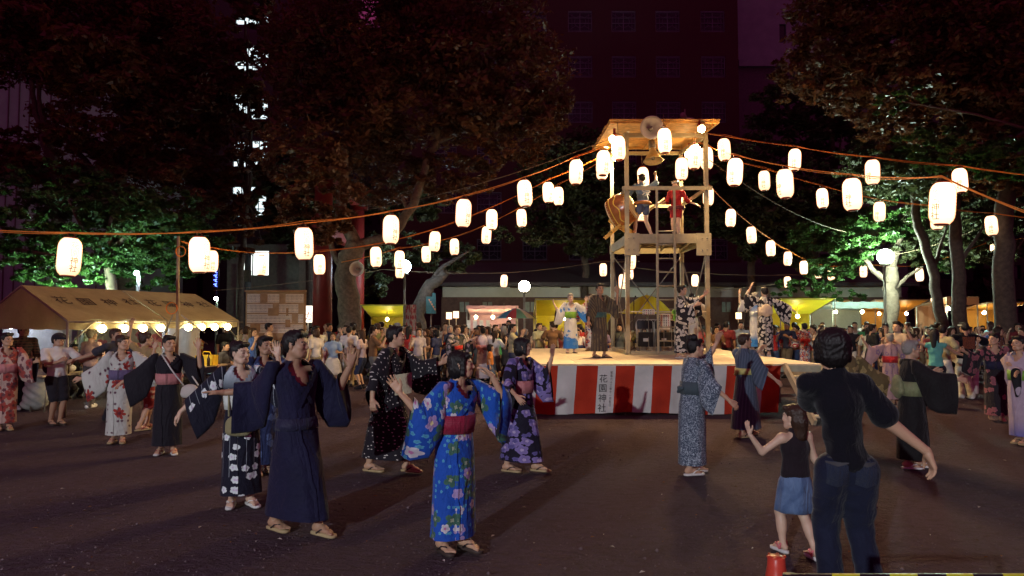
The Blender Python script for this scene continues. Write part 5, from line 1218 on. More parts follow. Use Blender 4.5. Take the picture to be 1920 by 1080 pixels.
# ------------------------------------------------------------------ lanterns
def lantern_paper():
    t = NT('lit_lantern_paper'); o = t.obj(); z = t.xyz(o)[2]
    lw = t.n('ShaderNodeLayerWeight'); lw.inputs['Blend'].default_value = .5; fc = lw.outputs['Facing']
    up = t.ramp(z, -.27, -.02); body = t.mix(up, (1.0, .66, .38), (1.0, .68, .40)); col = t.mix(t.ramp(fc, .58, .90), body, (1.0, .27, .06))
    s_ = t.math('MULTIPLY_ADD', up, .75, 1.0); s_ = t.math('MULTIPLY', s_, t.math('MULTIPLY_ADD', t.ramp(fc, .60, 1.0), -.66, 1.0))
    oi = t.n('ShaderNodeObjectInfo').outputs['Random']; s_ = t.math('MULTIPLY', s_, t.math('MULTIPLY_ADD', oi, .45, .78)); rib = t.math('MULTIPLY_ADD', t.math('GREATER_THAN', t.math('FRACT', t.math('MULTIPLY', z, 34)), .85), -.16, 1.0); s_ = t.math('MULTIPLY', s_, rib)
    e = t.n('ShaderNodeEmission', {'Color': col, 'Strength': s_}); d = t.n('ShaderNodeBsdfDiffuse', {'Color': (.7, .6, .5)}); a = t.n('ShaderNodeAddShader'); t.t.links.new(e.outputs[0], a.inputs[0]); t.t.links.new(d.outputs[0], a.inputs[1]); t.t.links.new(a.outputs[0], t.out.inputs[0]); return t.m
LP = lantern_paper(); LRIM = mat('lantern_rim', (.20, .03, .015), .5, bump=0); LINK1 = emit('lit_ink', (.55, .20, .10), .22); LINK2 = emit('glare_ink', (1.0, .62, .38), .95); CORD = mat('orange_cord', (.80, .24, .035), .7, bump=0); CORDD = mat('dull_cord', (.20, .14, .09), .8, bump=0)  # letters glow; upper pair painted paler, as if washed out by lantern glare
def lr(z): return .158 * (1 - abs(z / .275) ** 5.5 * .42)
prof = [(lr(z) - (.0025 if i % 2 else 0), z) for i, z in enumerate(np.linspace(-.27, .27, 27))]
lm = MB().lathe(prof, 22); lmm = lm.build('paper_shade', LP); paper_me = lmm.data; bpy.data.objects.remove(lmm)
def ringm(z0, z1): o = MB().lathe([(.0, z0), (.088, z0), (.094, (z0 + z1) / 2), (.088, z1), (.0, z1)], 18).build('rim', LRIM); me = o.data; bpy.data.objects.remove(o); return me
top_me, bot_me = ringm(.268, .292), ringm(-.288, -.268)
o = MB().tube([(-.05, 0, .29), (-.045, 0, .335), (0, 0, .36), (.045, 0, .335), (.05, 0, .29)], .006, 5).build('hanger', LRIM); hang_me = o.data; bpy.data.objects.remove(o)
m = MB()
for q, ch in enumerate('花園神社'):
    v, f = text_mesh(ch, .118); zc = .165 - q * .112
    def W(x, z): a = x / .158; r_ = lr(z) + .004; return (r_ * math.sin(a), -r_ * math.cos(a), z)
    m.add([W(p[0], zc + p[1]) for p in v], f, 1 if q < 2 else 0)
o = m.build('lettering', [LINK1, LINK2]); let_me = o.data; bpy.data.objects.remove(o)
LANT = []
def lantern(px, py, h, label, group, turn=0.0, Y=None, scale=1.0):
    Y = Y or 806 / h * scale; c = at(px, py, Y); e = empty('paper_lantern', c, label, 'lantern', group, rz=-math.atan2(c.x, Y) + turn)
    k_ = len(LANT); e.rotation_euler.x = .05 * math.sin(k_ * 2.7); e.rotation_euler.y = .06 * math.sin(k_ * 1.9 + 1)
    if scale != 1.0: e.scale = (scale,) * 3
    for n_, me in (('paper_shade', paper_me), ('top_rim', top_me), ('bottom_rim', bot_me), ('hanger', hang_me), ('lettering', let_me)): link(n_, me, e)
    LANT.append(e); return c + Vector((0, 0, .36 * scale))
def cord(name, pts, r, m, label, sag=0.0, n=6, cat='cord', group='lantern cords'):
    out = []
    for i in range(len(pts) - 1):
        a, b = Vector(pts[i]), Vector(pts[i + 1]); s_ = (b - a).length * sag
        for q in range(n): t = q / n; out.append(a.lerp(b, t) - Vector((0, 0, 4 * s_ * t * (1 - t))))
    out.append(Vector(pts[-1])); o = MB().tube(out, r, 6).build(name, m); tag(o, label, cat, group); return o
ORD = ['nearest the tower', 'second from the tower', 'third from the tower', 'fourth from the tower', 'fifth from the tower', 'sixth from the tower', 'seventh from the tower', 'eighth from the tower', 'ninth from the tower', 'tenth from the tower', 'eleventh from the tower']
def string(items, gname, sname, end, start, turn, r=.009, m=None, fixY=None):
    pts = [start] if start is not None else []
    for i, it in enumerate(items):
        pts.append(lantern(it[0], it[1], it[2], 'white paper lantern, %s on the %s' % (ORD[i], sname), gname, turn + .25 * math.sin(i * 2.3), Y=it[3] if len(it) > 3 else None))
    if end is not None: pts.append(end)
    main = None
    for k in (0, 1):
        o = cord('overhead_rope' if k == 0 else 'power_flex', [p + Vector((.0, .0, .0 + .012 * k + .03 * k * math.sin(q * 1.3))) for q, p in enumerate(pts)], r * (1 if k == 0 else .6), m or CORD, 'orange cord carrying the %s' % sname, .012 + .01 * k)
        if k == 0: main = o
        else:
            o.parent = main
            for q in ('label', 'category', 'group'): del o[q]
TL = at(1143, 268, 17.0); TR = at(1322, 256, 16.9)
string([(1131, 306, 52), (1080, 323, 51), (984, 363, 55), (869, 400, 58), (733, 431, 60), (570, 457, 67), (374, 478, 74), (130, 482, 80)], 'left upper lantern string', 'upper left lantern string', at(-60, 428, 9.6), at(1148, 275, 16.9), .5)
string([(1047, 368, 38), (978, 409, 37), (912, 441, 36), (852, 463, 34), (799, 477, 34), (749, 487, 37)], 'left lower lantern string', 'lower left lantern string', at(640, 492, 22.4), at(1146, 290, 19.2), .3, .008)
string([(1129, 318, 42), (1028, 361, 42), (922, 412, 42), (815, 453, 42), (705, 482, 42), (599, 496, 42), (490, 498, 41), (397, 490, 45)], 'left middle lantern string', 'middle left lantern string', at(340, 452, 15.6), at(1150, 268, 18.9), .3, .009)
string([(1358, 281, 46), (1490, 300, 45), (1636, 323, 51), (1800, 339, 51)], 'right upper lantern string', 'uppermost right lantern string', at(1990, 335, 14.5), at(1316, 248, 16.8), -.3)
string([(1325, 297, 46), (1378, 323, 57), (1472, 345, 60), (1598, 365, 67), (1767, 382, 88)], 'right near lantern string', 'near right lantern string', at(1990, 425, 7.9), at(1310, 268, 17.4), -.6)
string([(1433, 339, 41), (1542, 372, 41), (1649, 397, 41), (1757, 411, 44), (1859, 423, 41)], 'right middle lantern string', 'middle right lantern string', at(1990, 415, 19), at(1284, 275, 19.3), -.2, .008)
string([(1328, 368, 39), (1370, 409, 37), (1409, 441, 35), (1445, 466, 33), (1477, 485, 29), (1507, 502, 28), (1534, 510, 26), (1559, 514, 26), (1619, 509, 25), (1724, 515, 28), (1866, 468, 32)], 'right far lantern string', 'low far right lantern string', at(1990, 440, 22), at(1322, 350, 18.6), -.1, .009)
string([(1303, 526, 25), (1477, 530, 25)], 'rear right lantern string', 'rear string right of the tower', at(1640, 510, 33), at(1180, 500, 30), 0, .008, CORDD)
string([(1131, 506, 27), (945, 527, 26)], 'rear left lantern string', 'rear string left of the tower', at(720, 505, 31), at(1200, 490, 30), 0, .008, CORDD)
for px, py, h, lab in ((1160, 278, 50, 'white lantern hanging at the front left corner of the tower roof'), (1246, 264, 51, 'white lantern in front of the tower roof beside the horn speaker'), (1302, 295, 50, 'white lantern beside the front right post of the tower'), (1278, 317, 46, 'white lantern behind the red-clad drummer in the tower'), (1206, 333, 42, 'white lantern glowing behind the head of the drummer in blue'),
                       (1203, 397, 40, 'white lantern seen between the legs of the drummer in blue'), (1183, 489, 36, 'white lantern hanging under the tower floor, uppermost of the cluster'), (1179, 510, 33, 'white lantern under the tower floor, middle of the cluster'), (1168, 528, 31, 'white lantern under the tower floor, lowest of the cluster'), (750, 507, 33, 'white lantern overlapping the blue white lamp')):
    t = lantern(px, py, h, lab, 'lanterns around the tower', .2)
    MB().tube([(0, 0, .36), (0, 0, .62)], .006, 5).build('flex', CORDD, LANT[-1])
# long bare cables
for a, b, lab, sag in ((at(1140, 262, 17), at(560, 405, 26), 'thin cable above the upper left lantern string', .03), (at(1330, 300, 17), at(1640, 440, 30), 'bare cable sagging from the tower to the lamp tree', .03), (at(720, 505, 31), at(400, 545, 24), 'thin cable in front of the dark trees right of the notice board', .01), (at(1660, 480, 27), at(1930, 380, 22), 'cable rising from the lamp tree to the right', .05), (at(1340, 545, 30), at(1640, 505, 31), 'faint cable behind the back-turned dancer', .01)):
    cord('bare_cable', [a, b], .010, CORDD, lab, sag, 16, 'cable', 'bare cables')

# ------------------------------------------------------------------ park lamps
def lamp(px, py, Y, col, strength, r, label, tall=True, n=1):
    c = at(px, py, Y); e = empty('park_lamp', (c.x, Y, 0), label, 'lamp'); em = emit('lamp_light_%d_%d' % (px, py), col, strength)
    for q in range(n): MB().sphere((.30 * q - .15 * (n - 1), -.05 * (q % 2), c.z + .06 * (q % 2)), r * (1 if q % 2 or n == 1 else .7), 14, 10).build('globe', em, e)
    MB().tube([(0, .1, 0), (0, .1, c.z - r)], .05, 8).build('post', STEELD, e); MB().lathe([(0, c.z - r * 1.25), (r * .7, c.z - r * 1.2), (r * .6, c.z - r * .9)], 14).build('collar', STEELD, e); return e
lamp(1660, 481, 25.2, (.72, 1.0, .80), 380, .27, 'dazzling greenish white lamp in front of the pale tree')
lamp(758, 500, 28.5, (.62, .85, 1.0), 75, .27, 'dazzling blue white lamp behind the lower left lantern string')
lamp(983, 537, 33, (1.0, .90, .66), 42, .27, 'round warm white globe lamp above the pink stall')
lamp(256, 512, 18.5, (.55, .80, 1.0), 500, .06, 'small blue white light behind the left tent roof')
lamp(150, 560, 19.0, (.62, 1.0, .72), 1300, .07, 'greenish lamp shining up into the leaves behind the left tent')
lamp(405, 560, 27.0, (.62, 1.0, .8), 60, .07, 'small pale lamp low beside the utility pole')

# hooded street lamp behind and left of the photographer: the one that throws the dancers' shadows away to the right
hl = empty('street_lamp', (-10.0, -16.5, 0), 'hooded street lamp on a tall post behind the photographer', 'lamp')
MB().tube([(0, 0, 0), (0, 0, 6.9), (.25, .45, 7.1)], [.09, .06, .05], 10).build('post', STEELD, hl); MB().lathe([(.0, .16), (.16, .12), (.26, -.04)], 18, (.3, .55, 7.05)).build('hood', STEELD, hl); MB().sphere((.3, .55, 6.98), .10, 12, 8).build('bulb', emit('street_lamp_glass', (.85, .93, 1.0), 60), hl)
ld = bpy.data.lights.new('street_lamp_beam', 'SPOT'); ld.energy = 9500; ld.color = (.86, .93, 1.0); ld.spot_size = math.radians(62); ld.spot_blend = .15; ld.shadow_soft_size = .12
lo = bpy.data.objects.new('street_lamp_beam', ld); COL.objects.link(lo); lo.parent = hl; lo.location = (.3, .55, 6.84); lo.rotation_euler = Vector((.42, .90, -.62)).to_track_quat('-Z', 'Y').to_euler()
# ------------------------------------------------------------------ white tent on the left (two bays)
CANV = None
def canvas():
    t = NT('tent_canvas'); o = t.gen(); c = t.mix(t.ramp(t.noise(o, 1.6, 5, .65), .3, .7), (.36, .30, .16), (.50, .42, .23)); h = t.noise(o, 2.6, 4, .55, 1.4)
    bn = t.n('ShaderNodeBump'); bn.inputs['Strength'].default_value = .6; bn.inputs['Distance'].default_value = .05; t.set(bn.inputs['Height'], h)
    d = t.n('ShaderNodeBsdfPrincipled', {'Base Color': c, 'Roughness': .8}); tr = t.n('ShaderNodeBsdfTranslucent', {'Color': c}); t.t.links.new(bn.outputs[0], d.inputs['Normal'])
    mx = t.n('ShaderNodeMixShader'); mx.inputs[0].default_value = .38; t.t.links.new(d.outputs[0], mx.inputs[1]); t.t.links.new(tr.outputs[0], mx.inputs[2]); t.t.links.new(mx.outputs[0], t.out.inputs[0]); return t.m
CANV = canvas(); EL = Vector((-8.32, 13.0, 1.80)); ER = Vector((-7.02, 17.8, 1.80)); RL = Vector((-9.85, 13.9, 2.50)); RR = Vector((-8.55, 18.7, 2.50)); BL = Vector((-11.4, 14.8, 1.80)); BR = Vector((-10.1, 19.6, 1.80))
TP = mat('tent_pipe', (.30, .27, .22), .4, metal=.5, bump=0)
for bay, (a, b, lab) in enumerate(((0.0, .5, 'near bay of the white canvas tent with black shrine lettering on its roof'), (.505, 1.0, 'far bay of the white canvas tent with black lettering, beside the notice board'))):
    e0, e1, r0, r1, b0, b1 = EL.lerp(ER, a), EL.lerp(ER, b), RL.lerp(RR, a), RL.lerp(RR, b), BL.lerp(BR, a), BL.lerp(BR, b); base = Vector((e0.x, e0.y, 0)); tn = empty('tent', base, lab, 'tent', 'canvas tents on the left')
    def slope(A, B, C, D, s_): return lambda u, v: A.lerp(B, u).lerp(D.lerp(C, u), v) - Vector((0, 0, .05 * math.sin(u * PI) * math.sin(v * PI) + .012 * math.sin(u * 19) * (1 - v))) - base
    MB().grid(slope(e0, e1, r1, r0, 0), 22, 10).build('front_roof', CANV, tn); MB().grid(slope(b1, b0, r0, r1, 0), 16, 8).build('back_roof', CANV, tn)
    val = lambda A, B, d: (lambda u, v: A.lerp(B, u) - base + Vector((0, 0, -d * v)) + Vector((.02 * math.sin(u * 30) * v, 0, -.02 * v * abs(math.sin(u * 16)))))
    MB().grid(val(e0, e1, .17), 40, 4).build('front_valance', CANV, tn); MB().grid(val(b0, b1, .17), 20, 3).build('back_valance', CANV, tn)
    if bay == 0:
        MB().grid(lambda u, v: (e0.lerp(b0, u)).lerp(r0, v if u == .5 else v * 0) - base if False else (Vector((e0.lerp(b0, u).x, e0.lerp(b0, u).y, 1.80 + .70 * (1 - abs(2 * u - 1)) * v)) - base), 16, 5).build('gable', CANV, tn)
        MB().grid(val(e0, b0, .17), 24, 3).build('side_valance', CANV, tn)
    for A in (e0, e1, b0, b1, ): MB().tube([Vector((A.x, A.y, 0)) - base, A - base + Vector((0, 0, -.03))], .022, 8).build('pole', TP, tn)
    for A, B in ((e0, e1), (b0, b1), (r0, r1), (e0, r0), (r0, b0), (e1, r1), (r1, b1)): MB().tube([A - base - Vector((0, 0, .035)), B - base - Vector((0, 0, .035))], .018, 8).build('roof_pipe', TP, tn)
    for A, d in ((e0, (e1 - e0).normalized()), (e1, (e0 - e1).normalized())): MB().tube([A - base - Vector((0, 0, .5)), A - base + d * .55 - Vector((0, 0, .06))], .012, 6).build('brace', TP, tn)
    # painted letters lying on the slope
    m = MB(); ux = (e1 - e0).normalized(); up = (r0 - e0) - ux * (r0 - e0).dot(ux); up.normalize(); n_ = ux.cross(up)
    for q, ch in enumerate('花園神社'):
        v, f = text_mesh(ch, .46); u = (.20 + .235 * q) if bay == 0 else (.16 + .235 * q); F2 = slope(e0, e1, r1, r0, 0)
        c = (u, .60); LL = (e1 - e0).length; HH = (r0 - e0).dot(up)
        m.add([F2(min(.98, c[0] + p[0] * .85 / LL), c[1] + p[1] * .9 / HH) + n_ * .012 for p in v], f)
    m.build('lettering', mat('faded_black_paint', (.045, .03, .03), .8, bump=0), tn)
# bare bulbs along the front edge
TB = emit('tent_bulb', (1.0, .80, .38), 26)
for i, t in enumerate((.125, .235, .335, .435, .605, .695, .785, .88)):
    p = EL.lerp(ER, t) + Vector((.10, .05, -.14)); e = empty('light_bulb', p, 'bare glowing bulb under the tent eave, %s from the left' % ('first', 'second', 'third', 'fourth', 'fifth', 'sixth', 'seventh', 'eighth')[i], 'light bulb', 'bulbs along the tent eave')
    MB().sphere((0, 0, -.03), .078, 12, 8).build('glass', TB, e); MB().tube([(0, 0, .02), (0, 0, .09)], .018, 8).build('socket', BARKD, e)
o = cord('overhead_wire', [EL + Vector((.10, .05, -.05)), ER + Vector((.10, .05, -.05))], .007, CORDD, 'wire carrying the bulbs under the tent eave', .005, 12, 'wire', None)
# tall thin pole with a coil of wire
pp = at(331, 690, 12.9); pl = empty('tall_pole', (at(331, 600, 12.9).x, 12.9, 0), 'tall thin pole with coils of wire standing in front of the tents', 'pole')
zt = at(334, 443, 12.9).z; MB().tube([(0, 0, 0), (.02, 0, zt / 2), (.0, 0, zt)], [.035, .030, .026], 10).build('shaft', mat('bamboo_pole', (.34, .26, .15), .6), pl)
for z, r in ((at(334, 472, 12.9).z, .09), (at(334, 578, 12.9).z, .10)):
    m = MB()
    for q in range(3): m.tube([(r * math.cos(a) + .08 * (1 if z > 2.4 else -1) * .9, -.04 - .008 * q, z + r * math.sin(a) * (1 + .06 * q)) for a in np.linspace(0, 2 * PI, 21)], .006, 5)
    m.build('wire_coil', CORD, pl)
for dx in (-.35, .4): MB().tube([(dx * .2, 0, 1.9), (dx, .3, 1.55)], .012, 6).build('arm', TP, pl)

# tables and things under the tent
TTOP = mat('table_top', (.48, .40, .28), .5, var=.15); PLASW = mat('white_plastic', (.62, .60, .58), .4, bump=.2); YBOX = mat('yellow_plastic', (.75, .50, .03), .5, bump=0); BOT = mat('brown_bottle', (.05, .03, .015), .2, bump=0)
def table(x, y, rz_, L_, label, group='folding tables under the tents'):
    e = empty('folding_table', (x, y, 0), label, 'table', group, rz_); MB().box((0, 0, .70), (L_, .45, .03)).build('tabletop', TTOP, e)
    for a in (-1, 1):
        for b in (-1, 1): MB().tube([(a * (L_ / 2 - .1), b * .18, 0), (a * (L_ / 2 - .14), b * .18, .685)], .014, 6).build('leg', TP, e)
    return e
table(-7.35, 16.9, 1.3, 1.6, 'narrow table with yellow box beside the far tent pole'); table(-9.1, 14.4, 1.3, 1.7, 'narrow table under the near tent bay'); table(-10.3, 14.0, 1.3, 1.6, 'table at the far left under the tent gable')
c = (-7.35, 16.75, .715); yb = empty('yellow_crate', c, 'bright yellow box on the table beside the far tent pole', 'box'); m = MB()
for s_ in (-1, 1): m.box((s_ * .21, 0, .12), (.015, .28, .24)).box((0, s_ * .14, .12), (.405, .015, .24))
m.box((0, 0, .01), (.40, .265, .02)).build('shell', YBOX, yb); MB().tube([(-.1, 0, .24), (-.08, 0, .32), (.08, 0, .32), (.1, 0, .24)], .01, 6).build('handle', YBOX, yb)
for i, (x, y) in enumerate(((-7.15, 16.4), (-9.0, 14.1), (-9.05, 14.75), (-10.2, 13.6))):
    o = MB().lathe([(0, 0), (.036, 0), (.036, .17), (.014, .22), (.013, .28), (0, .28)], 12).build('bottle', BOT, None, (x, y, .715)); tag(o, 'dark bottle on the %s table under the tent' % ('yellow box', 'near end of the near', 'far end of the near', 'far left')[i], 'bottle', 'bottles on tent tables')
for i, (x, y) in enumerate(((-9.15, 13.85), (-9.2, 14.5), (-7.45, 17.2))):
    o = MB().sphere((0, 0, .08), (.11, .11, .08), 12, 7).sphere((0, 0, .17), (.04, .04, .04), 8, 5).build('food_bag', PLASW, None, (x, y, .716)); tag(o, ('white plastic food bag at the near end of the near tent table', 'white plastic food bag in the middle of the near tent table', 'white plastic food bag behind the yellow box')[i], 'bag')
# crumpled big sack standing on the ground at the left
g = ground_at(70, 770); s = SDF(.02, .06); s.ell((0, 0, .38), (.26, .22, .36)).ell((.06, -.03, .72), (.14, .13, .10)).ell((-.14, 0, .15), (.16, .18, .14)); V, F = s.mesh(); n_ = np.sin(V[:, 2] * 38 + V[:, 0] * 25) * .010; V[:, 0] += n_; V[:, 1] += n_; V[:, 2] = np.maximum(V[:, 2], 0)
o = link('rubbish_sack', Part().add(V, F).mesh('rubbish_sack', [mat('sack_plastic', (.36, .38, .34), .35, bump=.3)]), None, (g.x, g.y, 0)); tag(o, 'bulging pale rubbish sack on the ground beside the left tent', 'sack')
g = ground_at(172, 745); o = MB().lathe([(0, 0), (.13, 0), (.16, .30), (.15, .30), (.12, .02), (0, .02)], 18).build('bucket', mat('blue_plastic', (.02, .06, .32), .4, bump=0), None, (g.x, g.y, 0)); tag(o, 'blue plastic bucket on the ground behind the lady in white', 'bucket')
# side curtain and hanging cloths at the back of the tents
for i, (x, y, w, h, lab, mt) in enumerate(((-9.7, 17.6, 1.5, 1.5, 'white cloth with pink figures hung at the back of the tent', 'p'), (-9.1, 18.9, 1.1, 1.4, 'white sheet hanging at the back of the far tent bay', 'w'), (-11.2, 16.4, 1.4, 1.5, 'pale sheet hanging behind the near tent bay', 'w'), (-12.2, 15.2, 1.3, 1.5, 'pale sheet at the back left corner of the tent', 'w'))):
    o = MB().grid(lambda u, v: ((u - .5) * w, .05 * math.sin(u * 14), -h * v), 16, 6).build('hanging_cloth', F_('hung cloth %d' % i, (.58, .58, .60), [(5, 5, .5, .3, (.55, .18, .26), None, .3, 1.)] if mt == 'p' else []), None, (x, y, 1.75)); o.rotation_euler.z = .3; tag(o, lab, 'cloth')
for i, (x, y) in enumerate(((-9.6, 18.2), (-11.3, 15.9))):
    e = empty('work_light', (x, y, 1.62), ('cool tube light hanging inside the far tent bay', 'cool tube light hanging inside the near tent bay')[i], 'light', 'tube lights inside the tents'); MB().tube([(-.3, 0, 0), (.3, 0, 0)], .02, 8).build('tube', emit('cool_tube', (.75, .85, 1.0), 28), e); MB().box((0, 0, .035), (.7, .05, .03)).build('housing', PLASW, e)

# ------------------------------------------------------------------ food stalls
YT = tarp('yellow_tarp', (.74, .62, .03), .45); OT = tarp('orange_tarp', (.72, .34, .05), .5); PT = tarp('pink_tarp', (.72, .40, .42), .4); GT = tarp('blue_grey_tarp', (.26, .34, .33), .3); BT = tarp('brown_tarp', (.30, .14, .07), .35)
WARM = emit('stall_bulb', (1.0, .76, .38), 105); SCOL = [mat('goods_%d' % i, c, .6, bump=0) for i, c in enumerate(((.6, .1, .08), (.65, .6, .5), (.1, .2, .45), (.65, .45, .08), (.12, .3, .1)))]
def stall(px0, px1, Y, ytop, ybot, tm, label, depth=2.0, lamps=2, board=None, valance=None, stren=None):
    a, b = at(px0, ytop, Y), at(px1, ytop, Y); w = b.x - a.x; zf = a.z; zb = at(960, ybot, Y + depth).z; e = empty('food_stall', ((a.x + b.x) / 2, Y, 0), label, 'stall'); r = random.Random(px0)
    MB().grid(lambda u, v: ((u - .5) * w, depth * v, zf + (zb - zf) * v - .06 * math.sin(u * PI) * math.sin(v * PI)), 18, 8).build('canopy', tm, e)
    MB().grid(lambda u, v: ((u - .5) * w, depth + .02 * math.sin(u * 17), zb - v * .9), 18, 5).build('back_sheet', tm, e)
    if valance: MB().grid(lambda u, v: ((u - .5) * w, -.01, zf - v * valance + .015 * math.sin(u * 25)), 24, 3).build('valance', tm, e)
    for x in (-w / 2 + .03, w / 2 - .03):
        for y, z in ((.04, zf), (depth - .06, zb)): MB().tube([(x, y, 0), (x, y, z - .02)], .022, 6).build('post', TP, e)
        MB().tube([(x, .04, zf - .03), (x, depth - .06, zb - .03)], .016, 6).build('side_rail', TP, e)
    MB().tube([(-w / 2, .04, zf - .03), (w / 2, .04, zf - .03)], .018, 6).build('front_rail', TP, e)
    MB().box((0, .35, .42), (w - .1, .6, .84)).build('counter', mat('counter_cloth', (.45, .12, .08), .8), e)
    m = MB()
    for q in range(int(w / .22)): m.box((-w / 2 + .2 + q * .22, .3, .84 + .08), (.17, .25, .10 + .1 * r.random()), r.randrange(5))
    m.build('goods', SCOL, e)
    for q in range(lamps):
        x = (q + .5) / lamps * w - w / 2; lo = MB().sphere((x, depth * .42, min(zf, zb) - .12), .065, 10, 7).build('bulb', WARM, e); MB().tube([(x, depth * .42, min(zf, zb) - .06), (x, depth * .42, zf - .1)], .008, 5).build('flex', TP, e)
    return e
s1 = stall(675, 762, 28.5, 571, 594, YT, 'yellow canopied food stall right of the old tree trunk', 2.2, 1)
c = at(768, 572, 28.2); MB().grid(lambda u, v: (at(761, 570, 28.2).x + .42 * u - s1.location.x, -.3 + .05 * math.sin(u * 9), 2.42 - v * 1.3), 6, 6).build('side_banner', F_('flower banner', (.55, .45, .42), [(6, 5, .5, .1, (.5, .10, .12), None, .3, 0.)]), s1)
s2 = stall(874, 972, 29.0, 573, 590, PT, 'pink and white canopied stall with bright lamps below the globe lamp', 2.2, 3, valance=.14)
m = MB()
for q in range(4): m.box((-1.05 + q * .28, .9, 1.62), (.16, .02, .34))
m.build('price_card', PLASW, s2)
s3 = stall(1003, 1120, 26.0, 560, 592, YT, 'wide yellow tarp stall behind the two left stage dancers', 2.0, 1)
MB().grid(lambda u, v: (at(1003, 560, 26).x - s3.location.x + .10 * u + .03 * v, -.1 + 1.6 * u, 2.55 - v * .85), 8, 5).build('side_sheet', YT, s3)
s3b = stall(1040, 1150, 29.0, 587, 604, YT, 'lower yellow stall roof behind the wide yellow one', 1.6, 1)
s5 = stall(1462, 1568, 24.5, 559, 588, YT, 'bright yellow canopied stall right behind the stage', 2.2, 1)
s6 = stall(1560, 1662, 27.0, 566, 580, GT, 'stall with faded blue grey tarp roof left of the pale tree', 2.0, 2, valance=.25)
s7 = stall(1640, 1745, 31.0, 561, 584, OT, 'orange canopied stall behind the pale tree', 2.0)
s8 = stall(1775, 1835, 25.0, 556, 574, BT, 'brown patterned stall roof between the dark trunks on the right', 2.0, 1, valance=.3)
s9 = stall(1850, 1935, 28.0, 566, 582, OT, 'dim orange stall half hidden at the right edge', 2.0, 2)
s10 = stall(1255, 1330, 30.0, 578, 590, BT, 'small dim stall seen through the tower legs', 1.8, 1)
s11 = stall(1552, 1600, 31.0, 562, 576, OT, 'narrow red topped stall behind the blue grey tarp', 1.6, 2)
# lit sign with kana
c = at(577, 589, 26); sg = empty('lit_sign', (c.x, 26, 0), 'white lit stall sign with a red kana letter left of the red pillar', 'sign')
MB().box((0, 0, c.z), (.42, .08, .62)).build('light_box', emit('sign_light', (1.0, .86, .68), 1.5), sg); m = MB(); add_text(m, 'か', .40, (.10, -.047, c.z - .06), (1, 0, 0), (0, 0, 1)); m.build('lettering', mat('sign_red', (.6, .02, .01), .6, bump=0), sg); MB().tube([(0, .05, 0), (0, .05, c.z - .31)], .03, 6).build('post', TP, sg)
for i, (px, py, Y) in enumerate(((842, 592, 31), (855, 590, 31), (1385 + 0, 592, 33), (1770, 579, 28), (1756, 580, 28), (1752, 566, 30))):
    c = at(px, py, Y); e = empty('stall_lantern', (c.x, Y, 0), ('square lit lantern left of the pink stall, left one', 'square lit lantern left of the pink stall, right one', 'small square lit lantern behind the right stage dancers', 'bright square lantern between the right hand trunks', 'bright square lantern just left of its twin on the right', 'small lit lantern above the right hand crowd')[i], 'lantern', 'square stall lanterns')
    MB().box((0, 0, c.z), (.24, .12, .30)).build('shade', emit('square_lantern', (1.0, .62, .32), 2.2), e); MB().box((0, 0, c.z + .165), (.28, .16, .03)).build('cap', BARKD, e); MB().tube([(0, .08, 0), (0, .08, c.z)], .02, 6).build('post', TP, e)
# umbrellas
def umbrella(px, ytop, yrim, Y, r, mats, label, n=12):
    t, rim = at(px, ytop, Y), at(px, yrim, Y); e = empty('market_umbrella', (t.x, Y, 0), label, 'umbrella'); h = t.z - rim.z; pm_ = None
    for q in range(n):
        a0, a1 = 2 * PI * q / n, 2 * PI * (q + 1) / n
        def fn(u, v): a = a0 + (a1 - a0) * u; rr_ = r * v * (1 - .04 * math.sin(u * PI) * v); return (rr_ * math.cos(a), rr_ * math.sin(a), t.z - h * v ** 1.7)
        MB().grid(fn, 3, 6).build('panel', mats[q % len(mats)], e); MB().tube([(r * v * math.cos(a0), r * v * math.sin(a0), t.z - h * v ** 1.7 - .012) for v in (.02, .5, 1)], .008, 5).build('rib', TP, e)
    MB().tube([(0, 0, 0), (0, 0, t.z + .06)], .022, 8).build('pole', TP, e); return e
umbrella(1213, 553, 588, 24.6, .92, [YT], 'plain yellow umbrella seen through the tower legs')
UM = [tarp('umbrella_%d' % i, c, .4) for i, c in enumerate(((.6, .55, .5), (.08, .3, .45), (.6, .1, .1), (.2, .45, .3), (.65, .62, .6), (.1, .12, .4)))]
umbrella(968, 578, 597, 26.5, .80, UM, 'multicoloured striped umbrella below the globe lamp')
e = empty('umbrella_lamp', at(945, 592, 27.3), 'bright bare bulb beside the multicoloured umbrella', 'light bulb'); MB().sphere((0, 0, 0), .09, 10, 7).build('glass', WARM, e); MB().tube([(0, 0, .08), (0, 0, .5)], .008, 5).build('flex', TP, e)
# ------------------------------------------------------------------ near edge: red bucket and striped bar
g = at(1456, 1075, 4.1); bk = empty('red_bucket', (g.x, 4.1, 0), 'upturned red plastic bucket on a short post at the bottom edge', 'bucket')
zt = at(1456, 1042, 4.1).z; RP = mat('red_plastic', (.50, .05, .03), .35, bump=.1, var=.3)
m = MB().lathe([(.0, zt), (.042, zt), (.048, zt - .01), (.052, zt - .06), (.072, zt - .17), (.078, zt - .18), (.078, zt - .20), (.068, zt - .20)], 22); m.build('shell', RP, bk)
m = MB()
for q in range(6): a = q * PI / 3; m.box((.047 * math.cos(a), .047 * math.sin(a), zt - .004), (.014, .014, .012), 0, (0, 0, a))
m.build('rim_lug', RP, bk); MB().tube([(-.078, 0, zt - .19), (-.05, -.075, zt - .16), (.05, -.075, zt - .16), (.078, 0, zt - .19)], .004, 5).build('handle', STEELD, bk); MB().tube([(0, 0, 0), (0, 0, zt - .02)], .022, 8).build('post', STEELD, bk)
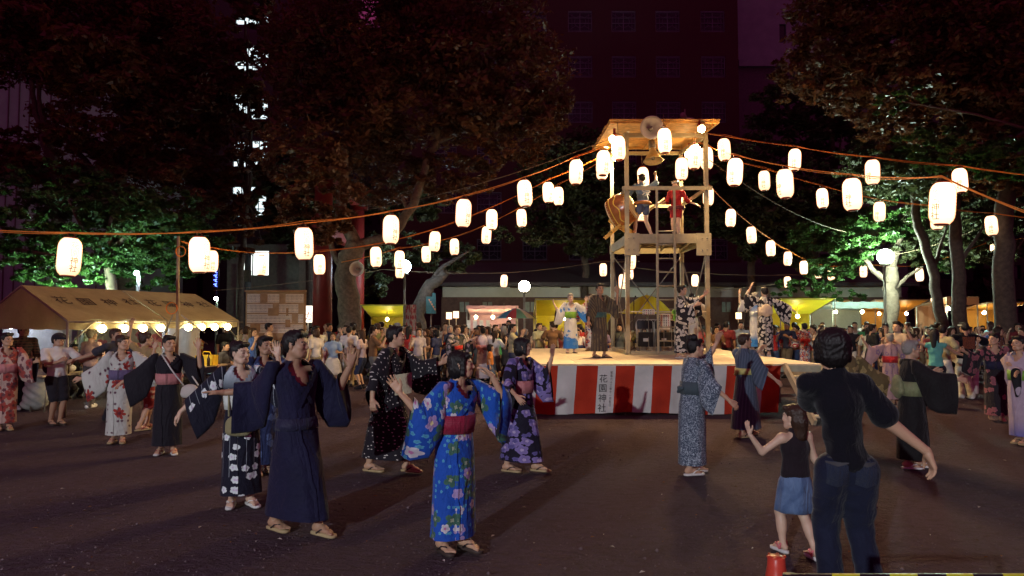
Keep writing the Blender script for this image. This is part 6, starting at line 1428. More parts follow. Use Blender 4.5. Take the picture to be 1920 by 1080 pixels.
Yb = 1.75; zb = at(1700, 1076, Yb).z - .022; x0, x1 = at(1482, 1076, Yb).x, 1.75; br = empty('barrier_bar', ((x0 + x1) / 2, Yb, 0), 'black and yellow striped barrier bar along the bottom right edge', 'barrier'); BK = mat('black_tape', (.012, .010, .016), .35, bump=0); YL = mat('yellow_tape', (.62, .66, .03), .35, bump=0, var=.15)
edges = [at(p, 1076, Yb).x for p in (1482, 1560, 1612, 1668, 1720, 1774, 1824, 1880, 1928, 1990, 2040)]; ed = edges[:1] + edges[1:]
for i in range(len(ed) - 1):
    c0, c1 = ed[i] - (x0 + x1) / 2, ed[i + 1] - (x0 + x1) / 2
    m = MB(); seg = 16; vs = []
    for x in (c0, c1):
        for k in range(seg): a = 2 * PI * k / seg; vs.append((x + .010 * math.cos(a), .022 * math.cos(a), zb + .022 * math.sin(a)))
    m.add(vs, [(k, (k + 1) % seg, seg + (k + 1) % seg, seg + k) for k in range(seg)], 0, True); m.build('yellow_band' if i % 2 else 'black_band', YL if i % 2 else BK, br)
for x in (ed[0], ed[-1]):
    MB().tube([(x - (x0 + x1) / 2, .0, 0), (x - (x0 + x1) / 2, 0, zb + .02)], .02, 8).build('stand', BK, br)
# ------------------------------------------------------------------ dancers
DG = 'dancers circling the stage'
def G(px, py, z=0.0): p = ground_at(px, py, z); return Vector((p.x, p.y, z))
def bag(root, top, mid, size, cloth, strapm, label, strapback=None):
    "shoulder bag: strap over the shoulder point, pouch at mid (offsets from the person's feet)"
    e = empty('shoulder_bag', root.location, label, 'bag'); s = SDF(.012, .03); m_ = Vector(mid)
    s.ell(mid, (size[0] / 2, size[1] / 2, size[2] / 2)).cap((m_.x - size[0] * .3, m_.y, m_.z - size[2] * .28), (m_.x + size[0] * .3, m_.y, m_.z - size[2] * .28), size[1] * .5)
    V, F = s.mesh(); link('pouch', Part().add(V, F, 0, V[:, [0, 2]]).mesh('pouch', [cloth]), e)
    T = Vector(top); sb = Vector(strapback or (T.x, T.y + .16, T.z - .12)); a = m_ + Vector((-size[0] * .36, 0, size[2] * .4)); b = m_ + Vector((size[0] * .36, .05, size[2] * .4))
    m = MB(); 
    for p, q in ((T, a), (T, sb), (sb, b)):
        k = p.lerp(q, .5) + Vector((0, -.025 if q is a else .02, 0)); m.tube([p, k, q], .010, 6)
    m.build('strap', strapm, e); return e

# 1 woman in bright blue
P = Pose(1.57, 42, 88, nod=-2, armR=((-.62, -.35, -.72), (-.55, -.10, .62), (-.55, -.1, .85)), armL=((.92, -.10, -.42), (-.42, -.25, .88), (-.75, -.05, .65)), feet=[(.085, .05, 8), (-.085, -.03, 6)], handR='open', handL='relaxed', palmR=(0, -1, 0), palmL=(-.5, -.2, -.7), lean=(.03, 0))
w1 = person(P, G(848, 1031), 'woman in bright blue flowered yukata with crimson sash and bobbed black hair', SKIN, ('bob', None), yukata(P, FAB['blue_floral'], OBI_RED, sandals=(SOLE_DK, THONG_K), sleeve=.27, sleeve_cover=.62, seed=1), DG)
# 2 man in navy
P = Pose(1.72, 58, 80, male=True, nod=0, armR=((-.50, .42, -.52), (-.80, -.25, -.05), (-1, -.1, .05)), armL=((.55, .25, -.70), (.45, -.20, .86), (.15, 0, 1)), feet=[(.05, .20, 0), (-.05, -.24, 4)], handL='open', handR='flat', palmL=(.2, -1, 0), palmR=(0, -.2, -1), lean=(-.02, 0), turn=-14)
person(P, G(558, 998), 'man in plain dark navy yukata with short hair, arms spread, in the left foreground', SKIN2, ('short', None), yukata(P, FAB['navy'], OBI_NAVY, obi_kw=dict(lo=.00, hi=.055, bow='small', grow=.008), vdepth=.145, sleeve=.235, sleeve_cover=.75, hem=.085, flare=1.05, seed=2), DG)
# 3 woman with lilies
P = Pose(1.60, 30, 62, armR=((-.68, -.12, -.72), (-.72, -.15, -.68), (-.55, -.1, -.83)), armL=((.80, -.1, -.25), (-.15, -.1, 1.0), (-.1, 0, 1)), feet=[(.075, .06, 14), (-.085, .0, 16)], handR='relaxed', handL='open', palmL=(0, -1, 0), lean=(-.02, 0))
w3 = person(P, G(452, 946), 'smiling woman in black yukata with white lilies, pale shoulders and white sash', SKIN3, ('bun', None), yukata(P, FAB['calla'], OBI_WHITE, sandals=(SOLE_W, THONG_W), sleeve=.24, sleeve_cover=.72, seed=3), DG)
bag(w3, (-.10, -.06, 1.33), (.04, -.20, .80), (.26, .09, .20), F_('olive bag cloth', (.26, .23, .12), []), mat('olive_strap', (.26, .24, .14), .8), 'small olive shoulder bag hanging in front of the woman with lilies', (.10, .14, 1.25))
# 4 black yukata, pink sash
P = Pose(1.60, 22, 50, armR=((-.70, -.1, -.62), (-.85, -.1, -.55)), armL=((.75, .0, -.35), (-.05, -.15, 1.0), (0, 0, 1)), feet=[(.075, .05, 10), (-.085, .0, 14)], handL='open', palmL=(0, -1, 0))
w4 = person(P, G(314, 850), 'woman in plain black yukata with dusty pink sash and white strap', SKIN, ('bun', None), yukata(P, FAB['black'], OBI_PINK, sandals=(SOLE_W, THONG_R), sleeve=.27, seed=4), DG)
bag(w4, (-.06, -.10, 1.34), (.36, -.16, .86), (.24, .10, .17), F_('pale bag cloth', (.50, .46, .42), []), mat('white_strap', (.55, .55, .52), .8), 'pale cloth bag on a white strap worn by the woman in black', (.12, .12, 1.2))
# 5 white with maple leaves
P = Pose(1.58, 20, 75, armR=((-.62, -.15, -.70), (-.80, -.1, -.52), (-1, 0, .0)), armL=((.80, .1, -.45), (.25, -.1, .95)), feet=[(.06, .04, 8), (-.06, .0, 10)], handL='open', palmL=(0, -1, 0), lean=(.02, 0))
person(P, G(222, 829), 'laughing woman in white yukata with red maple leaves and purple sash', SKIN, ('bun', HAIRB), yukata(P, FAB['white_leaf'], OBI_PURPLE, sandals=(SOLE, THONG_R), sleeve=.27, seed=5), DG)
# 12 pink kimono woman between
P = Pose(1.55, 35, 45, armR=((-.6, -.2, -.6), (-.5, -.2, .4)), armL=((.7, .1, -.5), (.3, -.1, .8)), feet=[(.06, .0, 8), (-.06, .0, 8)])
person(P, G(540, 868), 'smiling woman in pale pink yukata with white collar behind the man in navy', SKIN3, ('bob', None), yukata(P, FAB['pinkleaf'], OBI_NAVY, OBI_WHITE, sleeve=.25, seed=6), DG)
P = Pose(1.62, 30, 50, armR=((-.5, 0, -.8), (-.3, 0, -.8)), armL=((.6, .1, -.4), (.2, 0, 1)), feet=[(.06, .0, 8), (-.06, .1, 8)])
person(P, G(492, 885), 'woman in dark indigo yukata mostly hidden behind the lady with lilies', SKIN2, ('short', None), yukata(P, F_('indigo leaf cotton', (.02, .03, .09), [(10, 3, .45, .4, (.08, .12, .25), None, .4, 0)]), OBI_NAVY, seed=7), DG)
# 14 dotted
P = Pose(1.74, 72, 95, male=True, armR=((-.42, -.35, -.80), (.0, -.25, -.95), (.1, -.1, -1)), armL=((.75, -.1, -.55), (.95, -.15, .2), (.8, 0, .5)), feet=[(.07, .22, 0), (-.05, -.22, 4)], handR='relaxed', lean=(.04, 0))
person(P, G(727, 884), 'tall dancer in black yukata with white specks and short dark hair', SKIN, ('short', None), yukata(P, FAB['dots'], None, sandals=(mat('glossy_tan_sole', (.45, .34, .18), .25), THONG_K), sleeve=.23, hem=.095, flare=1.05, seed=8), DG)
bp = G(760, 884); o = MB().grid(lambda u, v: (.0 + .20 * (u - .5), -.20 - .03 * math.sin(u * PI), 1.16 - .24 * v + .03 * u), 6, 5).build('cloth_pouch', F_('pale pouch cloth', (.50, .44, .30), []), None, (bp.x, bp.y, .0)); o.location = (bp.x - .0, bp.y, 0); tag(o, 'pale cloth tucked at the waist of the dancer in white specks', 'cloth')
# 15 lavender flowers
P = Pose(1.60, 70, 92, armR=((-.35, -.40, -.70), (.30, -.35, -.30)), armL=((.75, -.25, -.55), (.28, -.15, 1.0), (.1, 0, 1)), feet=[(.07, .16, 0), (-.06, -.16, 6)], handL='open', palmL=(.6, -.6, 0), turn=-15)
person(P, G(978, 884), 'woman in black yukata with lavender flowers and pink sash, hand raised', SKIN, ('bob', None), yukata(P, FAB['lavender'], OBI_PINK, sleeve=.26, sleeve_cover=.7, hem=.085, seed=9), DG)
# 16 right dancer with twin buns
P = Pose(1.60, 108, 105, armR=((.30, -.35, -.80), (.72, -.15, -.66)), armL=((.78, .1, .12), (.45, -.1, .85), (.3, 0, 1)), feet=[(.06, .10, 0), (-.07, -.04, 4)], handL='relaxed', lean=(.03, 0))
person(P, G(1293, 889), 'dancer with twin hair buns in slate yukata with pale swirls, seen from the side', SKIN, ('twinbun', None), yukata(P, FAB['swirl'], F_('slate sash', (.06, .085, .10), []), sandals=(SOLE_W, THONG_W), sleeve=.20, sleeve_cover=.45, obi_kw=dict(bow='small'), flare=.92, seed=10), DG)
# 17 faded blue
P = Pose(1.60, 118, 98, armR=((.35, -.30, -.75), (.70, -.2, -.62)), armL=((.6, .2, -.4), (.3, 0, .3)), feet=[(.08, .17, 0), (-.05, -.12, 4)])
person(P, G(1398, 819), 'woman in faded blue yukata with pale yellow sash walking in front of the curtain', SKIN, ('short', HAIRB), yukata(P, FAB['denimblue'], OBI_YELLOW, sandals=(SOLE, THONG_K), sleeve=.20, sleeve_cover=.4, hem=.08, obi_kw=dict(bow='small', lo=.09, hi=.15), flare=1.05, seed=11), DG)
# 18 foreground man
fy = 4.4; fm = at(1572, 600, fy)
P = Pose(1.75, 172, 165, male=True, wide=.78, armR=((.52, -.12, -.80), (.74, -.15, -.62), (.35, 0, -1)), armL=((.40, .75, -.55), (.5, .8, .1)), feet=[(.10, .05, 6), (-.12, -.03, 8)], handR='relaxed', nod=-4, lean=(-.05, 0))
w18 = person(P, (fm.x + .045, fy, 0), 'dark haired man in black tee and blue jeans seen from behind, right foreground', SKIN, ('bushy', None), [('shirt', shirt_mesh(P, [BLACKTEE], sleeve=.78, loose=1.04, seed=1, long=.02)), ('trousers', trouser_mesh(P, [DENIM], width=1.16, seed=1)), ('shoe', shoe_meshes(P, [SOLE_DK]))], None, shoes=True)
jm = next(c for c in w18.children if c.name.startswith('trousers')).data; bk = -Vector(P.f); STI = mat('denim_stitching', (.045, .045, .05), .8, bump=0)
for s_ in (-1, 1):
    c = Vector(P.hip) + Vector(P.l) * .085 * s_ + Vector((0, 0, -.035)); patch('back_pocket', jm, c, bk, .125, .14, F_('pocket denim', (.016, .024, .055), []), w18, .006); patch('stitching', jm, c + Vector((0, 0, .064)), bk, .128, .007, STI, w18, .009)
patch('yoke_seam', jm, Vector(P.hip) + Vector((0, 0, .055)), bk, .26, .007, STI, w18, .005)
# 19 child
P = Pose(1.12, 196, 215, child=True, armR=((.30, .1, -.9), (.5, 0, -.8)), armL=((-.72, .1, -.55), (-.40, -.1, .55), (-.3, 0, 1)), feet=[(.06, .02, 6), (-.06, -.20, 4)], handL='open')
ch = person(P, G(1484, 1036), 'little girl with dark hair and side tails in black top and short denim skirt', SKIN3, ('sidetails', HAIRB), [('shirt', shirt_mesh(P, [F_('black child top', (.016, .010, .014), [], .9)], strap=True, loose=1.02, seed=2)), ('skirt', skirt_mesh(P, [DENIM_LT], end=.30, flare=.06)), ('sandal', sandal_meshes(P, [SOLE_W, mat('pink_strap', (.62, .16, .18), .5, bump=0)]))])
m = MB()
for i in (0, 1):
    c, s_ = math.cos(P.ftoe[i]), math.sin(P.ftoe[i])
    for y in (-.06, .0): m.tube([(P.fpos[i][0] + c * x - s_ * y * -1, P.fpos[i][1] + s_ * x + c * y, .03 + z) for x, z in ((-.034, 0), (-.03, .035), (0, .055), (.03, .035), (.034, 0))], .009, 6)
m.build('sandal_strap', mat('pink_strap'), ch)
# 20 elderly woman in black
P = Pose(1.56, 82, 88, armR=((.55, -.62, -.50), (.96, -.20, -.05), (1, 0, -.1)), armL=((.6, .4, -.6), (.9, .1, .2)), feet=[(.05, .08, 0), (-.05, -.08, 6)], turn=-5)
w20 = person(P, G(1712, 878), 'elderly woman with grey hair and glasses in plain black yukata and striped sage sash', SKIN, ('short', HAIRG), yukata(P, F_('sooty cotton', (.010, .009, .010), []), OBI_STRIPE, sandals=(SOLE_W, THONG_W), sleeve=.30, sleeve_cover=.9, obi_kw=dict(bow='drum', lo=.055, hi=.165), seed=12), DG)
hc = Vector(P.headc); m = MB(); f = Vector(P.f)
for s_ in (-1, 1): 
    c = hc + f * .105 + Vector(P.l) * .033 * s_; m.tube([c + Vector(P.l) * .024 * math.cos(a) + Vector((0, 0, .018 * math.sin(a))) for a in np.linspace(0, 2 * PI, 13)], .0022, 4)
    m.tube([c + Vector(P.l) * .024 * s_, hc + Vector(P.l) * .075 * s_ - f * .01 + Vector((0, 0, .005))], .002, 4)
m.build('glasses', mat('steel_wire', (.4, .38, .34), .3, metal=.7, bump=0), w20)
# 21 pink with red sash from behind
P = Pose(1.52, 172, 180, armL=((-.88, .1, -.25), (-.45, .1, .72)), armR=((.88, 0, -.45), (.75, 0, .5)), feet=[(.05, .0, 6), (-.05, .06, 6)])
person(P, G(1672, 758), 'woman in pink flowered yukata with bright red sash seen from behind, arms up', SKIN, ('bun', HAIRG), yukata(P, FAB['pinkleaf'], OBI_BRIGHT, sandals=(SOLE, THONG_R), sleeve=.27, obi_kw=dict(bow='small'), seed=13), DG)
# 22 man in printed black tee
P = Pose(1.76, 176, 175, male=True, wide=1.08, armL=((-.75, .1, -.55), (-.6, -.1, -.5)), armR=((.8, 0, -.4), (.6, -.1, -.3)), feet=[(.07, .06, 6), (-.08, -.06, 6)])
w22 = person(P, G(1812, 748), 'man in black tee with orange back print, white trousers and white headband', SKIN2, ('short', None), [('shirt', shirt_mesh(P, [BLACKTEE], sleeve=.8, loose=1.16)), ('trousers', trouser_mesh(P, [WHITEPANT], width=1.15)), ('shoe', shoe_meshes(P, [SOLE_W]))], DG, shoes=True)
MB().grid(lambda u, v: ((u - .5) * .28, -.150 * 1.0 - .012 * math.sin(u * PI), 1.42 - .28 * v), 8, 6).build('back_print', F_('orange print', (.30, .08, .03), [], extra=blotch(22, .48, .55, (.02, .012, .012), 1.5)), w22)
MB().tube([Vector(P.headc) + Vector((.094 * math.cos(a), .02 + .108 * math.sin(a), .055)) for a in np.linspace(0, 2 * PI, 25)], .016, 6).build('headband', OBI_WHITE, w22)
# 25 right edge lilac kimono
P = Pose(1.58, -60, -70, armR=((.3, -.5, -.7), (-.55, -.5, -.1)), armL=((.3, .3, -.8), (-.5, .1, .2)), feet=[(.05, .03, 6), (-.05, -.03, 6)])
person(P, G(1917, 832), 'dancer in lilac yukata fading to blue with lime sash at the right edge', SKIN, ('short', None), yukata(P, FAB['lilacfade'], OBI_GREEN, seed=14), DG)
# 26 leafy brown behind the foreground man
P = Pose(1.55, 150, 100, armR=((.7, -.2, -.7), (.75, 0, -.4)), armL=((-.3, 0, -.9), (0, 0, -1)), feet=[(.05, .1, 6), (-.05, -.1, 6)])
person(P, G(1590, 845), 'woman in brown leafy yukata almost hidden behind the big man in black tee', SKIN, ('short', None), yukata(P, FAB['brownleaf'], OBI_CREAM, seed=15), DG)
# 23, 24, others on the right
P = Pose(1.72, 200, 205, male=True, armL=((-.5, .2, -.6), (-.9, -.2, .0)), armR=((.5, 0, -.7), (.2, .5, -.1)), feet=[(.06, .05, 6), (-.06, -.05, 6)])
person(P, G(1862, 712), 'person in pale pink shirt and dark trousers standing with back turned near the right edge', SKIN2, ('long', HAIRB), [('shirt', shirt_mesh(P, [F_('pale pink jersey', (.55, .36, .32), [])], sleeve=.7)), ('trousers', trouser_mesh(P, [BLACKSHORT], width=1.2)), ('shoe', shoe_meshes(P, [SOLE_DK]))], DG, shoes=True)
P = Pose(1.30, -30, -60, child=True, armL=((.5, 0, -.8), (-.4, -.3, .3)), armR=((-.5, 0, -.8), (-.5, -.3, .2)), feet=[(.05, 0, 6), (-.05, .1, 6)])
person(P, G(1893, 775), 'child in blue happi coat and dark skirt near the right edge', SKIN, ('bob', None), [('shirt', shirt_mesh(P, [F_('blue happi cotton', (.04, .12, .40), [(9, 4, .4, .6, (.5, .55, .6), None, .3, 0.)])], sleeve=1.2, long=.04)), ('trousers', trouser_mesh(P, [BLACKSHORT], length=.7)), ('shoe', shoe_meshes(P, [SOLE_DK]))], DG, shoes=True)
P = Pose(1.58, -20, -70, armR=((-.7, -.2, -.4), (-.6, -.2, .3)), armL=((.6, 0, -.5), (.5, 0, .3)), feet=[(.06, .08, 6), (-.06, -.1, 6)])
person(P, G(1868, 790), 'dancer in black flowered yukata stepping barefoot near the right edge', SKIN, ('bun', None), yukata(P, F_('dark flowered cotton', (.02, .015, .02), [(9, 5, .45, .45, (.30, .10, .12), None, .3, 2.)]), OBI_NAVY, sandals=None, seed=16), DG)
P = Pose(1.60, 165, 130, armL=((-.5, .3, .2), (-.3, .2, .9)), armR=((.7, 0, -.5), (.6, -.2, -.2)), feet=[(.06, .0, 6), (-.06, -.0, 6)])
person(P, G(1757, 765), 'long haired woman in black with turquoise vest, back turned, behind the elderly woman', SKIN2, ('long', None), [('shirt', shirt_mesh(P, [F_('turquoise jersey', (.12, .42, .36), [])], sleeve=.0)), ('trousers', trouser_mesh(P, [BLACKSHORT], width=1.3)), ('shoe', shoe_meshes(P, [SOLE_DK]))], DG, shoes=True)
# far left people
P = Pose(1.60, 40, 70, armR=((-.3, -.3, -.85), (.3, -.3, -.6)), armL=((.5, 0, -.75), (.4, -.2, .1)), feet=[(.06, .0, 6), (-.06, -.08, 6)])
person(P, G(8, 806), 'person in cream yukata with red flowers cut off by the left edge', SKIN, ('short', None), yukata(P, FAB['redfloral'], OBI_PINK, sleeve=.24, seed=17), DG)
P = Pose(1.72, 60, 80, male=True, armR=((-.1, -.2, -1), (.5, -.2, -.3)), armL=((.2, 0, -.9), (.6, 0, .0)), feet=[(.07, .0, 6), (-.07, -.05, 6)])
w7 = person(P, G(40, 768), 'man with glasses in dark checked shirt and dark trousers under the left tent edge', SKIN2, ('short', None), [('shirt', shirt_mesh(P, [F_('checked shirt', (.07, .04, .035), [], extra=chain(stripes(18, (.03, .02, .02), .5), stripes(18, (.11, .05, .04), .3, 1)))], sleeve=1.5, long=.05)), ('trousers', trouser_mesh(P, [BLACKSHORT])), ('shoe', shoe_meshes(P, [SOLE_W]))], shoes=True)
P = Pose(1.57, 55, 85, male=True, wide=1.08, armR=((.35, -.3, -.75), (.85, -.2, .22), (.8, 0, .4)), armL=((.6, .1, -.6), (.8, .1, .25)), feet=[(.05, .05, 6), (-.06, -.04, 6)], handR='relaxed')
w6 = person(P, G(104, 796), 'man in white tee, black shorts and dark cap with black backpack by the left tent', SKIN2, ('short', None), [('shirt', shirt_mesh(P, [WHITETEE], sleeve=.6, loose=1.05)), ('trousers', trouser_mesh(P, [BLACKSHORT], length=.44, width=1.25)), ('sandal', sandal_meshes(P, [SOLE_DK, THONG_K]))])
s = SDF(.012, .03); h = P.headc; s.ell(h + np.array((0, .02, .05)), (.105, .12, .085)).cap(h + np.array((.07, -.03, .045)), h + np.array((.15, -.05, .035)), .022)
V, F = s.mesh(); k = V[:, 2] > h[2] + .015; link('cap', Part().add(V, F[k[F].all(1)]).mesh('cap', [BLACKSHORT]), w6)
s = SDF(.014, .04); b = P.chest - P.f * .20; s.ell(b - np.array((0, 0, .06)), (.15, .12, .21)).ell(b - np.array((0, 0, .18)), (.14, .14, .12)); V, F = s.mesh()
o = link('backpack', Part().add(V, F).mesh('backpack', [BLACKSHORT]), None, w6.location); tag(o, 'black backpack on the man in white tee at the left', 'backpack')
P = Pose(1.66, 75, 80, male=True, armR=((-.6, -.3, -.4), (-.85, -.2, -.3)), armL=((.5, .2, -.4), (.5, 0, .6)), feet=[(.06, .1, 6), (-.06, -.1, 6)])
person(P, G(212, 790), 'man in dark tee with cropped head stretching an arm out behind the lady in white', SKIN2, ('short', HAIRB), [('shirt', shirt_mesh(P, [F_('charcoal jersey', (.035, .035, .05), [])], sleeve=.6)), ('trousers', trouser_mesh(P, [BLACKSHORT])), ('shoe', shoe_meshes(P, [SOLE_DK]))], shoes=True)
P = Pose(1.60, 150, 140, armL=((-.3, 0, .3), (.2, 0, 1)), armR=((.5, 0, -.6), (.4, 0, .8)), feet=[(.06, .1, 6), (-.06, -.1, 6)])
person(P, G(268, 806), 'woman in tan top and red spotted shorts with arms up behind the lady in black', SKIN, ('bun', HAIRB), [('shirt', shirt_mesh(P, [F_('tan jersey', (.32, .22, .10), [])], sleeve=.5)), ('trousers', trouser_mesh(P, [F_('red spotted twill', (.30, .03, .03), [(14, 5, .4, .4, (.5, .35, .3), None, .3, 0.)])], length=.55, width=1.3)), ('sandal', sandal_meshes(P, [SOLE, THONG_R]))])
P = Pose(1.62, 170, 160, armL=((-.2, .3, -.8), (.2, .4, .3)), armR=((.3, 0, -.8), (.1, .4, .3)), feet=[(.06, .1, 6), (-.06, -.1, 6)])
person(P, G(168, 765), 'grey haired woman in pale pink shirt with back turned at the tent', SKIN, ('short', HAIRG), [('shirt', shirt_mesh(P, [F_('washed pink cotton', (.42, .28, .26), [])], sleeve=.7)), ('trousers', trouser_mesh(P, [F_('grey twill', (.10, .09, .10), [])])), ('shoe', shoe_meshes(P, [SOLE_W]))], shoes=True)
# people sitting at the tables
def chair(x, y, rz_, label):
    e = empty('folding_stool', (x, y, 0), label, 'chair', 'stools under the tents', rz_); MB().box((0, 0, .44), (.36, .34, .03)).build('seat', CHP, e)
    for a in (-1, 1): MB().tube([(a * .16, -.15, 0), (a * .16, .15, .43)], .011, 6).tube([(a * .16, .15, 0), (a * .16, -.15, .43)], .011, 6).build('leg', TP, e)
for i, (px, py, lab, col, hs, hm, mal) in enumerate(((66, 752, 'bald old man in cream shirt seated at the left tent', (.52, .42, .22), 'short', HAIRG, True), (128, 745, 'seated person in dark clothes bending over the near tent table', (.05, .04, .05), 'short', None, True), (402, 735, 'seated man in dark spotted shirt behind the yellow box', (.06, .06, .07), 'short', None, True), (300, 742, 'seated person in white shirt at the back of the far tent bay', (.5, .48, .42), 'short', None, True))):
    P = Pose(1.62, 20 + 30 * i, 40 + 25 * i, male=mal, seat=.36, armR=((.0, -.3, -.8), (.3, -.7, .0)), armL=((.3, -.2, -.8), (.3, -.6, .1)), feet=[(.10, .38, 6), (-.10, .36, 6)])
    person(P, G(px, py), lab, SKIN, (hs, hm), [('shirt', shirt_mesh(P, [F_('seated cotton %d' % i, col, [])], 1, sleeve=.7)), ('trousers', trouser_mesh(P, [BLACKSHORT], 1)), ('shoe', shoe_meshes(P, [SOLE_DK]))], 'people seated under the tents', 1, shoes=True); q = G(px, py); chair(q.x, q.y, .3, 'stool under the ' + lab)

# ------------------------------------------------------------------ dancers on the stage
SG = 'dancers on the stage'
P = Pose(1.52, 8, 5, armR=((-.55, -.1, -.65), (-.35, -.1, .75)), armL=((.72, 0, -.45), (.15, 0, 1.0), (.1, 0, 1)), feet=[(.09, .0, 8), (-.09, .0, 8)], handL='open', palmL=(0, -1, 0))
person(P, G(1070, 662, SZ), 'grey haired woman in white and blue yukata with green sash on the stage', SKIN3, ('short', HAIRG), yukata(P, FAB['bluewhite'], OBI_GREEN, sandals=(SOLE_DK, THONG_W), sleeve=.26, obi_kw=dict(hi=.18), seed=20), SG)
P = Pose(1.66, 40, 20, male=True, armR=((-.30, -.1, -.9), (-.1, -.1, -1)), armL=((.75, 0, -.45), (.15, -.1, 1.0), (0, 0, 1)), feet=[(.08, .06, 8), (-.07, -.10, 8)], handL='open', palmL=(0, -1, 0))
person(P, G(1125, 671, SZ), 'dancer in brown striped yukata with teal sash left of the tower', SKIN2, ('short', None), yukata(P, FAB['stripe_brown'], OBI_TEAL, sandals=(SOLE_DK, THONG_K), sleeve=.24, obi_kw=dict(lo=.03, hi=.10, bow='small'), hem=.09, seed=21), SG)
P = Pose(1.56, -30, -20, armR=((-.7, 0, -.5), (-.5, -.1, .3)), armL=((.4, 0, -.8), (.2, 0, -.6)), feet=[(.06, .0, 8), (-.06, .0, 8)])
person(P, G(1108, 658, SZ), 'woman in pale yukata dancing behind the striped dancer', SKIN3, ('bun', HAIRB), yukata(P, FAB['whiteblue'], OBI_GREEN, seed=22), SG)
P = Pose(1.62, 62, 68, armR=((.25, -.35, -.75), (.72, -.2, .30)), armL=((.8, 0, -.15), (.75, -.1, .55), (.6, 0, .8)), feet=[(.05, .06, 6), (-.05, -.08, 6)], handL='open')
person(P, G(1280, 672, SZ), 'woman in black yukata with pale wave crests raising her hands in front of the tower', SKIN, ('short', None), yukata(P, FAB['waves'], OBI_GREEN, sandals=(SOLE_W, THONG_W), sleeve=.26, obi_kw=dict(lo=.06, hi=.15), seed=23), SG)
P = Pose(1.55, 150, 150, armL=((-.4, 0, -.6), (.1, 0, .8)), armR=((.5, 0, -.2), (.1, 0, .9)), feet=[(.05, .0, 6), (-.05, .05, 6)])
person(P, G(1298, 660, SZ), 'dancer in white yukata with lime sash behind the tower post', SKIN, ('short', None), yukata(P, F_('white yukata cotton', (.60, .58, .52), []), OBI_GREEN, sandals=(SOLE_W, THONG_W), seed=24), SG)
P = Pose(1.62, 172, 178, armL=((-.80, .1, .25), (.42, 0, .80), (.3, 0, 1)), armR=((.85, 0, -.35), (.80, 0, -.45)), feet=[(.07, .06, 6), (-.06, -.06, 6)])
person(P, G(1436, 668, SZ), 'woman in black yukata with pale crests and cream sash seen from behind on the stage', SKIN3, ('short', None), yukata(P, FAB['waves'], OBI_CREAM, sandals=(SOLE_W, THONG_W), sleeve=.28, obi_kw=dict(bow='drum', hi=.19), seed=25), SG)
P = Pose(1.60, 195, 200, armL=((-.65, .1, .1), (-.05, 0, 1), (0, 0, 1)), armR=((.3, 0, -.4), (.2, 0, .6)), feet=[(.07, .06, 6), (-.06, -.06, 6)])
person(P, G(1418, 658, SZ), 'dancer in blue and white yukata just left of the back-turned woman on the stage', SKIN3, ('bun', HAIRG), yukata(P, F_('blue sleeved cotton', (.62, .62, .60), [], extra=chain(grad(1.0, 1.25, (.04, .20, .55)), grad(.45, .30, (.04, .20, .50)))), OBI_WHITE, sandals=(SOLE_W, THONG_W), sleeve=.22, seed=26), SG)
# drummers
dz = PZ - .03 + .0
def TG(px, Y): return Vector((at(px, 500, Y).x, Y, PZ - .027))
P = Pose(1.72, 205, 200, male=True, armL=((-.45, .45, -.55), (-.35, .6, .1)), armR=((.55, .30, .35), (.10, .5, .7)), feet=[(.26, .0, 10), (-.26, .0, 10)], lean=(.0, .08), handL='grip', handR='grip')
d1 = person(P, TG(1207, 17.65), 'drummer in blue happi coat with white back lettering, legs apart, in the tower', SKIN3, ('short', None), [('shirt', shirt_mesh(P, [F_('steel blue happi', (.13, .20, .30), [])], sleeve=1.3, loose=1.12, long=.03, seed=5)), ('shorts', trouser_mesh(P, [F_('navy shorts', (.06, .08, .16), [])], length=.18, width=1.05)), ('sash', obi_mesh(P, [F_('orange striped sash', (.30, .09, .03), [], extra=stripes(30, (.40, .22, .06), .4, 1))], lo=.0, hi=.05, grow=.045, bow='none'))])
m = MB(); v, f = text_mesh('祭', .30); bk = Vector(P.chest) - Vector(P.f) * .155; lx = -Vector(P.l)
m.add([bk + lx * p[0] + Vector((0, 0, p[1] - .02)) - Vector(P.f) * (.012 - .25 * p[0] ** 2) for p in v], f); m.build('back_lettering', mat('white_print', (.72, .72, .68), .7, bump=0), d1)
P = Pose(1.62, -25, -50, armR=((-.25, -.1, -.8), (-.45, -.3, -.1)), armL=((.45, .0, -.85), (.6, -.2, -.30)), feet=[(.05, .0, 10), (-.05, .0, 10)], handR='grip')
d2 = person(P, TG(1269, 18.2), 'drummer in red happi coat and white socks resting against the tower rail', SKIN3, ('short', HAIRB), [('shirt', shirt_mesh(P, [F_('crimson happi', (.30, .012, .018), [])], sleeve=1.2, loose=1.08, long=.06, seed=6)), ('shorts', trouser_mesh(P, [F_('crimson happi', (.30, .012, .018), [])], length=.2, width=1.0)), ('sash', obi_mesh(P, [F_('dark red sash', (.12, .02, .03), [])], lo=.0, hi=.06, grow=.05, bow='none'))])
MB().tube([Vector(P.headc) + Vector((.090 * math.cos(a), .02 + .104 * math.sin(a), .06)) for a in np.linspace(0, 2 * PI, 25)], .014, 6).build('headband', OBI_WHITE, d2)
for i, (dd, a, b) in enumerate(((d2, Vector(P.wr[1]) + Vector((.10, -.06, .10)), Vector(P.wr[1]) + Vector((-.32, -.05, -.22))), (d2, Vector(P.wr[1]) + Vector((.10, -.03, .13)), Vector(P.wr[1]) + Vector((-.30, -.02, -.17))))):
    o = MB().tube([a, b], [.014, .017], 8).build('drumstick', mat('pale_stick', (.66, .54, .32), .5, bump=0), None, dd.location); tag(o, ('lower drumstick held by the drummer in red', 'upper drumstick held by the drummer in red')[i], 'drumstick')
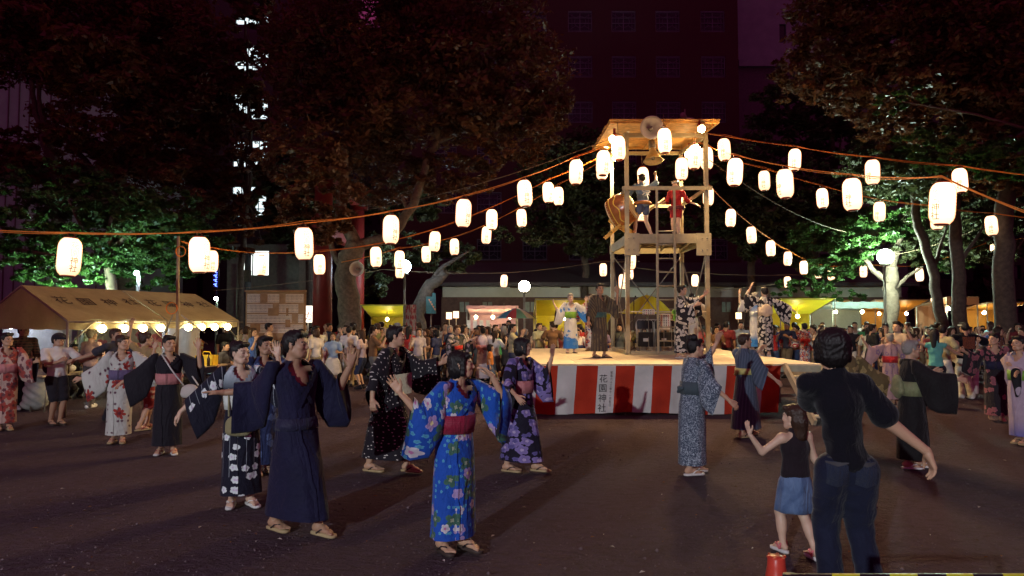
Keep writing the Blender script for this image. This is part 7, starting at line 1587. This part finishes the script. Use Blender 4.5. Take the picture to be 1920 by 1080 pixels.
# ------------------------------------------------------------------ the crowd
CR_G = 'onlookers crowding behind the dancers'
def tpl(P, parts, hair):
    "list of (name, mesh, slot)"
    out = [('body', body_mesh(P, 1, [CROWD_SKIN, BROW, LIP], shoes=True, slim=.9, robed=any(p[0] == 'robe' for p in parts)), 'skin'), ('hair', hair_mesh(P, hair, 1, [CROWD_HAIR]), 'hair')]
    return out + parts
TP_ = {}
def mk(name, desc, P, hair, kind_, lower=None):
    parts = []
    if kind_ == 'robe': parts = [('robe', robe_mesh(P, [CROWD_ROBE, CROWD_ROBE, INNER], 1, seed=len(TP_)), 'top'), ('obi', obi_mesh(P, [CROWD_CLOTH], 1), 'low')]
    else:
        parts = [('shirt', shirt_mesh(P, [CROWD_CLOTH], 1, sleeve=.6, seed=len(TP_)), 'top')]
        parts.append(('skirt', skirt_mesh(P, [CROWD_CLOTH], 1), 'low') if lower == 'skirt' else ('trousers', trouser_mesh(P, [CROWD_CLOTH], 1, length=lower), 'low'))
        parts.append(('shoes', shoe_meshes(P, [BLACKSHORT])[0], 'none')); parts.append(('shoe', shoe_meshes(P, [BLACKSHORT])[1], 'none')); parts[-2] = ('shoe',) + parts[-2][1:]
    TP_[name] = (desc, tpl(P, parts, hair))
D = (0, 0, -1)
mk('m1', 'man', Pose(1.70, 0, 0, male=True), 'short', 'tee', 1.0)
mk('m2', 'man', Pose(1.74, 0, 20, male=True, armR=((-.4, -.2, -.8), (.5, -.6, .5)), armL=((.4, -.2, -.8), (-.5, -.6, .45))), 'short', 'tee', .5)
mk('m3', 'man', Pose(1.68, 0, -10, male=True, armR=((-.3, -.5, -.5), (.1, -.4, .9)), armL=((.3, -.5, -.5), (-.1, -.4, .9))), 'short', 'tee', 1.0)
mk('w1', 'woman', Pose(1.58, 0, 10, armR=((-.3, -.1, -.9), (.2, -.8, .0)), armL=((.3, -.1, -.9), (-.2, -.8, .1))), 'long', 'tee', 'skirt')
mk('w2', 'woman', Pose(1.60, 0, -20, armR=((-.4, -.2, -.7), (.0, -.3, .9))), 'long', 'tee', .5)
mk('w3', 'woman', Pose(1.55, 0, 0), 'bob', 'tee', 1.0)
mk('k1', 'person in a yukata', Pose(1.58, 0, 20, armR=((-.7, -.1, -.3), (-.3, -.1, .9)), armL=((.8, 0, -.4), (.4, 0, .8))), 'bun', 'robe')
mk('k2', 'person in a yukata', Pose(1.60, 0, 0, armR=((-.6, 0, -.6), (-.7, -.1, -.2)), armL=((.7, 0, -.1), (.1, 0, 1))), 'bob', 'robe')
mk('k3', 'person in a yukata', Pose(1.56, 0, 0), 'bun', 'robe')
mk('k4', 'person in a yukata', Pose(1.70, 0, 0, male=True, armR=((-.5, 0, -.7), (.0, -.7, .1)), armL=((.5, 0, -.7), (0, -.6, .2))), 'short', 'robe')
mk('c1', 'child', Pose(1.15, 0, 0, child=True), 'bob', 'tee', .5)
CLN = {'white': (.62, .60, .56), 'cream': (.55, .46, .30), 'pale grey': (.36, .35, .34), 'dark grey': (.07, .07, .08), 'black': (.018, .017, .022), 'navy': (.025, .035, .10), 'blue': (.05, .12, .38), 'light blue': (.24, .36, .48), 'red': (.48, .035, .03), 'pink': (.55, .24, .25), 'orange': (.58, .18, .05), 'olive': (.16, .16, .06), 'green': (.05, .28, .10), 'brown': (.17, .09, .05), 'lilac': (.32, .26, .44), 'beige': (.42, .32, .22), 'maroon': (.18, .03, .04), 'yellow': (.58, .46, .08)}
LOWN = {'black': (.02, .018, .022), 'navy': (.03, .04, .09), 'grey': (.14, .14, .14), 'khaki': (.30, .24, .14), 'white': (.55, .53, .48), 'denim': (.06, .09, .18)}
r = random.Random(11); crowd = []; placed = []
def put(px, Y, face, t=None, top=None, low=None, hs=1.0):
    x = at(px, 600, Y).x
    for q in placed:
        if (q[0] - x) ** 2 + (q[1] - Y) ** 2 < .16: return None
    placed.append((x, Y)); t = t or r.choice(['m1', 'm1', 'm2', 'm3', 'm3', 'w1', 'w1', 'w2', 'w2', 'w3', 'w3', 'k1', 'k2', 'k3', 'k4', 'c1'])
    top = top or r.choices(list(CLN), [9, 5, 6, 6, 8, 6, 3, 3, 3, 3, 1, 2, 1, 4, 2, 6, 3, 1])[0]; low = low or r.choice(list(LOWN)); desc, parts = TP_[t]; s_ = r.uniform(.94, 1.04) * hs
    e = empty('person', (x, Y, 0), '', 'person', CR_G, rz=math.radians(face)); e.scale = (s_,) * 3; k = r.uniform(.78, 1.12)
    cols = {'top': tuple(c * r.uniform(.85, 1.1) for c in CLN[top]), 'low': LOWN[low] if t[0] != 'k' else CLN[r.choice(('red', 'pink', 'cream', 'green', 'navy', 'yellow'))], 'skin': (.50 * k, .31 * k, .20 * k), 'hair': r.choice(((.016, .012, .011), (.016, .012, .011), (.04, .022, .013), (.06, .03, .016), (.02, .014, .012))), 'none': (1, 1, 1)}
    if r.random() < .05: cols['hair'] = (.28, .26, .24)
    for n_, me, sl in parts: o = link(n_, me, e); o.color = (*cols[sl], 1)
    crowd.append((e, t, desc, top, low, px, Y)); return e
# front rows, then filling behind: (px range, Y range, count)
for x0, x1, y0, y1, n in ((455, 700, 17.5, 21, 18), (640, 1000, 18.5, 22, 24), (455, 1000, 21.5, 27, 43), (1000, 1150, 21.3, 24.5, 16), (1325, 1560, 21.3, 26, 30), (1150, 1330, 21.5, 25, 14), (1540, 1920, 18.5, 24, 44), (1620, 1920, 15.5, 18.5, 12), (1500, 1925, 23, 28, 34), (0, 455, 19.5, 23.5, 15)):
    k = 0
    for q in range(n * 3):
        if k >= n: break
        px = r.uniform(x0, x1); Y = r.uniform(y0, y1); x = at(px, 600, Y).x
        if (SX0 - .25 < x < SX1 + .25 and Y < SY1 + .5) or abs(x - t0.x) < .7 and abs(Y - 23) < .7: continue
        ctr = math.degrees(math.atan2(x - 3.5, Y - 17)); face = r.choice((-ctr, -ctr, 180 - ctr, r.uniform(0, 360))) + r.uniform(-35, 35)
        if put(px, Y, face): k += 1
# a few that stand out in the photograph
put(766, 19.6, 160, 'w1', 'red', 'navy'); put(655, 18.9, 170, 'm1', 'white', 'khaki'); put(702, 17.6, 150, 'm1', 'dark grey', 'navy'); put(1540, 20.3, 175, 'm1', 'cream', 'khaki'); put(870, 20.5, 190, 'm2', 'dark grey', 'khaki'); put(905, 20.2, 170, 'k1', 'white', 'navy'); put(920, 19.8, 100, 'k1', 'white', 'navy')
put(1325, 21.4, 60, 'c1', 'pink', 'white'); put(1725, 17.2, 180, 'm1', 'olive', 'khaki'); put(1602, 19.5, 175, 'm1', 'beige', 'khaki'); put(1640, 18.2, 200, 'w1', 'pale grey', 'black')
# seated child with a red sash beside the stage
P = Pose(1.35, 175, 180, child=True, seat=.0, armR=((.5, 0, -.6), (.3, .4, .1)), armL=((-.5, 0, -.6), (-.3, .4, .1)))
person(P, (at(1508, 600, 21.3).x, 21.3, .32), 'child in white yukata with red and blue petals and red sash behind the stage corner', SKIN3, ('bun', None), yukata(P, FAB['whiteblue'], OBI_BRIGHT, lod=1, sandals=None, obi_kw=dict(bow='flat')), None, 1)
b = MB().box((0, 0, .15), (.9, .5, .30)).build('low_bench', TIMB, None, (at(1508, 600, 21.3).x, 21.3, 0)); tag(b, 'low wooden bench the red sashed child stands on', 'bench')
# labels: what each one wears, then where, then order from the left among those still alike
ZN = [(-50, 455, 'behind the white tents'), (455, 575, 'in front of the notice board'), (575, 640, 'by the red gate pillar'), (640, 680, 'by the old tree trunk'), (680, 780, 'by the yellow tree-side stall'), (780, 870, 'left of the pink stall'), (870, 1000, 'in front of the pink stall'), (1000, 1150, 'behind the stage, left side'), (1150, 1330, 'seen through the tower legs'), (1330, 1460, 'behind the stage, right side'), (1460, 1565, 'before the right yellow stall'), (1565, 1640, 'before the blue grey stall'), (1640, 1720, 'before the pale lamp tree'), (1720, 1800, 'by the leaning dark trunk'), (1800, 2000, 'by the thick trunk at the right')]
groups = {}
for e, t, desc, top, low, px, Y in crowd:
    zone = next(z[2] for z in ZN if z[0] <= px < z[1]); wear = {'m': '%s in %s tee', 'w': '%s in %s top', 'k': '%s, %s', 'c': '%s in %s tee'}[t[0]] % (desc, top)
    if t in ('w1', 'w2'): wear = 'long haired ' + wear
    if t[0] == 'k': wear = 'person in %s flowered yukata' % top
    depth = 'front row, ' if Y < 21.3 else ''
    key = wear + ' ' + depth + zone; key = key if len(key.split()) <= 12 else wear + ' ' + zone
    groups.setdefault(key, []).append((px, e))
NUM = ['one', 'two', 'three', 'four', 'five', 'six', 'seven']; ON = ['leftmost', 'second from left', 'third from left', 'fourth from left', 'fifth from left', 'sixth from left']
for lab, es in groups.items():
    es.sort(key=lambda q: q[0])
    for i, (px, e) in enumerate(es): e['label'] = lab if len(es) == 1 else (('leftmost ' if i == 0 else 'rightmost ' if i == len(es) - 1 else 'middle ' if len(es) == 3 else ON[i] + ' ') + lab)
